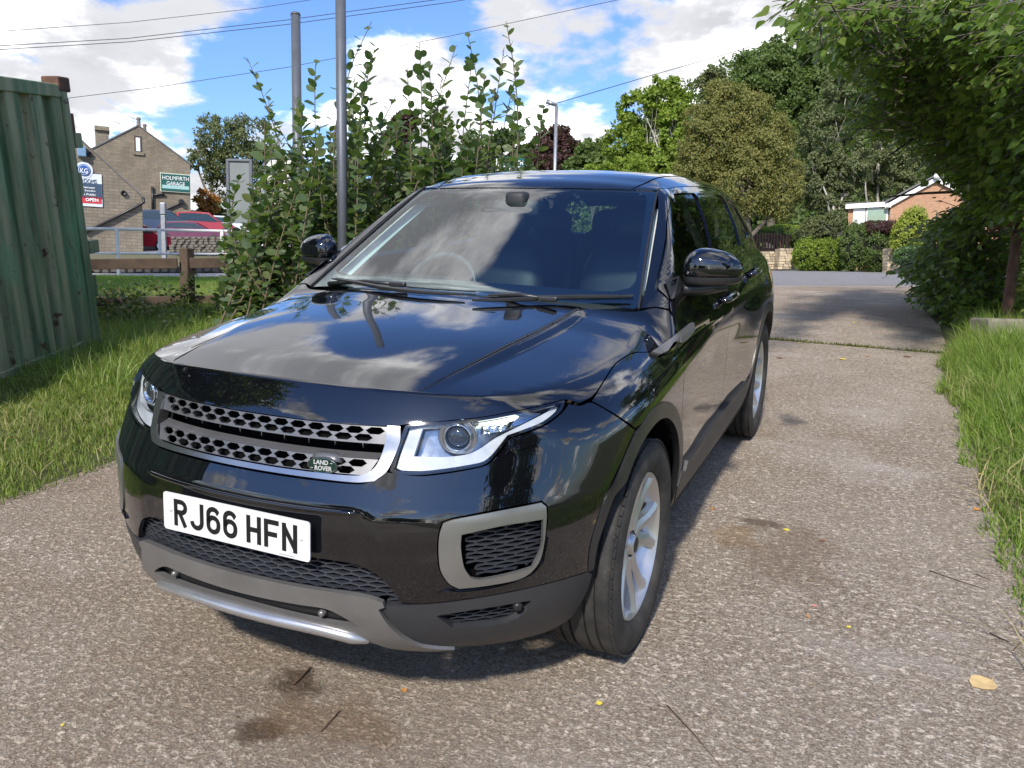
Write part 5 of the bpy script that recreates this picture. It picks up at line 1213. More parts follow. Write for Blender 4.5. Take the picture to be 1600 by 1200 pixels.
# ------------------------------------------------------------------ shipping container
def steel_mat():
    m, t, b = new_mat('weathered_green_steel'); v = coords(t); n = noise(t, v, 1.8, 6, .62, .3); st = noise(t, coords(t, (7, 7, .45)), 1.0, 6, .65); fl = noise(t, v, 7, 6, .7); pr__ = noise(t, coords(t, (2.2, 2.2, .8), (3, 1, 2)), 1.4, 5, .6)
    c = mixc(t, ramp(t, n, [(.3, 0), (.7, 1)]), (.045, .110, .048), (.10, .18, .088))
    c = mixc(t, ramp(t, st, [(.40, 0), (.60, .85)]), c, (.34, .33, .20))
    c = mixc(t, ramp(t, pr__, [(.55, 0), (.64, .55)]), c, (.13, .30, .16))
    c = mixc(t, ramp(t, noise(t, coords(t, (3, 3, .7), (9, 2, 0)), 2.1, 6, .7), [(.60, 0), (.68, .8)]), c, (.10, .055, .03))
    c = mixc(t, ramp(t, fl, [(.60, 0), (.65, .95)]), c, (.085, .038, .020))
    c = mixc(t, ramp(t, noise(t, coords(t, (40, 40, 3)), 1, 3, .7), [(.6, 0), (.8, .35)]), c, (.03, .05, .035))
    t.links.new(c, b.inputs['Base Color']); b.inputs['Roughness'].default_value = .62; bump(t, b, fl, .35, .006); return m
STEEL = steel_mat(); RUST = simple('rusty_steel', (.11, .055, .035), .85, 0, .4, 14, .6, 60)
cd = Vector((.347, -.938, 0)).normalized(); cn = Vector((.938, .347, 0))      # along the wall towards the camera; outwards
Mc = Matrix((( -cd.x, cn.x * -1, 0, -5.15), (-cd.y, -cn.y, 0, 2.797), (0, 0, 1, -.03), (0, 0, 0, 1)))   # x: towards the door end, y: into the container
CH = 2.39
ct = thing('shipping_container', 'weathered green corrugated shipping container at the left edge of the drive', 'container', (0, 0, 0)); ct.matrix_world = Mc @ Matrix.Rotation(math.radians(-1.9), 4, 'Y')
def corr(L, z0, z1, x_start, sgn=1):
    v = []; x = x_start; xs_ = []
    while x > -L:
        xs_ += [(x, 0), (x - .11, 0), (x - .13, .062), (x - .235, .062), (x - .255, 0)]; x -= .30
    nz = 5
    for z in np.linspace(z0, z1, nz): v += [(a, b, z) for a, b in xs_]
    n = len(xs_); f = [(j * n + i, j * n + i + 1, (j + 1) * n + i + 1, (j + 1) * n + i) for j in range(nz - 1) for i in range(n - 1)]; return v, f
v, f = corr(6.0, .14, CH - .10, -.10); mesh_obj('side_panel', v, f, STEEL, ct)
MB().box((-3.0, .022, .075), (6.0, .06, .15), bev=.008).build('bottom_rail', STEEL, ct)
MB().box((-3.0, .022, CH - .055), (6.0, .07, .11), bev=.01).build('top_rail', STEEL, ct)
MB().box((-.045, .035, CH / 2), (.09, .11, CH - .2), bev=.012).build('corner_post', STEEL, ct)
MB().box((-.035, .06, CH + .005), (.17, .16, .125), bev=.014).build('corner_casting', RUST, ct); MB().box((-.035, .06, .055), (.17, .16, .12), bev=.012).build('corner_casting', RUST, ct)
MB().box((-3.0, 1.22, CH - .03), (6.0, 2.3, .02)).build('roof_sheet', STEEL, ct)
MB().box((-.02, 1.22, CH / 2), (.03, 2.3, CH - .2)).build('door', STEEL, ct); MB().box((-5.98, 1.22, CH / 2), (.03, 2.4, CH - .1)).box((-3, 2.42, CH / 2), (6, .03, CH - .1)).build('far_panel', STEEL, ct)
for z, s_ in ((CH - .34, (.05, .05, .22)), (CH - .46, (.10, .09, .13)), (.98, (.15, .08, .12)), (.62, (.06, .05, .20)), (1.55, (.05, .05, .2))):
    MB().box((.03 + s_[0] / 2, .03, z), s_, bev=.008).build('hinge', STEEL if z != CH - .34 else RUST, ct)
for x in (.02,): MB().tube([(x + .03, .07, .1), (x + .03, .07, CH - .12)], .018, 8).build('lock_rod', RUST, ct)

# ------------------------------------------------------------------ fences, railing, poles, signs
def upright(p, yaw=0): return Matrix.Translation(p) @ UPR @ Matrix.Rotation(yaw, 4, 'Z')
def place(o, M): o.matrix_world = M; return o
WOOD = simple('dark_weathered_timber', (.075, .050, .034), .85, 0, .35, 9, .7, 45)
WHITEP = simple('chalky_white_paint', (.62, .61, .58), .55, 0, .12, 7, .3, 60); GALV = simple('galvanised_steel', (.27, .28, .30), .45, .6, .15, 8, .15, 60)
fence = thing('timber_fence', 'low brown two-rail timber fence behind the container with ivy at its post', 'fence', ground_at(294, 490))
f0 = ground_at(294, 490)
def fpost(dx, dy, h=.93, w=.13):
    o = MB().box((0, 0, h / 2 - .1), (w, w * .9, h + .2), bev=.012).build('post', WOOD, fence, M=Matrix.Translation((dx, dy, 0)) @ UPR); return o
fdir = Vector((.80, .60, 0)).normalized()
fpost(0, 0, .80, .135)
for k in (-1.9, 1.9, 3.8): fpost(fdir.x * k, fdir.y * k, .80)
for z, hh in ((.62, .125), (.17, .10)):
    for a, b in ((-4.0, -.07), (.07, 4.2)):
        Mr = Matrix.Translation((fdir.x * (a + b) / 2, fdir.y * (a + b) / 2, z + .0)) @ Matrix.Rotation(math.atan2(fdir.y, fdir.x), 4, 'Z')
        MB().box((0, -.0, 0), (b - a, .045, hh), bev=.008).build('rail', WOOD, fence, M=Mr)
rail = thing('white_railing', 'white tubular two-rail railing along the pavement beyond the lawn', 'railing', at(184, 431, 19.5)); r0 = at(184, 431, 19.5)
def rel(u, v, d, o): return tuple(at(u, v, d) - o)
MB().tube([rel(132, 357, 19.3, r0), rel(184, 358, 19.5, r0), rel(347, 361, 20.3, r0), rel(430, 364, 20.8, r0)], .035, 8).build('top_rail', WHITEP, rail, True)
MB().tube([rel(132, 395.5, 19.3, r0), rel(184, 396, 19.5, r0), rel(347, 397, 20.3, r0), rel(430, 398, 20.8, r0)], .028, 8).build('mid_rail', WHITEP, rail, True)
for u, vt, vb, d in ((184, 358, 433, 19.5), (249.5, 359, 398, 19.8), (347, 361, 400, 20.3), (410, 363, 430, 20.6)):
    MB().box((0, 0, 0), (.095, .03, (vb - vt) * d / FPX + .05), bev=.006).build('post', WHITEP, rail, M=Matrix.Translation(rel(u, (vt + vb) / 2, d, r0)) @ UPR)
pv = [tuple(at(u, v, d)) for u, v, d in ((120, 433.5, 19.2), (440, 431, 20.5), (440, 427, 21.4), (120, 427, 20.3))]
def slab(name, pts, mat, thick=.05):
    p = [Vector(q) for q in pts]; n = (p[1] - p[0]).cross(p[2] - p[0]).normalized() * thick; v = [tuple(q) for q in p] + [tuple(q - n) for q in p]; k = len(p)
    return mesh_obj(name, v, [tuple(range(k)), tuple(range(2 * k - 1, k - 1, -1))] + [(i, k + i, k + (i + 1) % k, (i + 1) % k) for i in range(k)], mat)
struct(slab('pavement', pv, PAVE))
lw = thing('low_wall', 'low dark stone kerb wall behind the white railing', 'wall', at(120, 426, 20.5)); 
STN = simple('dark_stone', (.075, .068, .060), .9, 0, .35, 5, .8, 25)
struct_pts = [(190, 440, 21.2)]
for i in range(22):
    u0 = 150 + i * 13.2; p = at(u0 + 6, 421.5, 21.4)
    MB().box((0, 0, 0), (.215, .22, .155 + .02 * math.sin(i * 2.3)), bev=.02).build('stone', STN, lw, M=Matrix.Translation(p - at(120, 426, 20.5)) @ UPR)
bk = [tuple(at(u, v, d)) for u, v, d in ((60, 420, 21.6), (470, 418, 21.6), (470, 398, 39), (60, 398, 39))]; struct(slab('bank', bk, BANK))
cp = [tuple(at(u, v, d)) for u, v, d in ((-100, 398.5, 39), (520, 398.5, 39), (520, 372, 75), (-100, 372, 75))]; struct(slab('car_park', cp, ASPH))
# dry stone wall behind the red car
dsw = thing('dry_stone_wall', 'ragged dark dry stone wall at the car park edge right of the red car', 'wall', at(318, 398, 36)); d0 = at(318, 398, 36); rr_ = rng(71)
STN2 = simple('mossy_drystone', (.13, .115, .095), .9, 0, .4, 4, .8, 20)
for row in range(7):
    u = 268 + rr_.uniform(0, 5)
    while u < 352 + rr_.uniform(-4, 4):
        w = rr_.uniform(7, 13); p = at(u + w / 2, 397 - row * 4.1, 36)
        MB().box((0, 0, 0), (w * 36 / FPX * .96, .4 + rr_.uniform(0, .12), .108), bev=.02).build('stone', STN2, dsw, M=Matrix.Translation(p - d0) @ UPR @ Matrix.Rotation(rr_.uniform(-.06, .06), 4, 'Y')); u += w
# tall grey poles
def pole(label, u, vt, vb, depth, rad, cap=True):
    a, b = at(u[1], vb, depth), at(u[0], vt, depth); p = thing('steel_pole', label, 'pole', b * 0 + a, group='tall grey poles in the sapling thicket')
    g = Vector((a[0], a[1], float(hd(a[0], a[1])) - .1)); p.location = g; top = g + UPG * ((b - g).dot(UPG))
    lean = (b - a).normalized()
    MB().tube([(0, 0, 0), tuple(lean * ((b - g).length))], rad, 20).build('pole_shaft', POLEM, p, True)
    if cap: MB().tube([tuple(lean * ((b - g).length)), tuple(lean * ((b - g).length + .03))], [rad * 1.06, rad * 1.02], 20).build('pole_cap', POLEM, p, True)
    return p
POLEM = simple('matt_grey_pole', (.10, .11, .13), .5, .3, .10, 5, .1, 40)
pole('shorter grey steel pole, whole top visible, left of the taller pole', (454.5, 459), 8, 330, 10.0, .060); pole('taller grey steel pole running out of the top of the picture', (523, 528), -160, 360, 7.0, .0476)
# grey sign back and white sign
SGB = simple('grey_sign_back', (.16, .18, .19), .5, .2, .08, 3, .1, 30)
def board_sign(name, label, u0, u1, v0, v1, d, mat, posts, vb, fr=True, yaw=.0):
    c = at((u0 + u1) / 2, (v0 + v1) / 2, d); t = thing(name, label, 'sign', (0, 0, 0)); t.matrix_world = upright(c, math.radians(24.4) + yaw)
    w, h = (u1 - u0) * d / FPX, (v1 - v0) * d / FPX; MB().box((0, 0, 0), (w, .03, h), bev=.004).build('board', mat, t)
    if fr: 
        for sx in (-1, 1): MB().box((sx * w / 2, -.01, -.0), (.06, .06, h + .04), bev=.01).build('frame_post', POLEM, t)
        MB().box((0, -.02, h / 2), (w, .05, .05), bev=.01).build('frame_bar', POLEM, t)
    for u in posts:
        x = (u - (u0 + u1) / 2) * d / FPX; L = (vb - v0) * d / FPX; MB().box((x, .0, h / 2 - L / 2), (.055, .055, L), bev=.01).build('post', POLEM, t)
    return t
board_sign('blank_sign', 'blank grey back of a framed sign left of the sapling thicket', 357, 393, 252, 348, 15, SGB, (357,), 400)
board_sign('white_sign', 'white sign panel half hidden in the sapling leaves', 415, 458, 248, 318, 17, WHITEP, (415,), 400)
gs = thing('sign_post', 'grey post with small box head in front of the parked cars', 'post', (0, 0, 0)); gs.matrix_world = upright(at(257, 402, 24), math.radians(24.4))
MB().box((0, 0, .55), (.13, .10, 1.35), bev=.01).build('post', GALV, gs); MB().box((0, 0, 1.42), (.17, .13, .36), bev=.03).build('box_head', GALV, gs)
# street lamp
sl = thing('street_lamp', 'tall grey street lamp with flat lantern behind the car roof', 'street lamp', (0, 0, 0)); sa, sb_ = at(863.5, 420, 48), at(869.5, 166, 48); sl.location = sa; L = sb_ - sa
MB().tube([(0, 0, 0), tuple(L * .5), tuple(L)], [.13, .115, .10], 12).build('column', GALV, sl, True)
a_ = at(854, 158.5, 48) - sa; mmb = MB().tube([tuple(L + Vector((0, 0, .05))), tuple(a_)], [.09, .15], 8); mmb.build('lantern', GALV, sl, True); MB().tube([tuple(L * 1.0), tuple(L + UPG * .22)], .05, 8).build('photocell', GALV, sl, True)
# overhead cables
CABM = simple('black_cable', (.02, .02, .022), .6, 0, .1, 10)
def cable(label, P, rad=.011):
    A = [at(*p) for p in P]; t = MB().tube([tuple(p - A[0]) for p in A], rad, 5).build('overhead_cable', CABM, None, True); t.location = A[0]; props(t, label, 'cable', 'overhead cables')
cable('highest thin cable crossing the top left sky', [(-60, 53, 30), (200, 35, 30), (400, 13, 30), (560, -12, 30)], .010)
cable('upper cable of the close pair crossing behind the poles', [(-60, 75, 30), (200, 60, 30), (450, 31, 30), (700, -3, 30), (800, -20, 30)], .013)
cable('lower cable of the close pair crossing behind the poles', [(-60, 81, 30), (200, 65.5, 30), (450, 38, 30), (700, 4, 30), (800, -13, 30)], .013)
cable('long low cable rising from the container top to the top edge', [(60, 159, 34), (240, 137, 34), (450, 105, 34), (700, 57, 34), (960, 1, 34), (1050, -20, 34)], .012)
cable('cable rising right from the sapling tips past the street lamp', [(760, 188, 45), (868, 162, 48), (1010, 120, 50), (1150, 80, 52), (1270, 40, 54), (1330, 15, 55)], .022)

# ------------------------------------------------------------------ buildings
def masonry(name, ca, cb, mortar, bw, bh, rot=0, stain=.5):
    m, t, b = new_mat(name); v = coords(t); br = node(t, 'ShaderNodeTexBrick', {'Vector': v, 'Color1': (*ca, 1), 'Color2': (*cb, 1), 'Mortar': (*mortar, 1), 'Scale': 1.0, 'Mortar Size': bh * .10, 'Brick Width': bw, 'Row Height': bh, 'Bias': 0.0})
    mp = node(t, 'ShaderNodeMapping', {'Vector': v, 'Rotation': (math.radians(90), 0, 0)}); t.links.new(mp.outputs[0], br.inputs['Vector'])
    n = noise(t, v, .8, 6, .7, .3); n2 = noise(t, v, 6, 4, .7)
    c = mixc(t, ramp(t, n, [(.42, 0), (.68, stain)]), br.outputs[0], tuple(k * .42 for k in ca)); c = mixc(t, ramp(t, n2, [(.35, .35), (.6, 0)]), c, tuple(k * .5 for k in cb))
    t.links.new(c, b.inputs['Base Color']); b.inputs['Roughness'].default_value = .9; bump(t, b, br.outputs[1], -.5, .02); return m
STONEM = masonry('yorkshire_stone', (.27, .22, .155), (.20, .17, .125), (.14, .12, .095), .48, .135, stain=.75)
STONEK = masonry('coursed_stone', (.28, .23, .17), (.21, .18, .135), (.14, .125, .10), .52, .17, stain=.65)
BRICKM = masonry('orange_brick', (.46, .25, .14), (.39, .20, .11), (.42, .32, .24), .225, .075, stain=.1)
SLATE = simple('grey_roof_slate', (.12, .12, .125), .7, 0, .2, 3, .5, 30); DARKP = simple('black_pipe', (.012, .012, .014), .4, 0, .2, 10); WINW = emis('painted_sky_pane', (.62, .66, .72), .0)  # last one: the sky's reflection is put into the pane's pale colour
class VP:
    """an upright wall plane seen from the camera: local x along the wall, y away from the camera, z true up"""
    def __init__(s, u, v, depth, yaw):
        s.M = upright(at(u, v, depth), math.radians(24.4) + yaw); s.I = s.M.inverted(); s.o = s.I @ Vector(CAMP)
    def p(s, u, v):
        d = s.I.to_3x3() @ Vector(CAMM[0] * (u - 800) / FPX + CAMM[1] * (v - 600) / FPX + CAMM[2]); k = -s.o.y / d.y; q = s.o + d * k; return (q.x, q.z)
def gable(name, label, vp, out_, depth, wallm, roofm, over=.18, thick=.14):
    """gabled block: outline of the front in picture points, left eave, ridge, right eave"""
    t = thing(name, label, 'building'); t.matrix_world = vp.M; P = [vp.p(*q) for q in out_]; bl, el, rg, er, br_ = P; n = 5
    v = [(x, 0, z) for x, z in P] + [(x, depth, z) for x, z in P]; f = [tuple(range(n))[::-1], tuple(range(n, 2 * n))] + [(i, (i + 1) % n, n + (i + 1) % n, n + i) for i in range(n)]
    mesh_obj('wall', v, f, wallm, t)
    for a, nm in ((el, 'roof_slope'), (er, 'roof_slope')):
        d = Vector((a[0] - rg[0], a[1] - rg[1])); L = d.length; d /= L; e = (rg[0] + d.x * (L + over), rg[1] + d.y * (L + over)); s_ = .004
        v = [(rg[0], -over * .4, rg[1] + s_), (e[0], -over * .4, e[1] + s_), (e[0], depth + over, e[1] + s_), (rg[0], depth + over, rg[1] + s_)]; v += [(x, y, z + thick) for x, y, z in v]
        mesh_obj(nm, v, [(0, 1, 2, 3), (7, 6, 5, 4), (0, 4, 5, 1), (1, 5, 6, 2), (2, 6, 7, 3), (3, 7, 4, 0)], roofm, t)
    return t
vg = VP(220, 300, 58, .47); garage = gable('garage_building', 'tall stone building with a steep gable, one small attic window and chimneys', vg, [(150, 405), (142, 234), (216, 197), (297, 257), (299, 405)], 9, STONEM, SLATE, thick=.10)
def box_px(vp, name, mat, u0, u1, v0, v1, y0, y1, parent, bev=.0):
    a = vp.p(u0, v1); b = vp.p(u1, v0); return MB().box(((a[0] + b[0]) / 2, (y0 + y1) / 2, (a[1] + b[1]) / 2), (abs(b[0] - a[0]), abs(y1 - y0), abs(b[1] - a[1])), bev=bev).build(name, mat, parent)
w_ = box_px(vg, 'window', simple('brown_window_frame', (.06, .03, .02), .5), 210.5, 220.5, 213, 238, -.05, .05, garage); 
o = box_px(vg, 'pane', WINW, 212.6, 218.6, 215.5, 236, -.07, -.055, garage); box_px(vg, 'window_sill', STONEK, 208, 225, 238.5, 241.5, -.12, .02, garage)
box_px(vg, 'chimney', STONEK, 149, 170, 196, 226, 1.5, 3.0, garage); box_px(vg, 'chimney_cap', STONEK, 147.5, 171.5, 193, 197, 1.3, 3.2, garage)
for u in (217, 228.5):
    a = vg.p(u, 196 if u < 220 else 200); MB().lathe([(.0, .62), (.13, .62), (.16, .5), (.12, .42), (.15, .1), (.18, 0)], Matrix.Translation((a[0], .4 if u < 220 else 2.0, a[1])), 10).build('chimney_pot', STONEK, garage, True)
for pts in ([(238, 292), (238.5, 332)], [(238, 305), (257, 304.5)], [(258.5, 331), (262, 326), (281, 318), (284, 314)]):
    P = [vg.p(*q) for q in pts]; MB().tube([(x, -.12, z) for x, z in P], .085, 8).build('drainpipe', DARKP, garage, True)
box_px(vg, 'alarm_lamp', DARKP, 279, 286, 312, 319, -.4, -.0, garage, .05)
for u, vt, vb in ((186, 188, 207), (208.5, 180, 196), (215, 183, 193)):
    a, b = vg.p(u, vb), vg.p(u, vt); t_ = MB().tube([(a[0], 1, a[1]), (b[0], 1, b[1])], .022, 5); t_.tube([(b[0] - .32, 1, b[1] + .10), (b[0] + .10, 1, b[1] - .06)], .018, 5)
    for k in range(4): t_.tube([(b[0] - .28 + k * .1, .8, b[1] + .08 - k * .035), (b[0] - .28 + k * .1, 1.2, b[1] + .08 - k * .035)], .010, 4)
    t_.build('aerial', GALV, garage)
def text_on(vp, s, u0, u1, vc, hpx, mat, y, parent, name='lettering', bold=.0):
    """lettering stretched to a width in the picture"""
    a, b = vp.p(u0, vc), vp.p(u1, vc); top, bot = vp.p((u0 + u1) / 2, vc - hpx / 2), vp.p((u0 + u1) / 2, vc + hpx / 2); H = top[1] - bot[1]
    o = text_mesh(name, s, 1.0, mat, parent, Matrix(), .01, bold=bold); co = np.array([q.co for q in o.data.vertices]); w = np.ptp(co[:, 0]); h = np.ptp(co[:, 1]); 
    cx, cy = (co[:, 0].max() + co[:, 0].min()) / 2, (co[:, 1].max() + co[:, 1].min()) / 2; W = b[0] - a[0]
    o.matrix_local = Matrix.Translation(((a[0] + b[0]) / 2, y, (top[1] + bot[1]) / 2)) @ Matrix.Rotation(math.radians(90), 4, 'X') @ Matrix.Diagonal((W / w, H / h, 1, 1)) @ Matrix.Translation((-cx, -cy, 0)); return o
SGG = simple('dark_green_sign', (.010, .085, .070), .4, 0, .05, 5); SGW = simple('white_sign_lettering', (.78, .78, .76), .5, 0, .03, 5); CREAM = simple('cream_sign_edge', (.55, .58, .45), .5); TEAL = simple('pale_teal_strip', (.30, .48, .46), .5)
def sign_thing(name, label, vp): t = thing(name, label, 'sign'); t.matrix_world = vp.M; return t
hs_ = sign_thing('garage_sign', 'dark green HOLMFIRTH GARAGE sign with white lettering on the stone gable wall', vg)
box_px(vg, 'board', CREAM, 250.5, 297, 273.5, 299, -.16, -.10, hs_); box_px(vg, 'face', SGG, 251.5, 296, 274.8, 298, -.185, -.16, hs_)
text_on(vg, 'HOLMFIRTH', 253.5, 294.5, 279.2, 6.0, SGW, -.20, hs_, bold=.0); text_on(vg, 'GARAGE', 260, 288.5, 287.6, 6.0, SGW, -.20, hs_, bold=.0); box_px(vg, 'strip', TEAL, 253, 295, 292, 294.3, -.20, -.187, hs_)
hs2 = thing('garage_sign', 'second green HOLMFIRTH GARAGE sign on a white post just above the car roof', 'sign'); v2 = VP(795, 262, 30, .15); hs2.matrix_world = v2.M
box_px(v2, 'post', WHITEP, 774, 779, 248, 330, -.03, .06, hs2); box_px(v2, 'board', SGG, 779, 819, 247, 272, -.02, .03, hs2); text_on(v2, 'HOLMFIRTH', 781, 817, 254, 6.5, SGW, -.035, hs2, bold=.02); text_on(v2, 'GARAGE', 786, 812, 263, 6.5, SGW, -.035, hs2, bold=.02)
vk = VP(170, 330, 42, .52); kg = gable('showroom_building', 'lower stone building with a gable end and long slanting drainpipe', vk, [(28, 402), (26, 306), (124, 217), (222, 308), (224, 402)], 7, STONEK, SLATE, thick=.08)
for pts in ([(223, 309), (224.5, 316), (215, 322), (133, 364)],):
    P = [vk.p(*q) for q in pts]; MB().tube([(x, -.14, z) for x, z in P], .075, 8).build('drainpipe', DARKP, kg, True)
for u, v_, rr2 in ((140, 241, 3.3), (193, 302, 3.8)):
    a = vk.p(u, v_); MB().lathe([(.0, .06), (rr2 * .55 / 30, .08), (rr2 / 30, .16), (rr2 * 1.15 / 30, .10), (rr2 * 1.15 / 30, 0)], Matrix.Translation((a[0], 0, a[1])) @ Matrix.Rotation(math.radians(90), 4, 'X'), 16).build('round_vent', DARKP, kg, True)
box_px(vk, 'alarm_box', simple('blue_alarm_box', (.16, .27, .40), .4), 121, 134, 230, 245, -.35, 0, kg, .04)
ks = sign_thing('showroom_sign', 'white and navy showroom sign with round crest and red OPEN strip', vk)
KW = simple('white_sign_panel', (.62, .66, .72), .4, 0, .04, 4); KN = simple('navy_sign_panel', (.045, .075, .12), .4, 0, .04, 4); KR = simple('red_sign_strip', (.55, .04, .05), .4); KB = simple('crest_blue', (.03, .10, .32), .4)
a = vk.p(131, 266); b = vk.p(145, 266); R_ = b[0] - a[0]
def disc(r, y, mat, nm): return MB().prism([(r * math.cos(2 * PI * k / 40), r * math.sin(2 * PI * k / 40)) for k in range(40)], .03, Matrix.Translation((a[0], y, a[1])) @ Matrix.Rotation(math.radians(90), 4, 'X')).build(nm, mat, ks)
disc(R_, -.05, KW, 'crest_backing'); disc(R_ * .72, -.085, KB, 'crest'); disc(R_ * .62, -.118, KW, 'crest_ring'); disc(R_ * .57, -.125, KB, 'crest_face')
box_px(vk, 'board', KW, 100, 158.5, 273, 320, -.06, 0, ks); box_px(vk, 'navy_panel', KN, 100, 158.5, 288, 307.5, -.075, -.062, ks); box_px(vk, 'red_strip', KR, 112, 158.5, 309, 316, -.075, -.062, ks)
text_on(vk, 'KG', 125.5, 137, 267.5, 8, SGW, -.165, ks, bold=.01); text_on(vk, 'BATHROOMS', 107, 151, 282.5, 6.5, KN, -.075, ks)
for s_, vv_, u1_ in (('New Showroom', 292.5, 148), ('Design Studio', 298, 149), ('Trade & Public', 303.5, 149.5)): text_on(vk, s_, 112, u1_, vv_, 3.4, SGW, -.09, ks, bold=.015)
text_on(vk, 'OPEN', 133.5, 153.5, 312.5, 5, SGW, -.09, ks, bold=.03)
# bungalow
vb_ = VP(1385, 330, 45, -.40); bun = thing('bungalow', 'orange brick bungalow with white fascia and a glazed porch above the hedge', 'house'); bun.matrix_world = vb_.M
P = [vb_.p(*q) for q in ((1391, 440), (1391, 321), (1463, 282), (1560, 330), (1560, 440))]; n = 5; v = [(x, 0, z) for x, z in P] + [(x, 8, z) for x, z in P]
mesh_obj('wall', v, [tuple(range(5))[::-1], tuple(range(5, 10))] + [(i, (i + 1) % 5, 5 + (i + 1) % 5, 5 + i) for i in range(5)], BRICKM, bun)
P = [vb_.p(*q) for q in ((1326, 440), (1325, 322), (1391, 318), (1391, 440))]; v = [(x, .25, z) for x, z in P] + [(x, 5, z) for x, z in P]
mesh_obj('porch_wall', v, [(3, 2, 1, 0), (4, 5, 6, 7), (0, 1, 5, 4), (1, 2, 6, 5)], BRICKM, bun)
WHP = simple('white_upvc', (.80, .80, .80), .4, 0, .02, 4)
def strip(pts, w, y0, y1, mat, nm, parent, vp):
    P = [vp.p(*q) for q in pts]; v = []; 
    for x, z in P: v += [(x, y0, z), (x, y0, z - w), (x, y1, z), (x, y1, z - w)]
    f = []; 
    for i in range(len(P) - 1):
        a = 4 * i; b = a + 4; f += [(a, a + 1, b + 1, b), (a, b, b + 2, a + 2), (a + 1, a + 3, b + 3, b + 1)]
    f += [(0, 2, 3, 1), (4 * len(P) - 4, 4 * len(P) - 3, 4 * len(P) - 1, 4 * len(P) - 2)]; return mesh_obj(nm, v, f, mat, parent)
strip([(1383, 319.5), (1388, 318), (1463, 277), (1560, 326)], .24, -.22, -.02, WHP, 'bargeboard', bun, vb_)
P = [vb_.p(*q) for q in ((1383, 317.5), (1463, 275), (1562, 325))]
for a_, b2 in ((P[0], P[1]), (P[1], P[2])):
    v = [(a_[0], -.28, a_[1]), (b2[0], -.28, b2[1]), (b2[0], 8.2, b2[1]), (a_[0], 8.2, a_[1])]; v += [(x, y, z + .10) for x, y, z in v]
    mesh_obj('roof_slope', v, [(3, 2, 1, 0), (4, 5, 6, 7), (0, 1, 5, 4), (1, 2, 6, 5), (2, 3, 7, 6), (3, 0, 4, 7)], SLATE, bun)
strip([(1321.5, 319), (1386, 315.5)], .26, -.05, .25, WHP, 'fascia', bun, vb_); box_px(vb_, 'flat_roof', SLATE, 1321, 1390, 315, 317.5, .0, 5, bun)
box_px(vb_, 'door_panel', WHP, 1332, 1352.5, 325.5, 352, .17, .24, bun); w = box_px(vb_, 'window', WHP, 1352.5, 1388.5, 324, 352, .14, .24, bun); CURT = simple('pale_curtain', (.50, .52, .42), .9, 0, .05, 4)
a, b = vb_.p(1354.5, 348), vb_.p(1385.5, 326); n = 46; v = []
for k in range(n + 1): x = a[0] + (b[0] - a[0]) * k / n; y = .115 + .012 * math.sin(k * 1.9); v += [(x, y, a[1]), (x, y, b[1])]
mesh_obj('curtain', v, [(2 * i, 2 * i + 2, 2 * i + 3, 2 * i + 1) for i in range(n)], CURT, bun, True)
box_px(vb_, 'pane', glass('house_pane', (.85, .9, .88)), 1354.5, 1385.5, 326, 348, .085, .09, bun); box_px(vb_, 'side_window', SGB, 1388.8, 1391.5, 330, 349, -.03, .0, bun)
a = vb_.p(1463, 277); MB().lathe([(0, .0), (.16, .02), (.18, .14), (0, .2)], Matrix.Translation((a[0], -.25, a[1])) @ Matrix.Rotation(math.radians(90), 4, 'X'), 16).build('ridge_end', WHP, bun, True)
strip([(1384, 322), (1392, 322.5)], .08, -.3, -.05, WHP, 'gutter', bun, vb_)

# hedges, gate, pillars across the road ------------------------------------------------------
def hedge(name, label, blobs, n, size, mat, seed, base=None, core=True, cat='hedge'):
    r = rng(seed); c = np.mean([b[0] for b in blobs], 0); c[2] = min(b[0][2] - b[1][2] for b in blobs); t = thing(name, label, cat, tuple(c)); P, N = crown_pts(blobs, n, r, 160, .20, .80)
    V, F = leaves(P - c, r.randn(len(P), 3) + N * .4, N + r.randn(len(P), 3) * .4, size * r.uniform(.6, 1.4, len(P)), r, LEAF4, LEAF4F); mesh_obj('foliage', V, F, mat, t)
    mb = MB()
    for k, (q, rad) in enumerate(blobs):
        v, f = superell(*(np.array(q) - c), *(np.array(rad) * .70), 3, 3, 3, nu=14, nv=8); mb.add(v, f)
        for j in range(2): limb(mb, (q[0] - c[0] + r.randn() * .2, q[1] - c[1], -.2), np.array(q) - c, .05, .03, r)
    o = mb.build('core_and_twigs', HEDGE_SHADE, t); return t
HEDGE_SHADE = simple('shaded_hedge_core', (.012, .014, .007), .95, 0, .3, 5)  # inner shade put into the near-black colour of solid cores and their twigs
hedge('hedge', 'light green rounded hedge right of the wooden gate', B(38, (1262, 398, 22, 26), (1290, 400, 24, 26), (1308, 398, 18, 27)), 14000, .085, FG['lime'], 81)
hedge('hedge', 'tall dark green clipped hedge under the bungalow window', B(37, (1335, 386, 22, 38), (1362, 388, 24, 38), (1385, 392, 16, 34)), 20000, .080, FG['green'], 82)
hedge('hedge', 'dark purple top of the hedge in front of the bungalow wall', B(36.6, (1368, 356, 22, 10), (1392, 357, 20, 11), (1398, 372, 10, 14)), 9000, .075, FG['purple'], 83)
hedge('shrub', 'loose grey-green shrub behind the light green hedge', B(40, (1280, 358, 26, 18), (1305, 346, 14, 18), (1262, 368, 16, 12)), 8000, .10, FG['grey'], 84, cat='shrub')
hedge('shrub', 'yellow-green shrub at the bungalow corner', B(34, (1412, 372, 18, 30), (1428, 345, 18, 22), (1440, 370, 18, 28)), 9000, .085, FG['yel'], 85, cat='shrub')
hedge('ivy', 'variegated ivy spilling over the low stone wall', B(32.5, (1425, 402, 26, 16), (1450, 402, 20, 16)), 9000, .07, FG['ivy'], 86, cat='ivy')
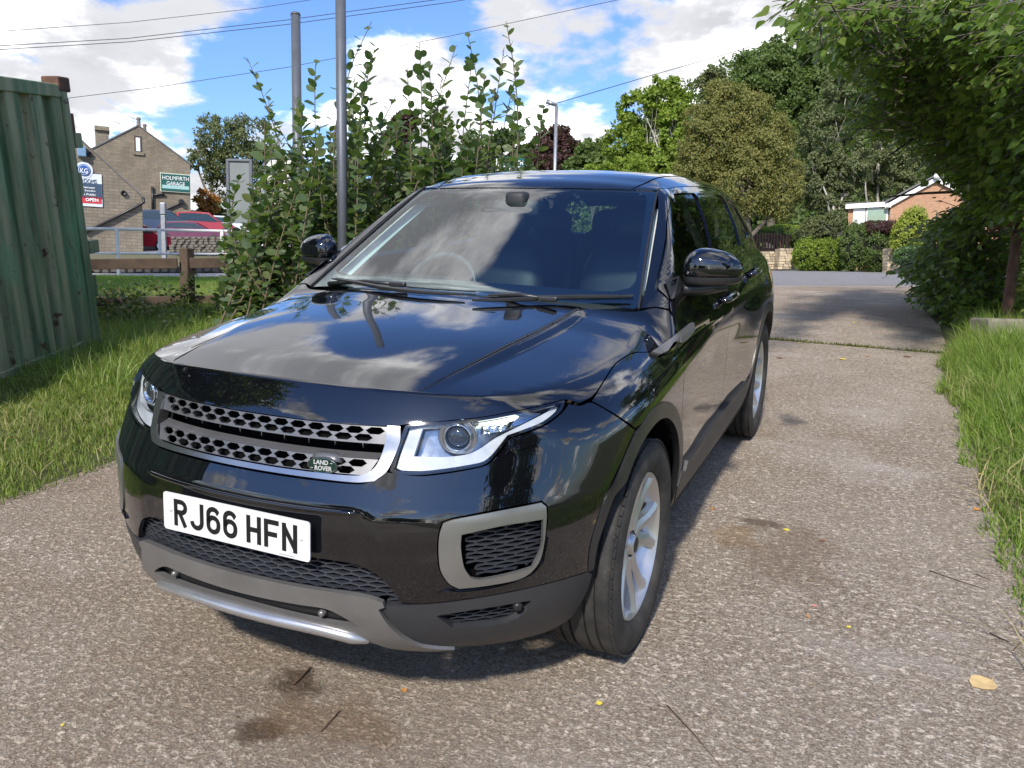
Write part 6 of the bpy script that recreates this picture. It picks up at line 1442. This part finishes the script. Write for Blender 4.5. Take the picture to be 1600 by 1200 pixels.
hedge('hedge', 'low sunny clipped hedge along the top behind the wooden gate', B(44, (1222, 357, 20, 5), (1250, 358, 22, 5), (1190, 359, 20, 4)), 8000, .08, FG['lime'], 87)
hedge('hedge', 'green hedge running behind the wooden gate', B(43, (1180, 368, 20, 12), (1215, 370, 20, 12), (1245, 372, 14, 14)), 7000, .085, FG['green'], 88)
PLANK = simple('red_brown_fence_board', (.16, .085, .065), .8, 0, .25, 4, .5, 30); SANDS = simple('sandstone', (.44, .36, .25), .85, 0, .25, 3, .6, 20); SANDS2 = simple('darker_sandstone', (.30, .24, .17), .85, 0, .3, 3, .6, 20)
vgt = VP(1205, 400, 41, -.05); gate = thing('wooden_gate', 'red-brown boarded gate with an arched top across the road', 'gate'); gate.matrix_world = vgt.M
for i in range(13):
    u = 1171 + i * 4.6; top = 374.5 - 11 * math.sin(PI * (i + .5 + 4) / 20)**1 + (0 if i > 2 else 0); a, b = vgt.p(u, 394), vgt.p(u + 4.3, top + 0)
    MB().box(((a[0] + b[0]) / 2, .015 * (i % 2), (a[1] + b[1]) / 2), (b[0] - a[0], .03, b[1] - a[1])).build('board', PLANK, gate)
box_px(vgt, 'gate_rail', PLANK, 1171, 1230, 388, 391, .035, .07, gate)
box_px(vgt, 'gate_post', PLANK, 1230.5, 1235, 367, 396, -.03, .08, gate)
def stone_block(name, label, vp, u0, u1, v0, v1, rows, batter=0, seed=0, depth=.5, cat='wall', cap=True):
    t = thing(name, label, cat); t.matrix_world = vp.M; r = rng(seed); hrow = (v1 - v0) / rows
    for k in range(rows):
        a0 = u0 - batter * (k / rows); a1 = u1 + batter * (k / rows); u = a0
        while u < a1 - 1:
            w = min(r.uniform(6, 13), a1 - u); w = a1 - u if a1 - u - w < 4 else w; a, b = vp.p(u + .25, v0 + (k + 1) * hrow - .25), vp.p(u + w - .25, v0 + k * hrow + .1)
            MB().box(((a[0] + b[0]) / 2, depth / 2 + r.uniform(-.03, .03), (a[1] + b[1]) / 2), (b[0] - a[0], depth, b[1] - a[1]), bev=.015).build('stone', SANDS if r.rand() < .65 else SANDS2, t); u += w
    return t
v3 = VP(1225, 405, 38.5, .0)
stone_block('gate_pillar', 'battered sandstone pillar beside the wooden gate', v3, 1219, 1240, 388, 421, 8, 4, 91, .8, 'pillar')
stone_block('garden_wall', 'low sandstone wall under the wooden gate', VP(1200, 405, 39.2, .0), 1160, 1218, 393, 421, 7, 0, 92)
v4 = VP(1390, 410, 34.5, 0); stone_block('gate_pillar', 'pale sandstone pillar at the foot of the yellow-green shrub', v4, 1387, 1398, 388, 427, 8, 1, 93, .5, 'pillar')
stone_block('garden_wall', 'low sandstone wall under the variegated ivy', VP(1420, 415, 34, 0), 1399, 1465, 414, 428, 3, 0, 94)

# ------------------------------------------------------------------ sapling thicket left of the car
def leaf_mesh(name, mat, tmpl=LEAF, F=LEAFF):
    me = bpy.data.meshes.new(name); me.from_pydata(tmpl.tolist(), [], F.tolist()); me.materials.append(mat); me.polygons.foreach_set('use_smooth', [True] * len(me.polygons)); return me
thick = thing('sapling_thicket', 'thicket of upright sallow saplings with rounded leaves around the two grey poles', 'shrub', tuple(ground_at(560, 470))); tb = np.array(thick.location)
r = rng(101); tips = [(373, 90), (501, 93), (609, 36), (606, 62), (648, 65), (711, 46), (774, 36), (818, 104), (847, 163), (632, 107), (742, 85), (560, 120), (690, 120), (455, 150), (428, 150), (790, 75), (668, 95), (580, 100), (725, 70), (530, 125), (540, 165), (595, 150), (640, 150), (675, 130), (705, 140), (755, 120), (770, 140), (800, 150), (480, 160), (420, 190), (400, 170), (830, 190)]
SP = []; SY = []; SS = []; big = []; mb = MB()
def stem(tip, base, dep, lf, n_, lsz, start=.35, bow=.25, big_from=.55):
    A, Bp = np.array(base), np.array(tip); L = np.linalg.norm(Bp - A); side = r.randn(3) * .09 * L; side[2] = 0
    f = lambda t: A + (Bp - A) * t + side * math.sin(PI * t * .9) + np.array([0, 0, bow * .2 * L * math.sin(PI * t)])
    P = [f(k / 8) for k in range(9)]; mb.tube([tuple(p - tb) for p in P], [.010 * (1 - k / 9) + .0022 for k in range(9)], 5, False)
    for k in range(n_):
        t = start + (1 - start) * (k + r.uniform(-.3, .3)) / n_; t = min(max(t, 0), 1); p = f(t); d = f(min(1, t + .02)) - f(t - .02); d /= np.linalg.norm(d); a = k * 2.4 + r.uniform(-.5, .5)
        q = np.array([math.cos(a), math.sin(a), 0]); y = q * .95 + d * .45 + np.array([0, 0, -.05 if t < .85 else .35]); s = lsz * r.uniform(.75, 1.25) * (1 if t < .9 else .75)
        (big if t > big_from and lf else SP).append((p, y, s)) if False else None
        if lf and t > big_from: big.append((p, y, s))
        else: SP.append(p); SY.append(y); SS.append(s)
for u, v in tips:
    dep = r.uniform(7.2, 8.4); tip = at(u, v, dep); bu = 600 + (u - 600) * .70 + r.uniform(-25, 25); b = at(bu, 430, dep + .2); base = (b[0], b[1], float(hd(b[0], b[1])))
    stem(tip, base, dep, True, 36, .120, .25, .1, .5)
for k in range(120):
    u = r.uniform(395, 830); v = np.interp(u, [380, 420, 500, 600, 700, 790, 840], [300, 225, 190, 160, 165, 215, 250]) + r.gamma(2, 22); dep = r.uniform(7.2, 9.4); tip = at(u, v, dep); bu = u + r.uniform(-110, 110); b = at(bu, 430, dep)
    stem(tip, (b[0], b[1], float(hd(b[0], b[1]))), dep, False, 54, .110, .12, .15)
for k in range(90):     # low growth spilling left towards the fence and along the drive
    u = r.uniform(345, 660); dep = np.interp(u, [345, 520, 660], [9.4, 8.0, 7.6]) + r.uniform(-.6, 1.0); v = r.uniform(np.interp(u, [345, 420, 520, 660], [365, 320, 300, 280]), np.interp(u, [345, 520, 660], [440, 420, 380])); tip = at(u, v, dep); b = at(u + r.uniform(-40, 40), 470, dep)
    stem(tip, (b[0], b[1], float(hd(b[0], b[1]))), dep, False, 44, .108, .05, .5)
mb.build('stems', TWIG, thick, True)['kind'] = 'stuff'
order = sorted(range(len(big)), key=lambda i: -big[i][2])
for i in order[300:]: SP.append(big[i][0]); SY.append(big[i][1]); SS.append(big[i][2])
big = [big[i] for i in order[:300]]; lm = leaf_mesh('leaf', FG['sapl'])
def leaf_objs(big, parent, org, lm):
    for p, y, s in big:
        Y = Vector(y).normalized(); up = Vector(r.randn(3) * .35 + np.array([0, 0, 1])); X = Y.cross(up).normalized(); Z = X.cross(Y); M = Matrix((X * s, Y * s, Z * s)).transposed().to_4x4(); M.translation = Vector(p - org)
        o = bpy.data.objects.new('leaf', lm); COL.objects.link(o); o.parent = parent; o.matrix_local = M
leaf_objs(big, thick, tb, lm)
SP, SY, SS = np.array(SP), np.array(SY), np.array(SS); V, F = leaves(SP - tb, SY + r.randn(len(SP), 3) * .25, np.array([0, 0, 1.0]) + r.randn(len(SP), 3) * .45, SS, r); o = mesh_obj('leaf_mass', V, F, FG['sapl'], thick, True); o['kind'] = 'stuff'
# brambles and weeds by the fence and behind the container
def weeds(name, label, boxes, n, size, mat, seed, cat='weeds', tall=.3):
    r = rng(seed); P = []; 
    for (x0, x1, y0, y1, h) in boxes:
        m = n // len(boxes); x, y = r.uniform(x0, x1, m), r.uniform(y0, y1, m); e = np.clip(.5 + .7 * vnoise(x, y, 3.0, seed), .08, 1.2); P.append(np.column_stack([x, y, hd(x, y) + h * e * r.rand(m)**.7]))
    P = np.concatenate(P); V, F = leaves(P, r.randn(len(P), 3) * np.array([1, 1, .5]), np.array([0, 0, 1.0]) + r.randn(len(P), 3) * .5, size * r.uniform(.5, 1.3, len(P)), r); o = mesh_obj(name, V, F, mat, None, True); o['kind'] = 'stuff'; return props(o, label, cat)
weeds('brambles', 'dark brambles tangled round the foot of the timber fence', [(-7.6, -5.6, 3.7, 5.6, .38), (-6.3, -4.2, 3.9, 6.0, .28)], 5200, .055, FG['bramble'], 111)
weeds('ivy_clump', 'dark ivy climbing the timber fence post', [(f0.x - .22, f0.x + .16, f0.y - .14, f0.y + .1, .55)], 420, .05, FG['dark'], 112, 'ivy')
weeds('broadleaf_weeds', 'broad-leaved weeds in the grass between the fence and the drive', [(-5.2, -2.7, 3.4, 6.0, .22)], 2600, .06, FG['hazel'], 113)
# ------------------------------------------------------------------ overhanging hedgerow on the right
reg = np.array([(1250, 0), (1275, 40), (1310, 58), (1350, 95), (1372, 140), (1330, 185), (1345, 205), (1410, 195), (1450, 222), (1475, 255), (1518, 272), (1522, 300), (1490, 325), (1462, 350), (1440, 385), (1420, 410), (1440, 440), (1450, 462), (1500, 500), (1560, 520), (1640, 530), (1900, 560), (1900, -260), (1240, -260)], float)
LEAFP = np.array([(0, 0, 0), (.26, .16, .03), (.34, .40, .06), (.20, .72, .02), (0, 1.08, -.10), (-.20, .72, .02), (-.34, .40, .06), (-.26, .16, .03), (0, .45, -.01)])
hr = thing('hedgerow_tree', 'leafy hazel tree overhanging the right side of the drive', 'tree', (3.4, 8.6, -.05)); ho = np.array(hr.location)
r = rng(121); SP, SY, SS, big = [], [], [], []; mb = MB(); lo, hi = reg.min(0), reg.max(0); n_tw = 0
trunk_pts = [np.array([3.5, 8.8, -.1]), np.array([3.7, 10.8, -.2]), np.array([4.2, 7.0, -.1])]
for q in trunk_pts: limb(mb, q - ho, q - ho + np.array([.2, .1, 3.2]), .09, .05, r, .05)
def depth_of(u, v): return float(np.interp(u, [1240, 1330, 1430, 1520, 1600, 1900], [6.6, 7.8, 9.4, 8.2, 7.0, 5.0]) + np.interp(v, [0, 200, 440], [-1.8, 0, 1.2]))
while n_tw < 2100:
    u, v = r.uniform(lo[0], hi[0]), r.uniform(-240, hi[1])
    if u > 1650 and r.rand() < .6: continue
    if v < -25 or u > 1640 or (v < 0 and r.rand() < .5): continue
    if not inside(reg, np.array([(u, v)]))[0]: continue
    dep = depth_of(u, v) + r.gamma(1.6, .65) - .4; p = np.array(at(u, v, dep))
    if p[2] < hd(p[0], p[1]) + .02: continue
    if dep < 6.4 and r.rand() < .6: continue
    if v < 230 and r.rand() < .30: continue
    if 1525 < u < 1630 and v > 320 and dep < 9.0: continue
    n_tw += 1; d = np.array([-.75, -.35, -.25]) + r.randn(3) * .45; d /= np.linalg.norm(d); L = r.uniform(.25, .6); tw = [p - d * L * .6, p, p + d * L * .5 + np.array([0, 0, -.06])]
    mb.tube([tuple(q - ho) for q in tw], [.007, .005, .0025], 4, False)
    m = r.randint(9, 15); near = dep < depth_of(u, v) + .3
    for k in range(m):
        t = (k + .5) / m; q = tw[0] + (tw[2] - tw[0]) * t; a = (k % 2) * PI + r.uniform(-.6, .6); s_ = np.cross(d, [0, 0, 1]); s_ /= np.linalg.norm(s_) + 1e-6; y = s_ * math.cos(a) * .9 + d * .6 + np.array([0, 0, -.35]) + r.randn(3) * .2; q = q + y * .02 + r.randn(3) * .03; s = r.uniform(.06, .11)
        if near and u < 1600 and v > 0: big.append((q, y, s))
        SP.append(q); SY.append(y); SS.append(s)
for k in range(14):
    u, v = r.uniform(1380, 1650), r.uniform(-50, 380); dep = depth_of(u, v) + .5; limb(mb, trunk_pts[k % 3] - ho + np.array([.1, .1, r.uniform(1, 3)]), np.array(at(u, v, dep)) - ho, .035, .010, r, .06)
mb.build('branches', BARK, hr, True)
idx = sorted(range(len(big)), key=lambda i: -big[i][2] + .02 * np.linalg.norm(big[i][0] - CAMP) / 8)[:300]; keep = {tuple(np.round(big[i][0], 5)) for i in idx}
msk = np.array([tuple(np.round(p, 5)) not in keep for p in SP]); lm2 = leaf_mesh('leaf', FG['hazel'], LEAFP); leaf_objs([big[i] for i in idx], hr, ho, lm2)
SP, SY, SS = np.array(SP)[msk], np.array(SY)[msk], np.array(SS)[msk]; V, F = leaves(SP - ho, SY, np.array([-.25, -.25, .9]) + r.randn(len(SP), 3) * .45, SS, r, LEAFP); o = mesh_obj('leaf_mass', V, F, FG['hazel'], hr, True); o['kind'] = 'stuff'
# deeper body of the same hedgerow so that no light leaks through
bl = []
for k in range(46):
    y = r.uniform(5.2, 17); x = 3.9 + r.uniform(0, 1.8) + (.5 if y < 8 else 0); z = r.uniform(.2, 4.6); bl.append(((x, y, z + hd(x, y)), (.8, .9, .75)))
P, N = crown_pts(bl, 52000, r, 18, .4, .3); V, F = leaves(P, r.randn(len(P), 3), N, .11 * r.uniform(.6, 1.3, len(P)), r, LEAF4, LEAF4F); o = mesh_obj('hedgerow_body', V, F, FG['green']); o['kind'] = 'stuff'; props(o, 'dense dark depth of the hedgerow behind the overhanging hazel', 'hedgerow')
weeds('leafy_undergrowth', 'low leafy growth along the foot of the right-hand hedgerow', [(2.35, 3.4, 7.6, 9.5, .45), (2.3, 3.4, 9.5, 13.5, .6), (2.6, 4, 6.6, 8, .4)], 6500, .06, FG['hazel'], 123)
# rusty post, bracket and block
rp = thing('rusty_post', 'leaning rusty brown iron post with a bent top arm at the right edge', 'post', (0, 0, 0)); pb = at(1571, 506, 8.2); rp.location = pb
pt = at(1592, 345, 8.2) - pb; MB().tube([(0, 0, -.1), tuple(pt * .35), tuple(pt)], [.055, .050, .047], 12).build('shaft', RUST, rp, True)
MB().tube([tuple(pt * .98 + Vector((.0, 0, .02))), tuple(at(1660, 338, 8.0) - pb)], .052, 10).build('top_arm', RUST, rp, True)
for t_ in (.30, .52, .84): MB().lathe([(.055, -.012), (.062, 0), (.055, .012)], Matrix.Translation(pt * t_), 14).build('collar', RUST, rp, True)
MB().tube([tuple(at(1545, 360, 8.3) - pb), tuple(at(1570, 349, 8.2) - pb), tuple(pt * .96)], [.025, .035, .035], 8).build('bracket', RUST, rp, True)
cb = thing('concrete_block', 'squat mossy concrete block with a scratched cross at the foot of the rusty post', 'block', tuple(at(1560, 518, 8.0)))
cbm = simple('mossy_concrete', (.20, .175, .15), .9, 0, .35, 6, .7, 30); MB().box((0, 0, .0), (.40, .36, .26), bev=.02).build('block_body', cbm, cb, M=UPR @ Matrix.Rotation(.4, 4, 'Z'))
MB().box((0, 0, 0), (.11, .004, .014), Matrix.Rotation(.7, 4, 'Y')).box((0, 0, 0), (.11, .004, .014), Matrix.Rotation(-.7, 4, 'Y')).build('scratched_cross', simple('pale_scratch', (.45, .43, .40), .8), cb, M=UPR @ Matrix.Rotation(.4, 4, 'Z') @ Matrix.Translation((0, -.183, 0)))
MB().box((.26, .06, .0), (.14, .30, .24), bev=.02).build('side_block', cbm, cb, M=UPR @ Matrix.Rotation(.3, 4, 'Z'))
# ------------------------------------------------------------------ things lying on the concrete
DL = {'tan': simple('tan_dead_leaf', (.50, .36, .17), .7, 0, .2, 30), 'yellow': simple('yellow_leaf', (.62, .50, .06), .6, 0, .2, 30), 'brown': simple('brown_dead_leaf', (.17, .085, .045), .8, 0, .3, 30), 'pink': simple('pinkish_leaf', (.48, .20, .18), .7, 0, .2, 30), 'orange': simple('orange_leaf', (.45, .20, .05), .7, 0, .2, 30)}
def fallen(u, v, size, c, label, yaw, curl=.15):
    p = ground_at(u, v); k = LEAF.copy(); k[:, 1] -= .5; k[:, 2] = curl * (np.abs(k[:, 0]) * 1.6 + .5 * k[:, 1]**2) + .02; k[:, 0] *= 1.25
    o = mesh_obj('fallen_leaf', k * size, LEAFF, DL[c], None, True, M=Matrix.Translation(p + Vector((0, 0, .003))) @ Matrix.Rotation(yaw, 4, 'Z')); return props(o, label, 'leaf', 'fallen leaves on the drive')
o = fallen(1535, 1070, .092, 'tan', 'large tan heart-shaped leaf near the bottom right corner', 2.4, .08); MB().tube([(0, -.040, .004), (.006, -.058, .006)], .0012, 5).build('leaf_stalk', DL['tan'], o)
for a in fallen_list if 'fallen_list' in globals() else (
    (936, 1100, .022, 'yellow', 'tiny bright yellow leaf in front of the front wheel', .4), (1228, 829, .030, 'yellow', 'small yellow leaf right of the front wheel', 1.3), (1272, 948, .022, 'pink', 'small pinkish leaf on the brown patch right of the wheel', 2.1),
    (1262, 964, .018, 'orange', 'tiny orange leaf just below the pinkish leaf', .7), (1326, 981, .018, 'yellow', 'tiny yellow fleck right of the pinkish leaf', 1.9), (1316, 562, .065, 'yellow', 'yellow leaf on the near side of the joint', 1.1), (1417, 558, .075, 'brown', 'curled brown leaf beside the joint', .3),
    (1355, 557, .045, 'orange', 'small orange leaf between the yellow and brown leaves by the joint', 2.2), (1218, 560, .06, 'brown', 'brown leaf close to the rear wheel side of the joint', 1.6), (1312, 519, .05, 'tan', 'pale leaf on the far slab near its middle', .2), (1420, 511, .05, 'brown', 'dark leaf on the far slab near the hedgerow', 1.2),
    (1335, 505, .05, 'yellow', 'yellow leaf on the far slab beyond the pale one', 2.6), (1250, 536, .05, 'tan', 'small tan leaf on the moss of the joint', 2.9), (1382, 480, .06, 'orange', 'orange leaf farther up the drive', .8), (1290, 470, .06, 'brown', 'brown leaf high up the drive', 1.8), (1214, 458, .06, 'orange', 'orange leaf by the car tail far up the drive', .5),
    (1515, 655, .05, 'orange', 'orange leaf at the edge of the right verge', 1.0), (1520, 668, .05, 'brown', 'curled brown leaf just below the orange leaf at the verge', 2.0), (1536, 720, .065, 'brown', 'crumpled brown leaf halfway down the right verge', .6), (1533, 742, .03, 'yellow', 'yellow leaf below the crumpled leaf at the verge', 1.5), (1526, 797, .04, 'orange', 'orange-brown leaf low on the right verge', 2.4),
    (1113, 796, .024, 'orange', 'small orange leaf between the wheels', .2), (1285, 846, .03, 'brown', 'brown leaf scrap in front of the dark stain', 2.7), (98, 1134, .012, 'yellow', 'tiny yellow fleck at the bottom left', .2), (631, 1080, .022, 'orange', 'small rusty leaf scrap on the dark stain', 1.2)): fallen(*a)
TW = simple('dark_twig', (.06, .035, .02), .8, 0, .3, 20)
def twig(P, rad, label):
    A = [ground_at(*p) for p in P]; t = MB().tube([tuple(p - A[0] + Vector((0, 0, rad + .002))) for p in A], [rad, rad * .8, rad * .4][:len(A)] if len(A) > 1 else rad, 5).build('twig', TW, None, True); t.location = A[0]; props(t, label, 'twig', 'twigs on the drive')
twig([(1042, 1104), (1085, 1150), (1125, 1198)], .0022, 'long thin curved twig at the bottom middle'); twig([(1452, 893), (1495, 908), (1540, 922)], .0022, 'long straight twig on the pale patch at the right'); twig([(1546, 990), (1562, 998), (1578, 1005)], .002, 'short twig above the large tan leaf')
twig([(1525, 898), (1535, 903), (1546, 907)], .002, 'short dark twig beside the long straight twig'); twig([(458, 1072), (472, 1060), (486, 1046)], .005, 'stubby dark red twig on the stain in front of the bumper'); twig([(502, 1145), (518, 1128), (532, 1112)], .003, 'dark twig lower on the stain'); twig([(1583, 1018), (1592, 1008), (1599, 1002)], .002, 'twig at the right edge above the large leaf')
r = rng(131); q = scatter(1500, [(2.2, 8.0), (2.12, 10.5), (2.1, 13.5), (2.4, 15.5), (3.0, 14), (2.9, 8.0)], 131); P = on_ground(q[:, 0], q[:, 1], .012); V, F = leaves(P, r.randn(len(P), 3) * np.array([1, 1, .15]), np.array([0, 0, 1.0]) + r.randn(len(P), 3) * .3, .05 * r.uniform(.5, 1.3, len(P)), r)
o = mesh_obj('leaf_litter', V, F, leafy('litter', [(.16, .10, .05), (.24, .17, .09), (.30, .24, .10), (.10, .07, .04)], .1, .8), None, True); o['kind'] = 'stuff'; props(o, 'drift of brown leaf litter along the foot of the hedgerow', 'leaf litter')
q = scatter(900, [(-2.2, -1.6), (2.25, -1.6), (2.15, 6), (-2.2, 6)], 133); P = on_ground(q[:, 0], q[:, 1], .003); V, F = leaves(P, r.randn(len(P), 3) * np.array([1, 1, .1]), np.array([0, 0, 1.0]) + r.randn(len(P), 3) * .3, .008 * r.uniform(.5, 1.5, len(P)), r, LEAF4, LEAF4F)
o = mesh_obj('grit', V, F, leafy('grit_bits', [(.05, .035, .02), (.30, .22, .12), (.12, .08, .05)], .05, .8)); o['kind'] = 'stuff'; props(o, 'fine leaf crumbs and grit scattered over the drive', 'grit')
# ------------------------------------------------------------------ parked cars at the garage
def small_car(name, label, u, vb, depth, yaw, col, L=4.2, W=1.78, H=1.5, kind='hatch', group='cars parked at the garage'):
    t = thing(name, label, 'car', group=group); t.matrix_world = upright(at(u, vb, depth), math.radians(24.4) + yaw)
    pm = simple(name + '_paint', col, .25, .2, .05, 3, coat=1, coatr=.03); h = H; hl = L / 2
    side = [(-hl, .28), (-hl + .02, .72), (-hl + .12, .92), (-hl + .30, 1.0)] + ([(-hl + .42, h - .1)] if kind != 'saloon' else [(-hl + .75, 1.02), (-hl + 1.15, h - .1)]) + [(-.35 * hl, h), (.15 * hl, h - .01), (.50 * hl, 1.0), (.85 * hl, .88), (hl - .05, .70), (hl, .45), (hl - .03, .25)]
    def loft(prof, wf, nm, mt, par):
        n = len(prof); xs_ = (-1, -.93, -.80, .80, .93, 1); v = []
        for k, s in enumerate(xs_):
            for x, z in prof:
                inset = wf(z); e = 1 - .035 * (abs(s) > .99) - 0 * abs(s); v.append((x * (1 if abs(s) < .9 else .985), s * W / 2 * inset, .25 + (z - .25) * (1 if abs(s) < .9 else .985 if abs(s) < .95 else .95)))
        f = [(k * n + i, (k + 1) * n + i, (k + 1) * n + (i + 1) % n, k * n + (i + 1) % n) for k in range(5) for i in range(n)] + [tuple(range(n)), tuple(range(6 * n - 1, 5 * n - 1, -1))]
        o = mesh_obj(nm, v, f, mt, par, True); o.data.set_sharp_from_angle(angle=math.radians(35)); return o
    wf = lambda z: 1.0 if z < .8 else 1 - .30 * (z - .8) / (h - .8)
    body_ = loft(side, wf, 'body', pm, t)
    g = [(-.80 * hl if kind != 'saloon' else -.5 * hl, 1.02), (-.76 * hl if kind != 'saloon' else -.42 * hl, h - .16), (-.3 * hl, h - .09), (.12 * hl, h - .10), (.43 * hl, 1.02)]
    GP = simple('dark_car_window', (.03, .045, .05), .08, 0, .1, 5, coat=1, coatr=.01)
    for s in (-1, 1):
        v = [(x, s * (W / 2 * wf(z) + .012), .25 + (z - .25) * .97) for x, z in g]; mesh_obj('side_window', v, [tuple(range(len(g)))] if s < 0 else [tuple(range(len(g) - 1, -1, -1))], GP, t)
    for (xa, za), (xb, zb), nm in (((.47 * hl, 1.02), (.17 * hl, h - .06), 'windscreen'), ((-.97 * hl + .42, 1.02) if kind != 'saloon' else (-.62 * hl, 1.05), (-.80 * hl + .06, h - .12) if kind != 'saloon' else (-.44 * hl, h - .10), 'rear_window')):
        dx = .035 if nm == 'windscreen' else -.035; v = [(xa + dx, -W * .42, za), (xa + dx, W * .42, za), (xb + dx, W * .36, zb), (xb + dx, -W * .36, zb)]; mesh_obj(nm, v, [(0, 1, 2, 3)], GP, t)
    for sx in (-.62, .62):
        for sy in (-1, 1):
            Mw = Matrix.Translation((sx * hl, sy * (W / 2 - .08), .32)) @ Matrix.Rotation(math.radians(90), 4, 'X') @ Matrix.Rotation(0 if sy < 0 else PI, 4, 'Y')
            w = MB().lathe([(.20, -.1), (.31, -.1), (.325, -.04), (.325, .06), (.30, .10), (.21, .10)], Mw, 24).build('wheel', TYRE, t, True)
            MB().lathe([(0, .07), (.05, .085), (.07, .06), (.18, .085), (.21, .10)], Mw, 15).build('rim', ALLOY, w, False)
    for sy in (-1, 1): MB().box((hl - .10, sy * W * .36, .68), (.14, .30, .13), bev=.03).build('headlight', LAMPIN, t); MB().box((-hl + .06, sy * W * .38, .85), (.10, .16, .22), bev=.03).build('tail_light', AMBER, t)
    return t
small_car('parked_car', 'silver-white people carrier at the building corner, dark side window', 214, 369, 55, .1, (.52, .54, .56), 4.6, H=1.75)
small_car('parked_car', 'dark blue estate car with pale window between the silver and the red-and-cream car', 258, 368.5, 52.3, .35, (.03, .05, .09), 4.6, H=1.6)
small_car('parked_car', 'blue car with sloping bonnet behind the red hatchback', 206, 380, 49.6, .05, (.05, .12, .36), 4.2, H=1.42)
small_car('parked_car', 'bright red hatchback nearest the white railing, front wheel showing past the wall', 222, 393, 46.2, .12, (.50, .012, .03), 4.2, H=1.48)
small_car('parked_car', 'red off-roader parked above the dry stone wall', 318, 370, 56, .5, (.42, .05, .045), 4.3, H=1.66)
small_car('parked_car', 'white saloon farthest right behind the sign back', 352, 370, 60, .3, (.62, .63, .64), 4.5, H=1.5, kind='saloon')
small_car('parked_car', 'maroon car with its low roof just over the dry stone wall', 300, 384, 48.5, .25, (.11, .012, .03), 4.2, H=1.4)
# ------------------------------------------------------------------ trees behind the camera, seen only as reflections and shade
def back_tree(x, y, h, rad, seed, m='green'):
    r = rng(seed); bl = [((x + r.uniform(-.5, .5) * rad, y + r.uniform(-.5, .5) * rad, h * f_), (rad * w, rad * w, h * .17)) for f_, w in ((.35, .75), (.52, .9), (.70, .75), (.86, .5))]
    tree('roadside_tree', 'leafy green tree standing behind the camera', bl, (x, y, -.1), 9000, .30, FG[m], seed, tr=.22, sub=30, tight=.34, group='trees behind the camera')
for a in ((-10.5, -4.2, 13, 3.4, 201), (-14.5, -7.0, 14, 3.8, 202), (-12, -.5, 12, 3.4, 206), (-4, -22, 7, 3.6, 203, 'dark'), (4.5, -24, 6, 3.6, 204, 'dark'), (12, -9, 9, 3, 205, 'dark')): back_tree(*a)

# ------------------------------------------------------------------ turn everything so that Z is true up
bpy.context.view_layer.update()
for o in [o for o in scene.objects if o.parent is None and o.type in ('MESH', 'EMPTY')]: o.matrix_world = G @ o.matrix_world
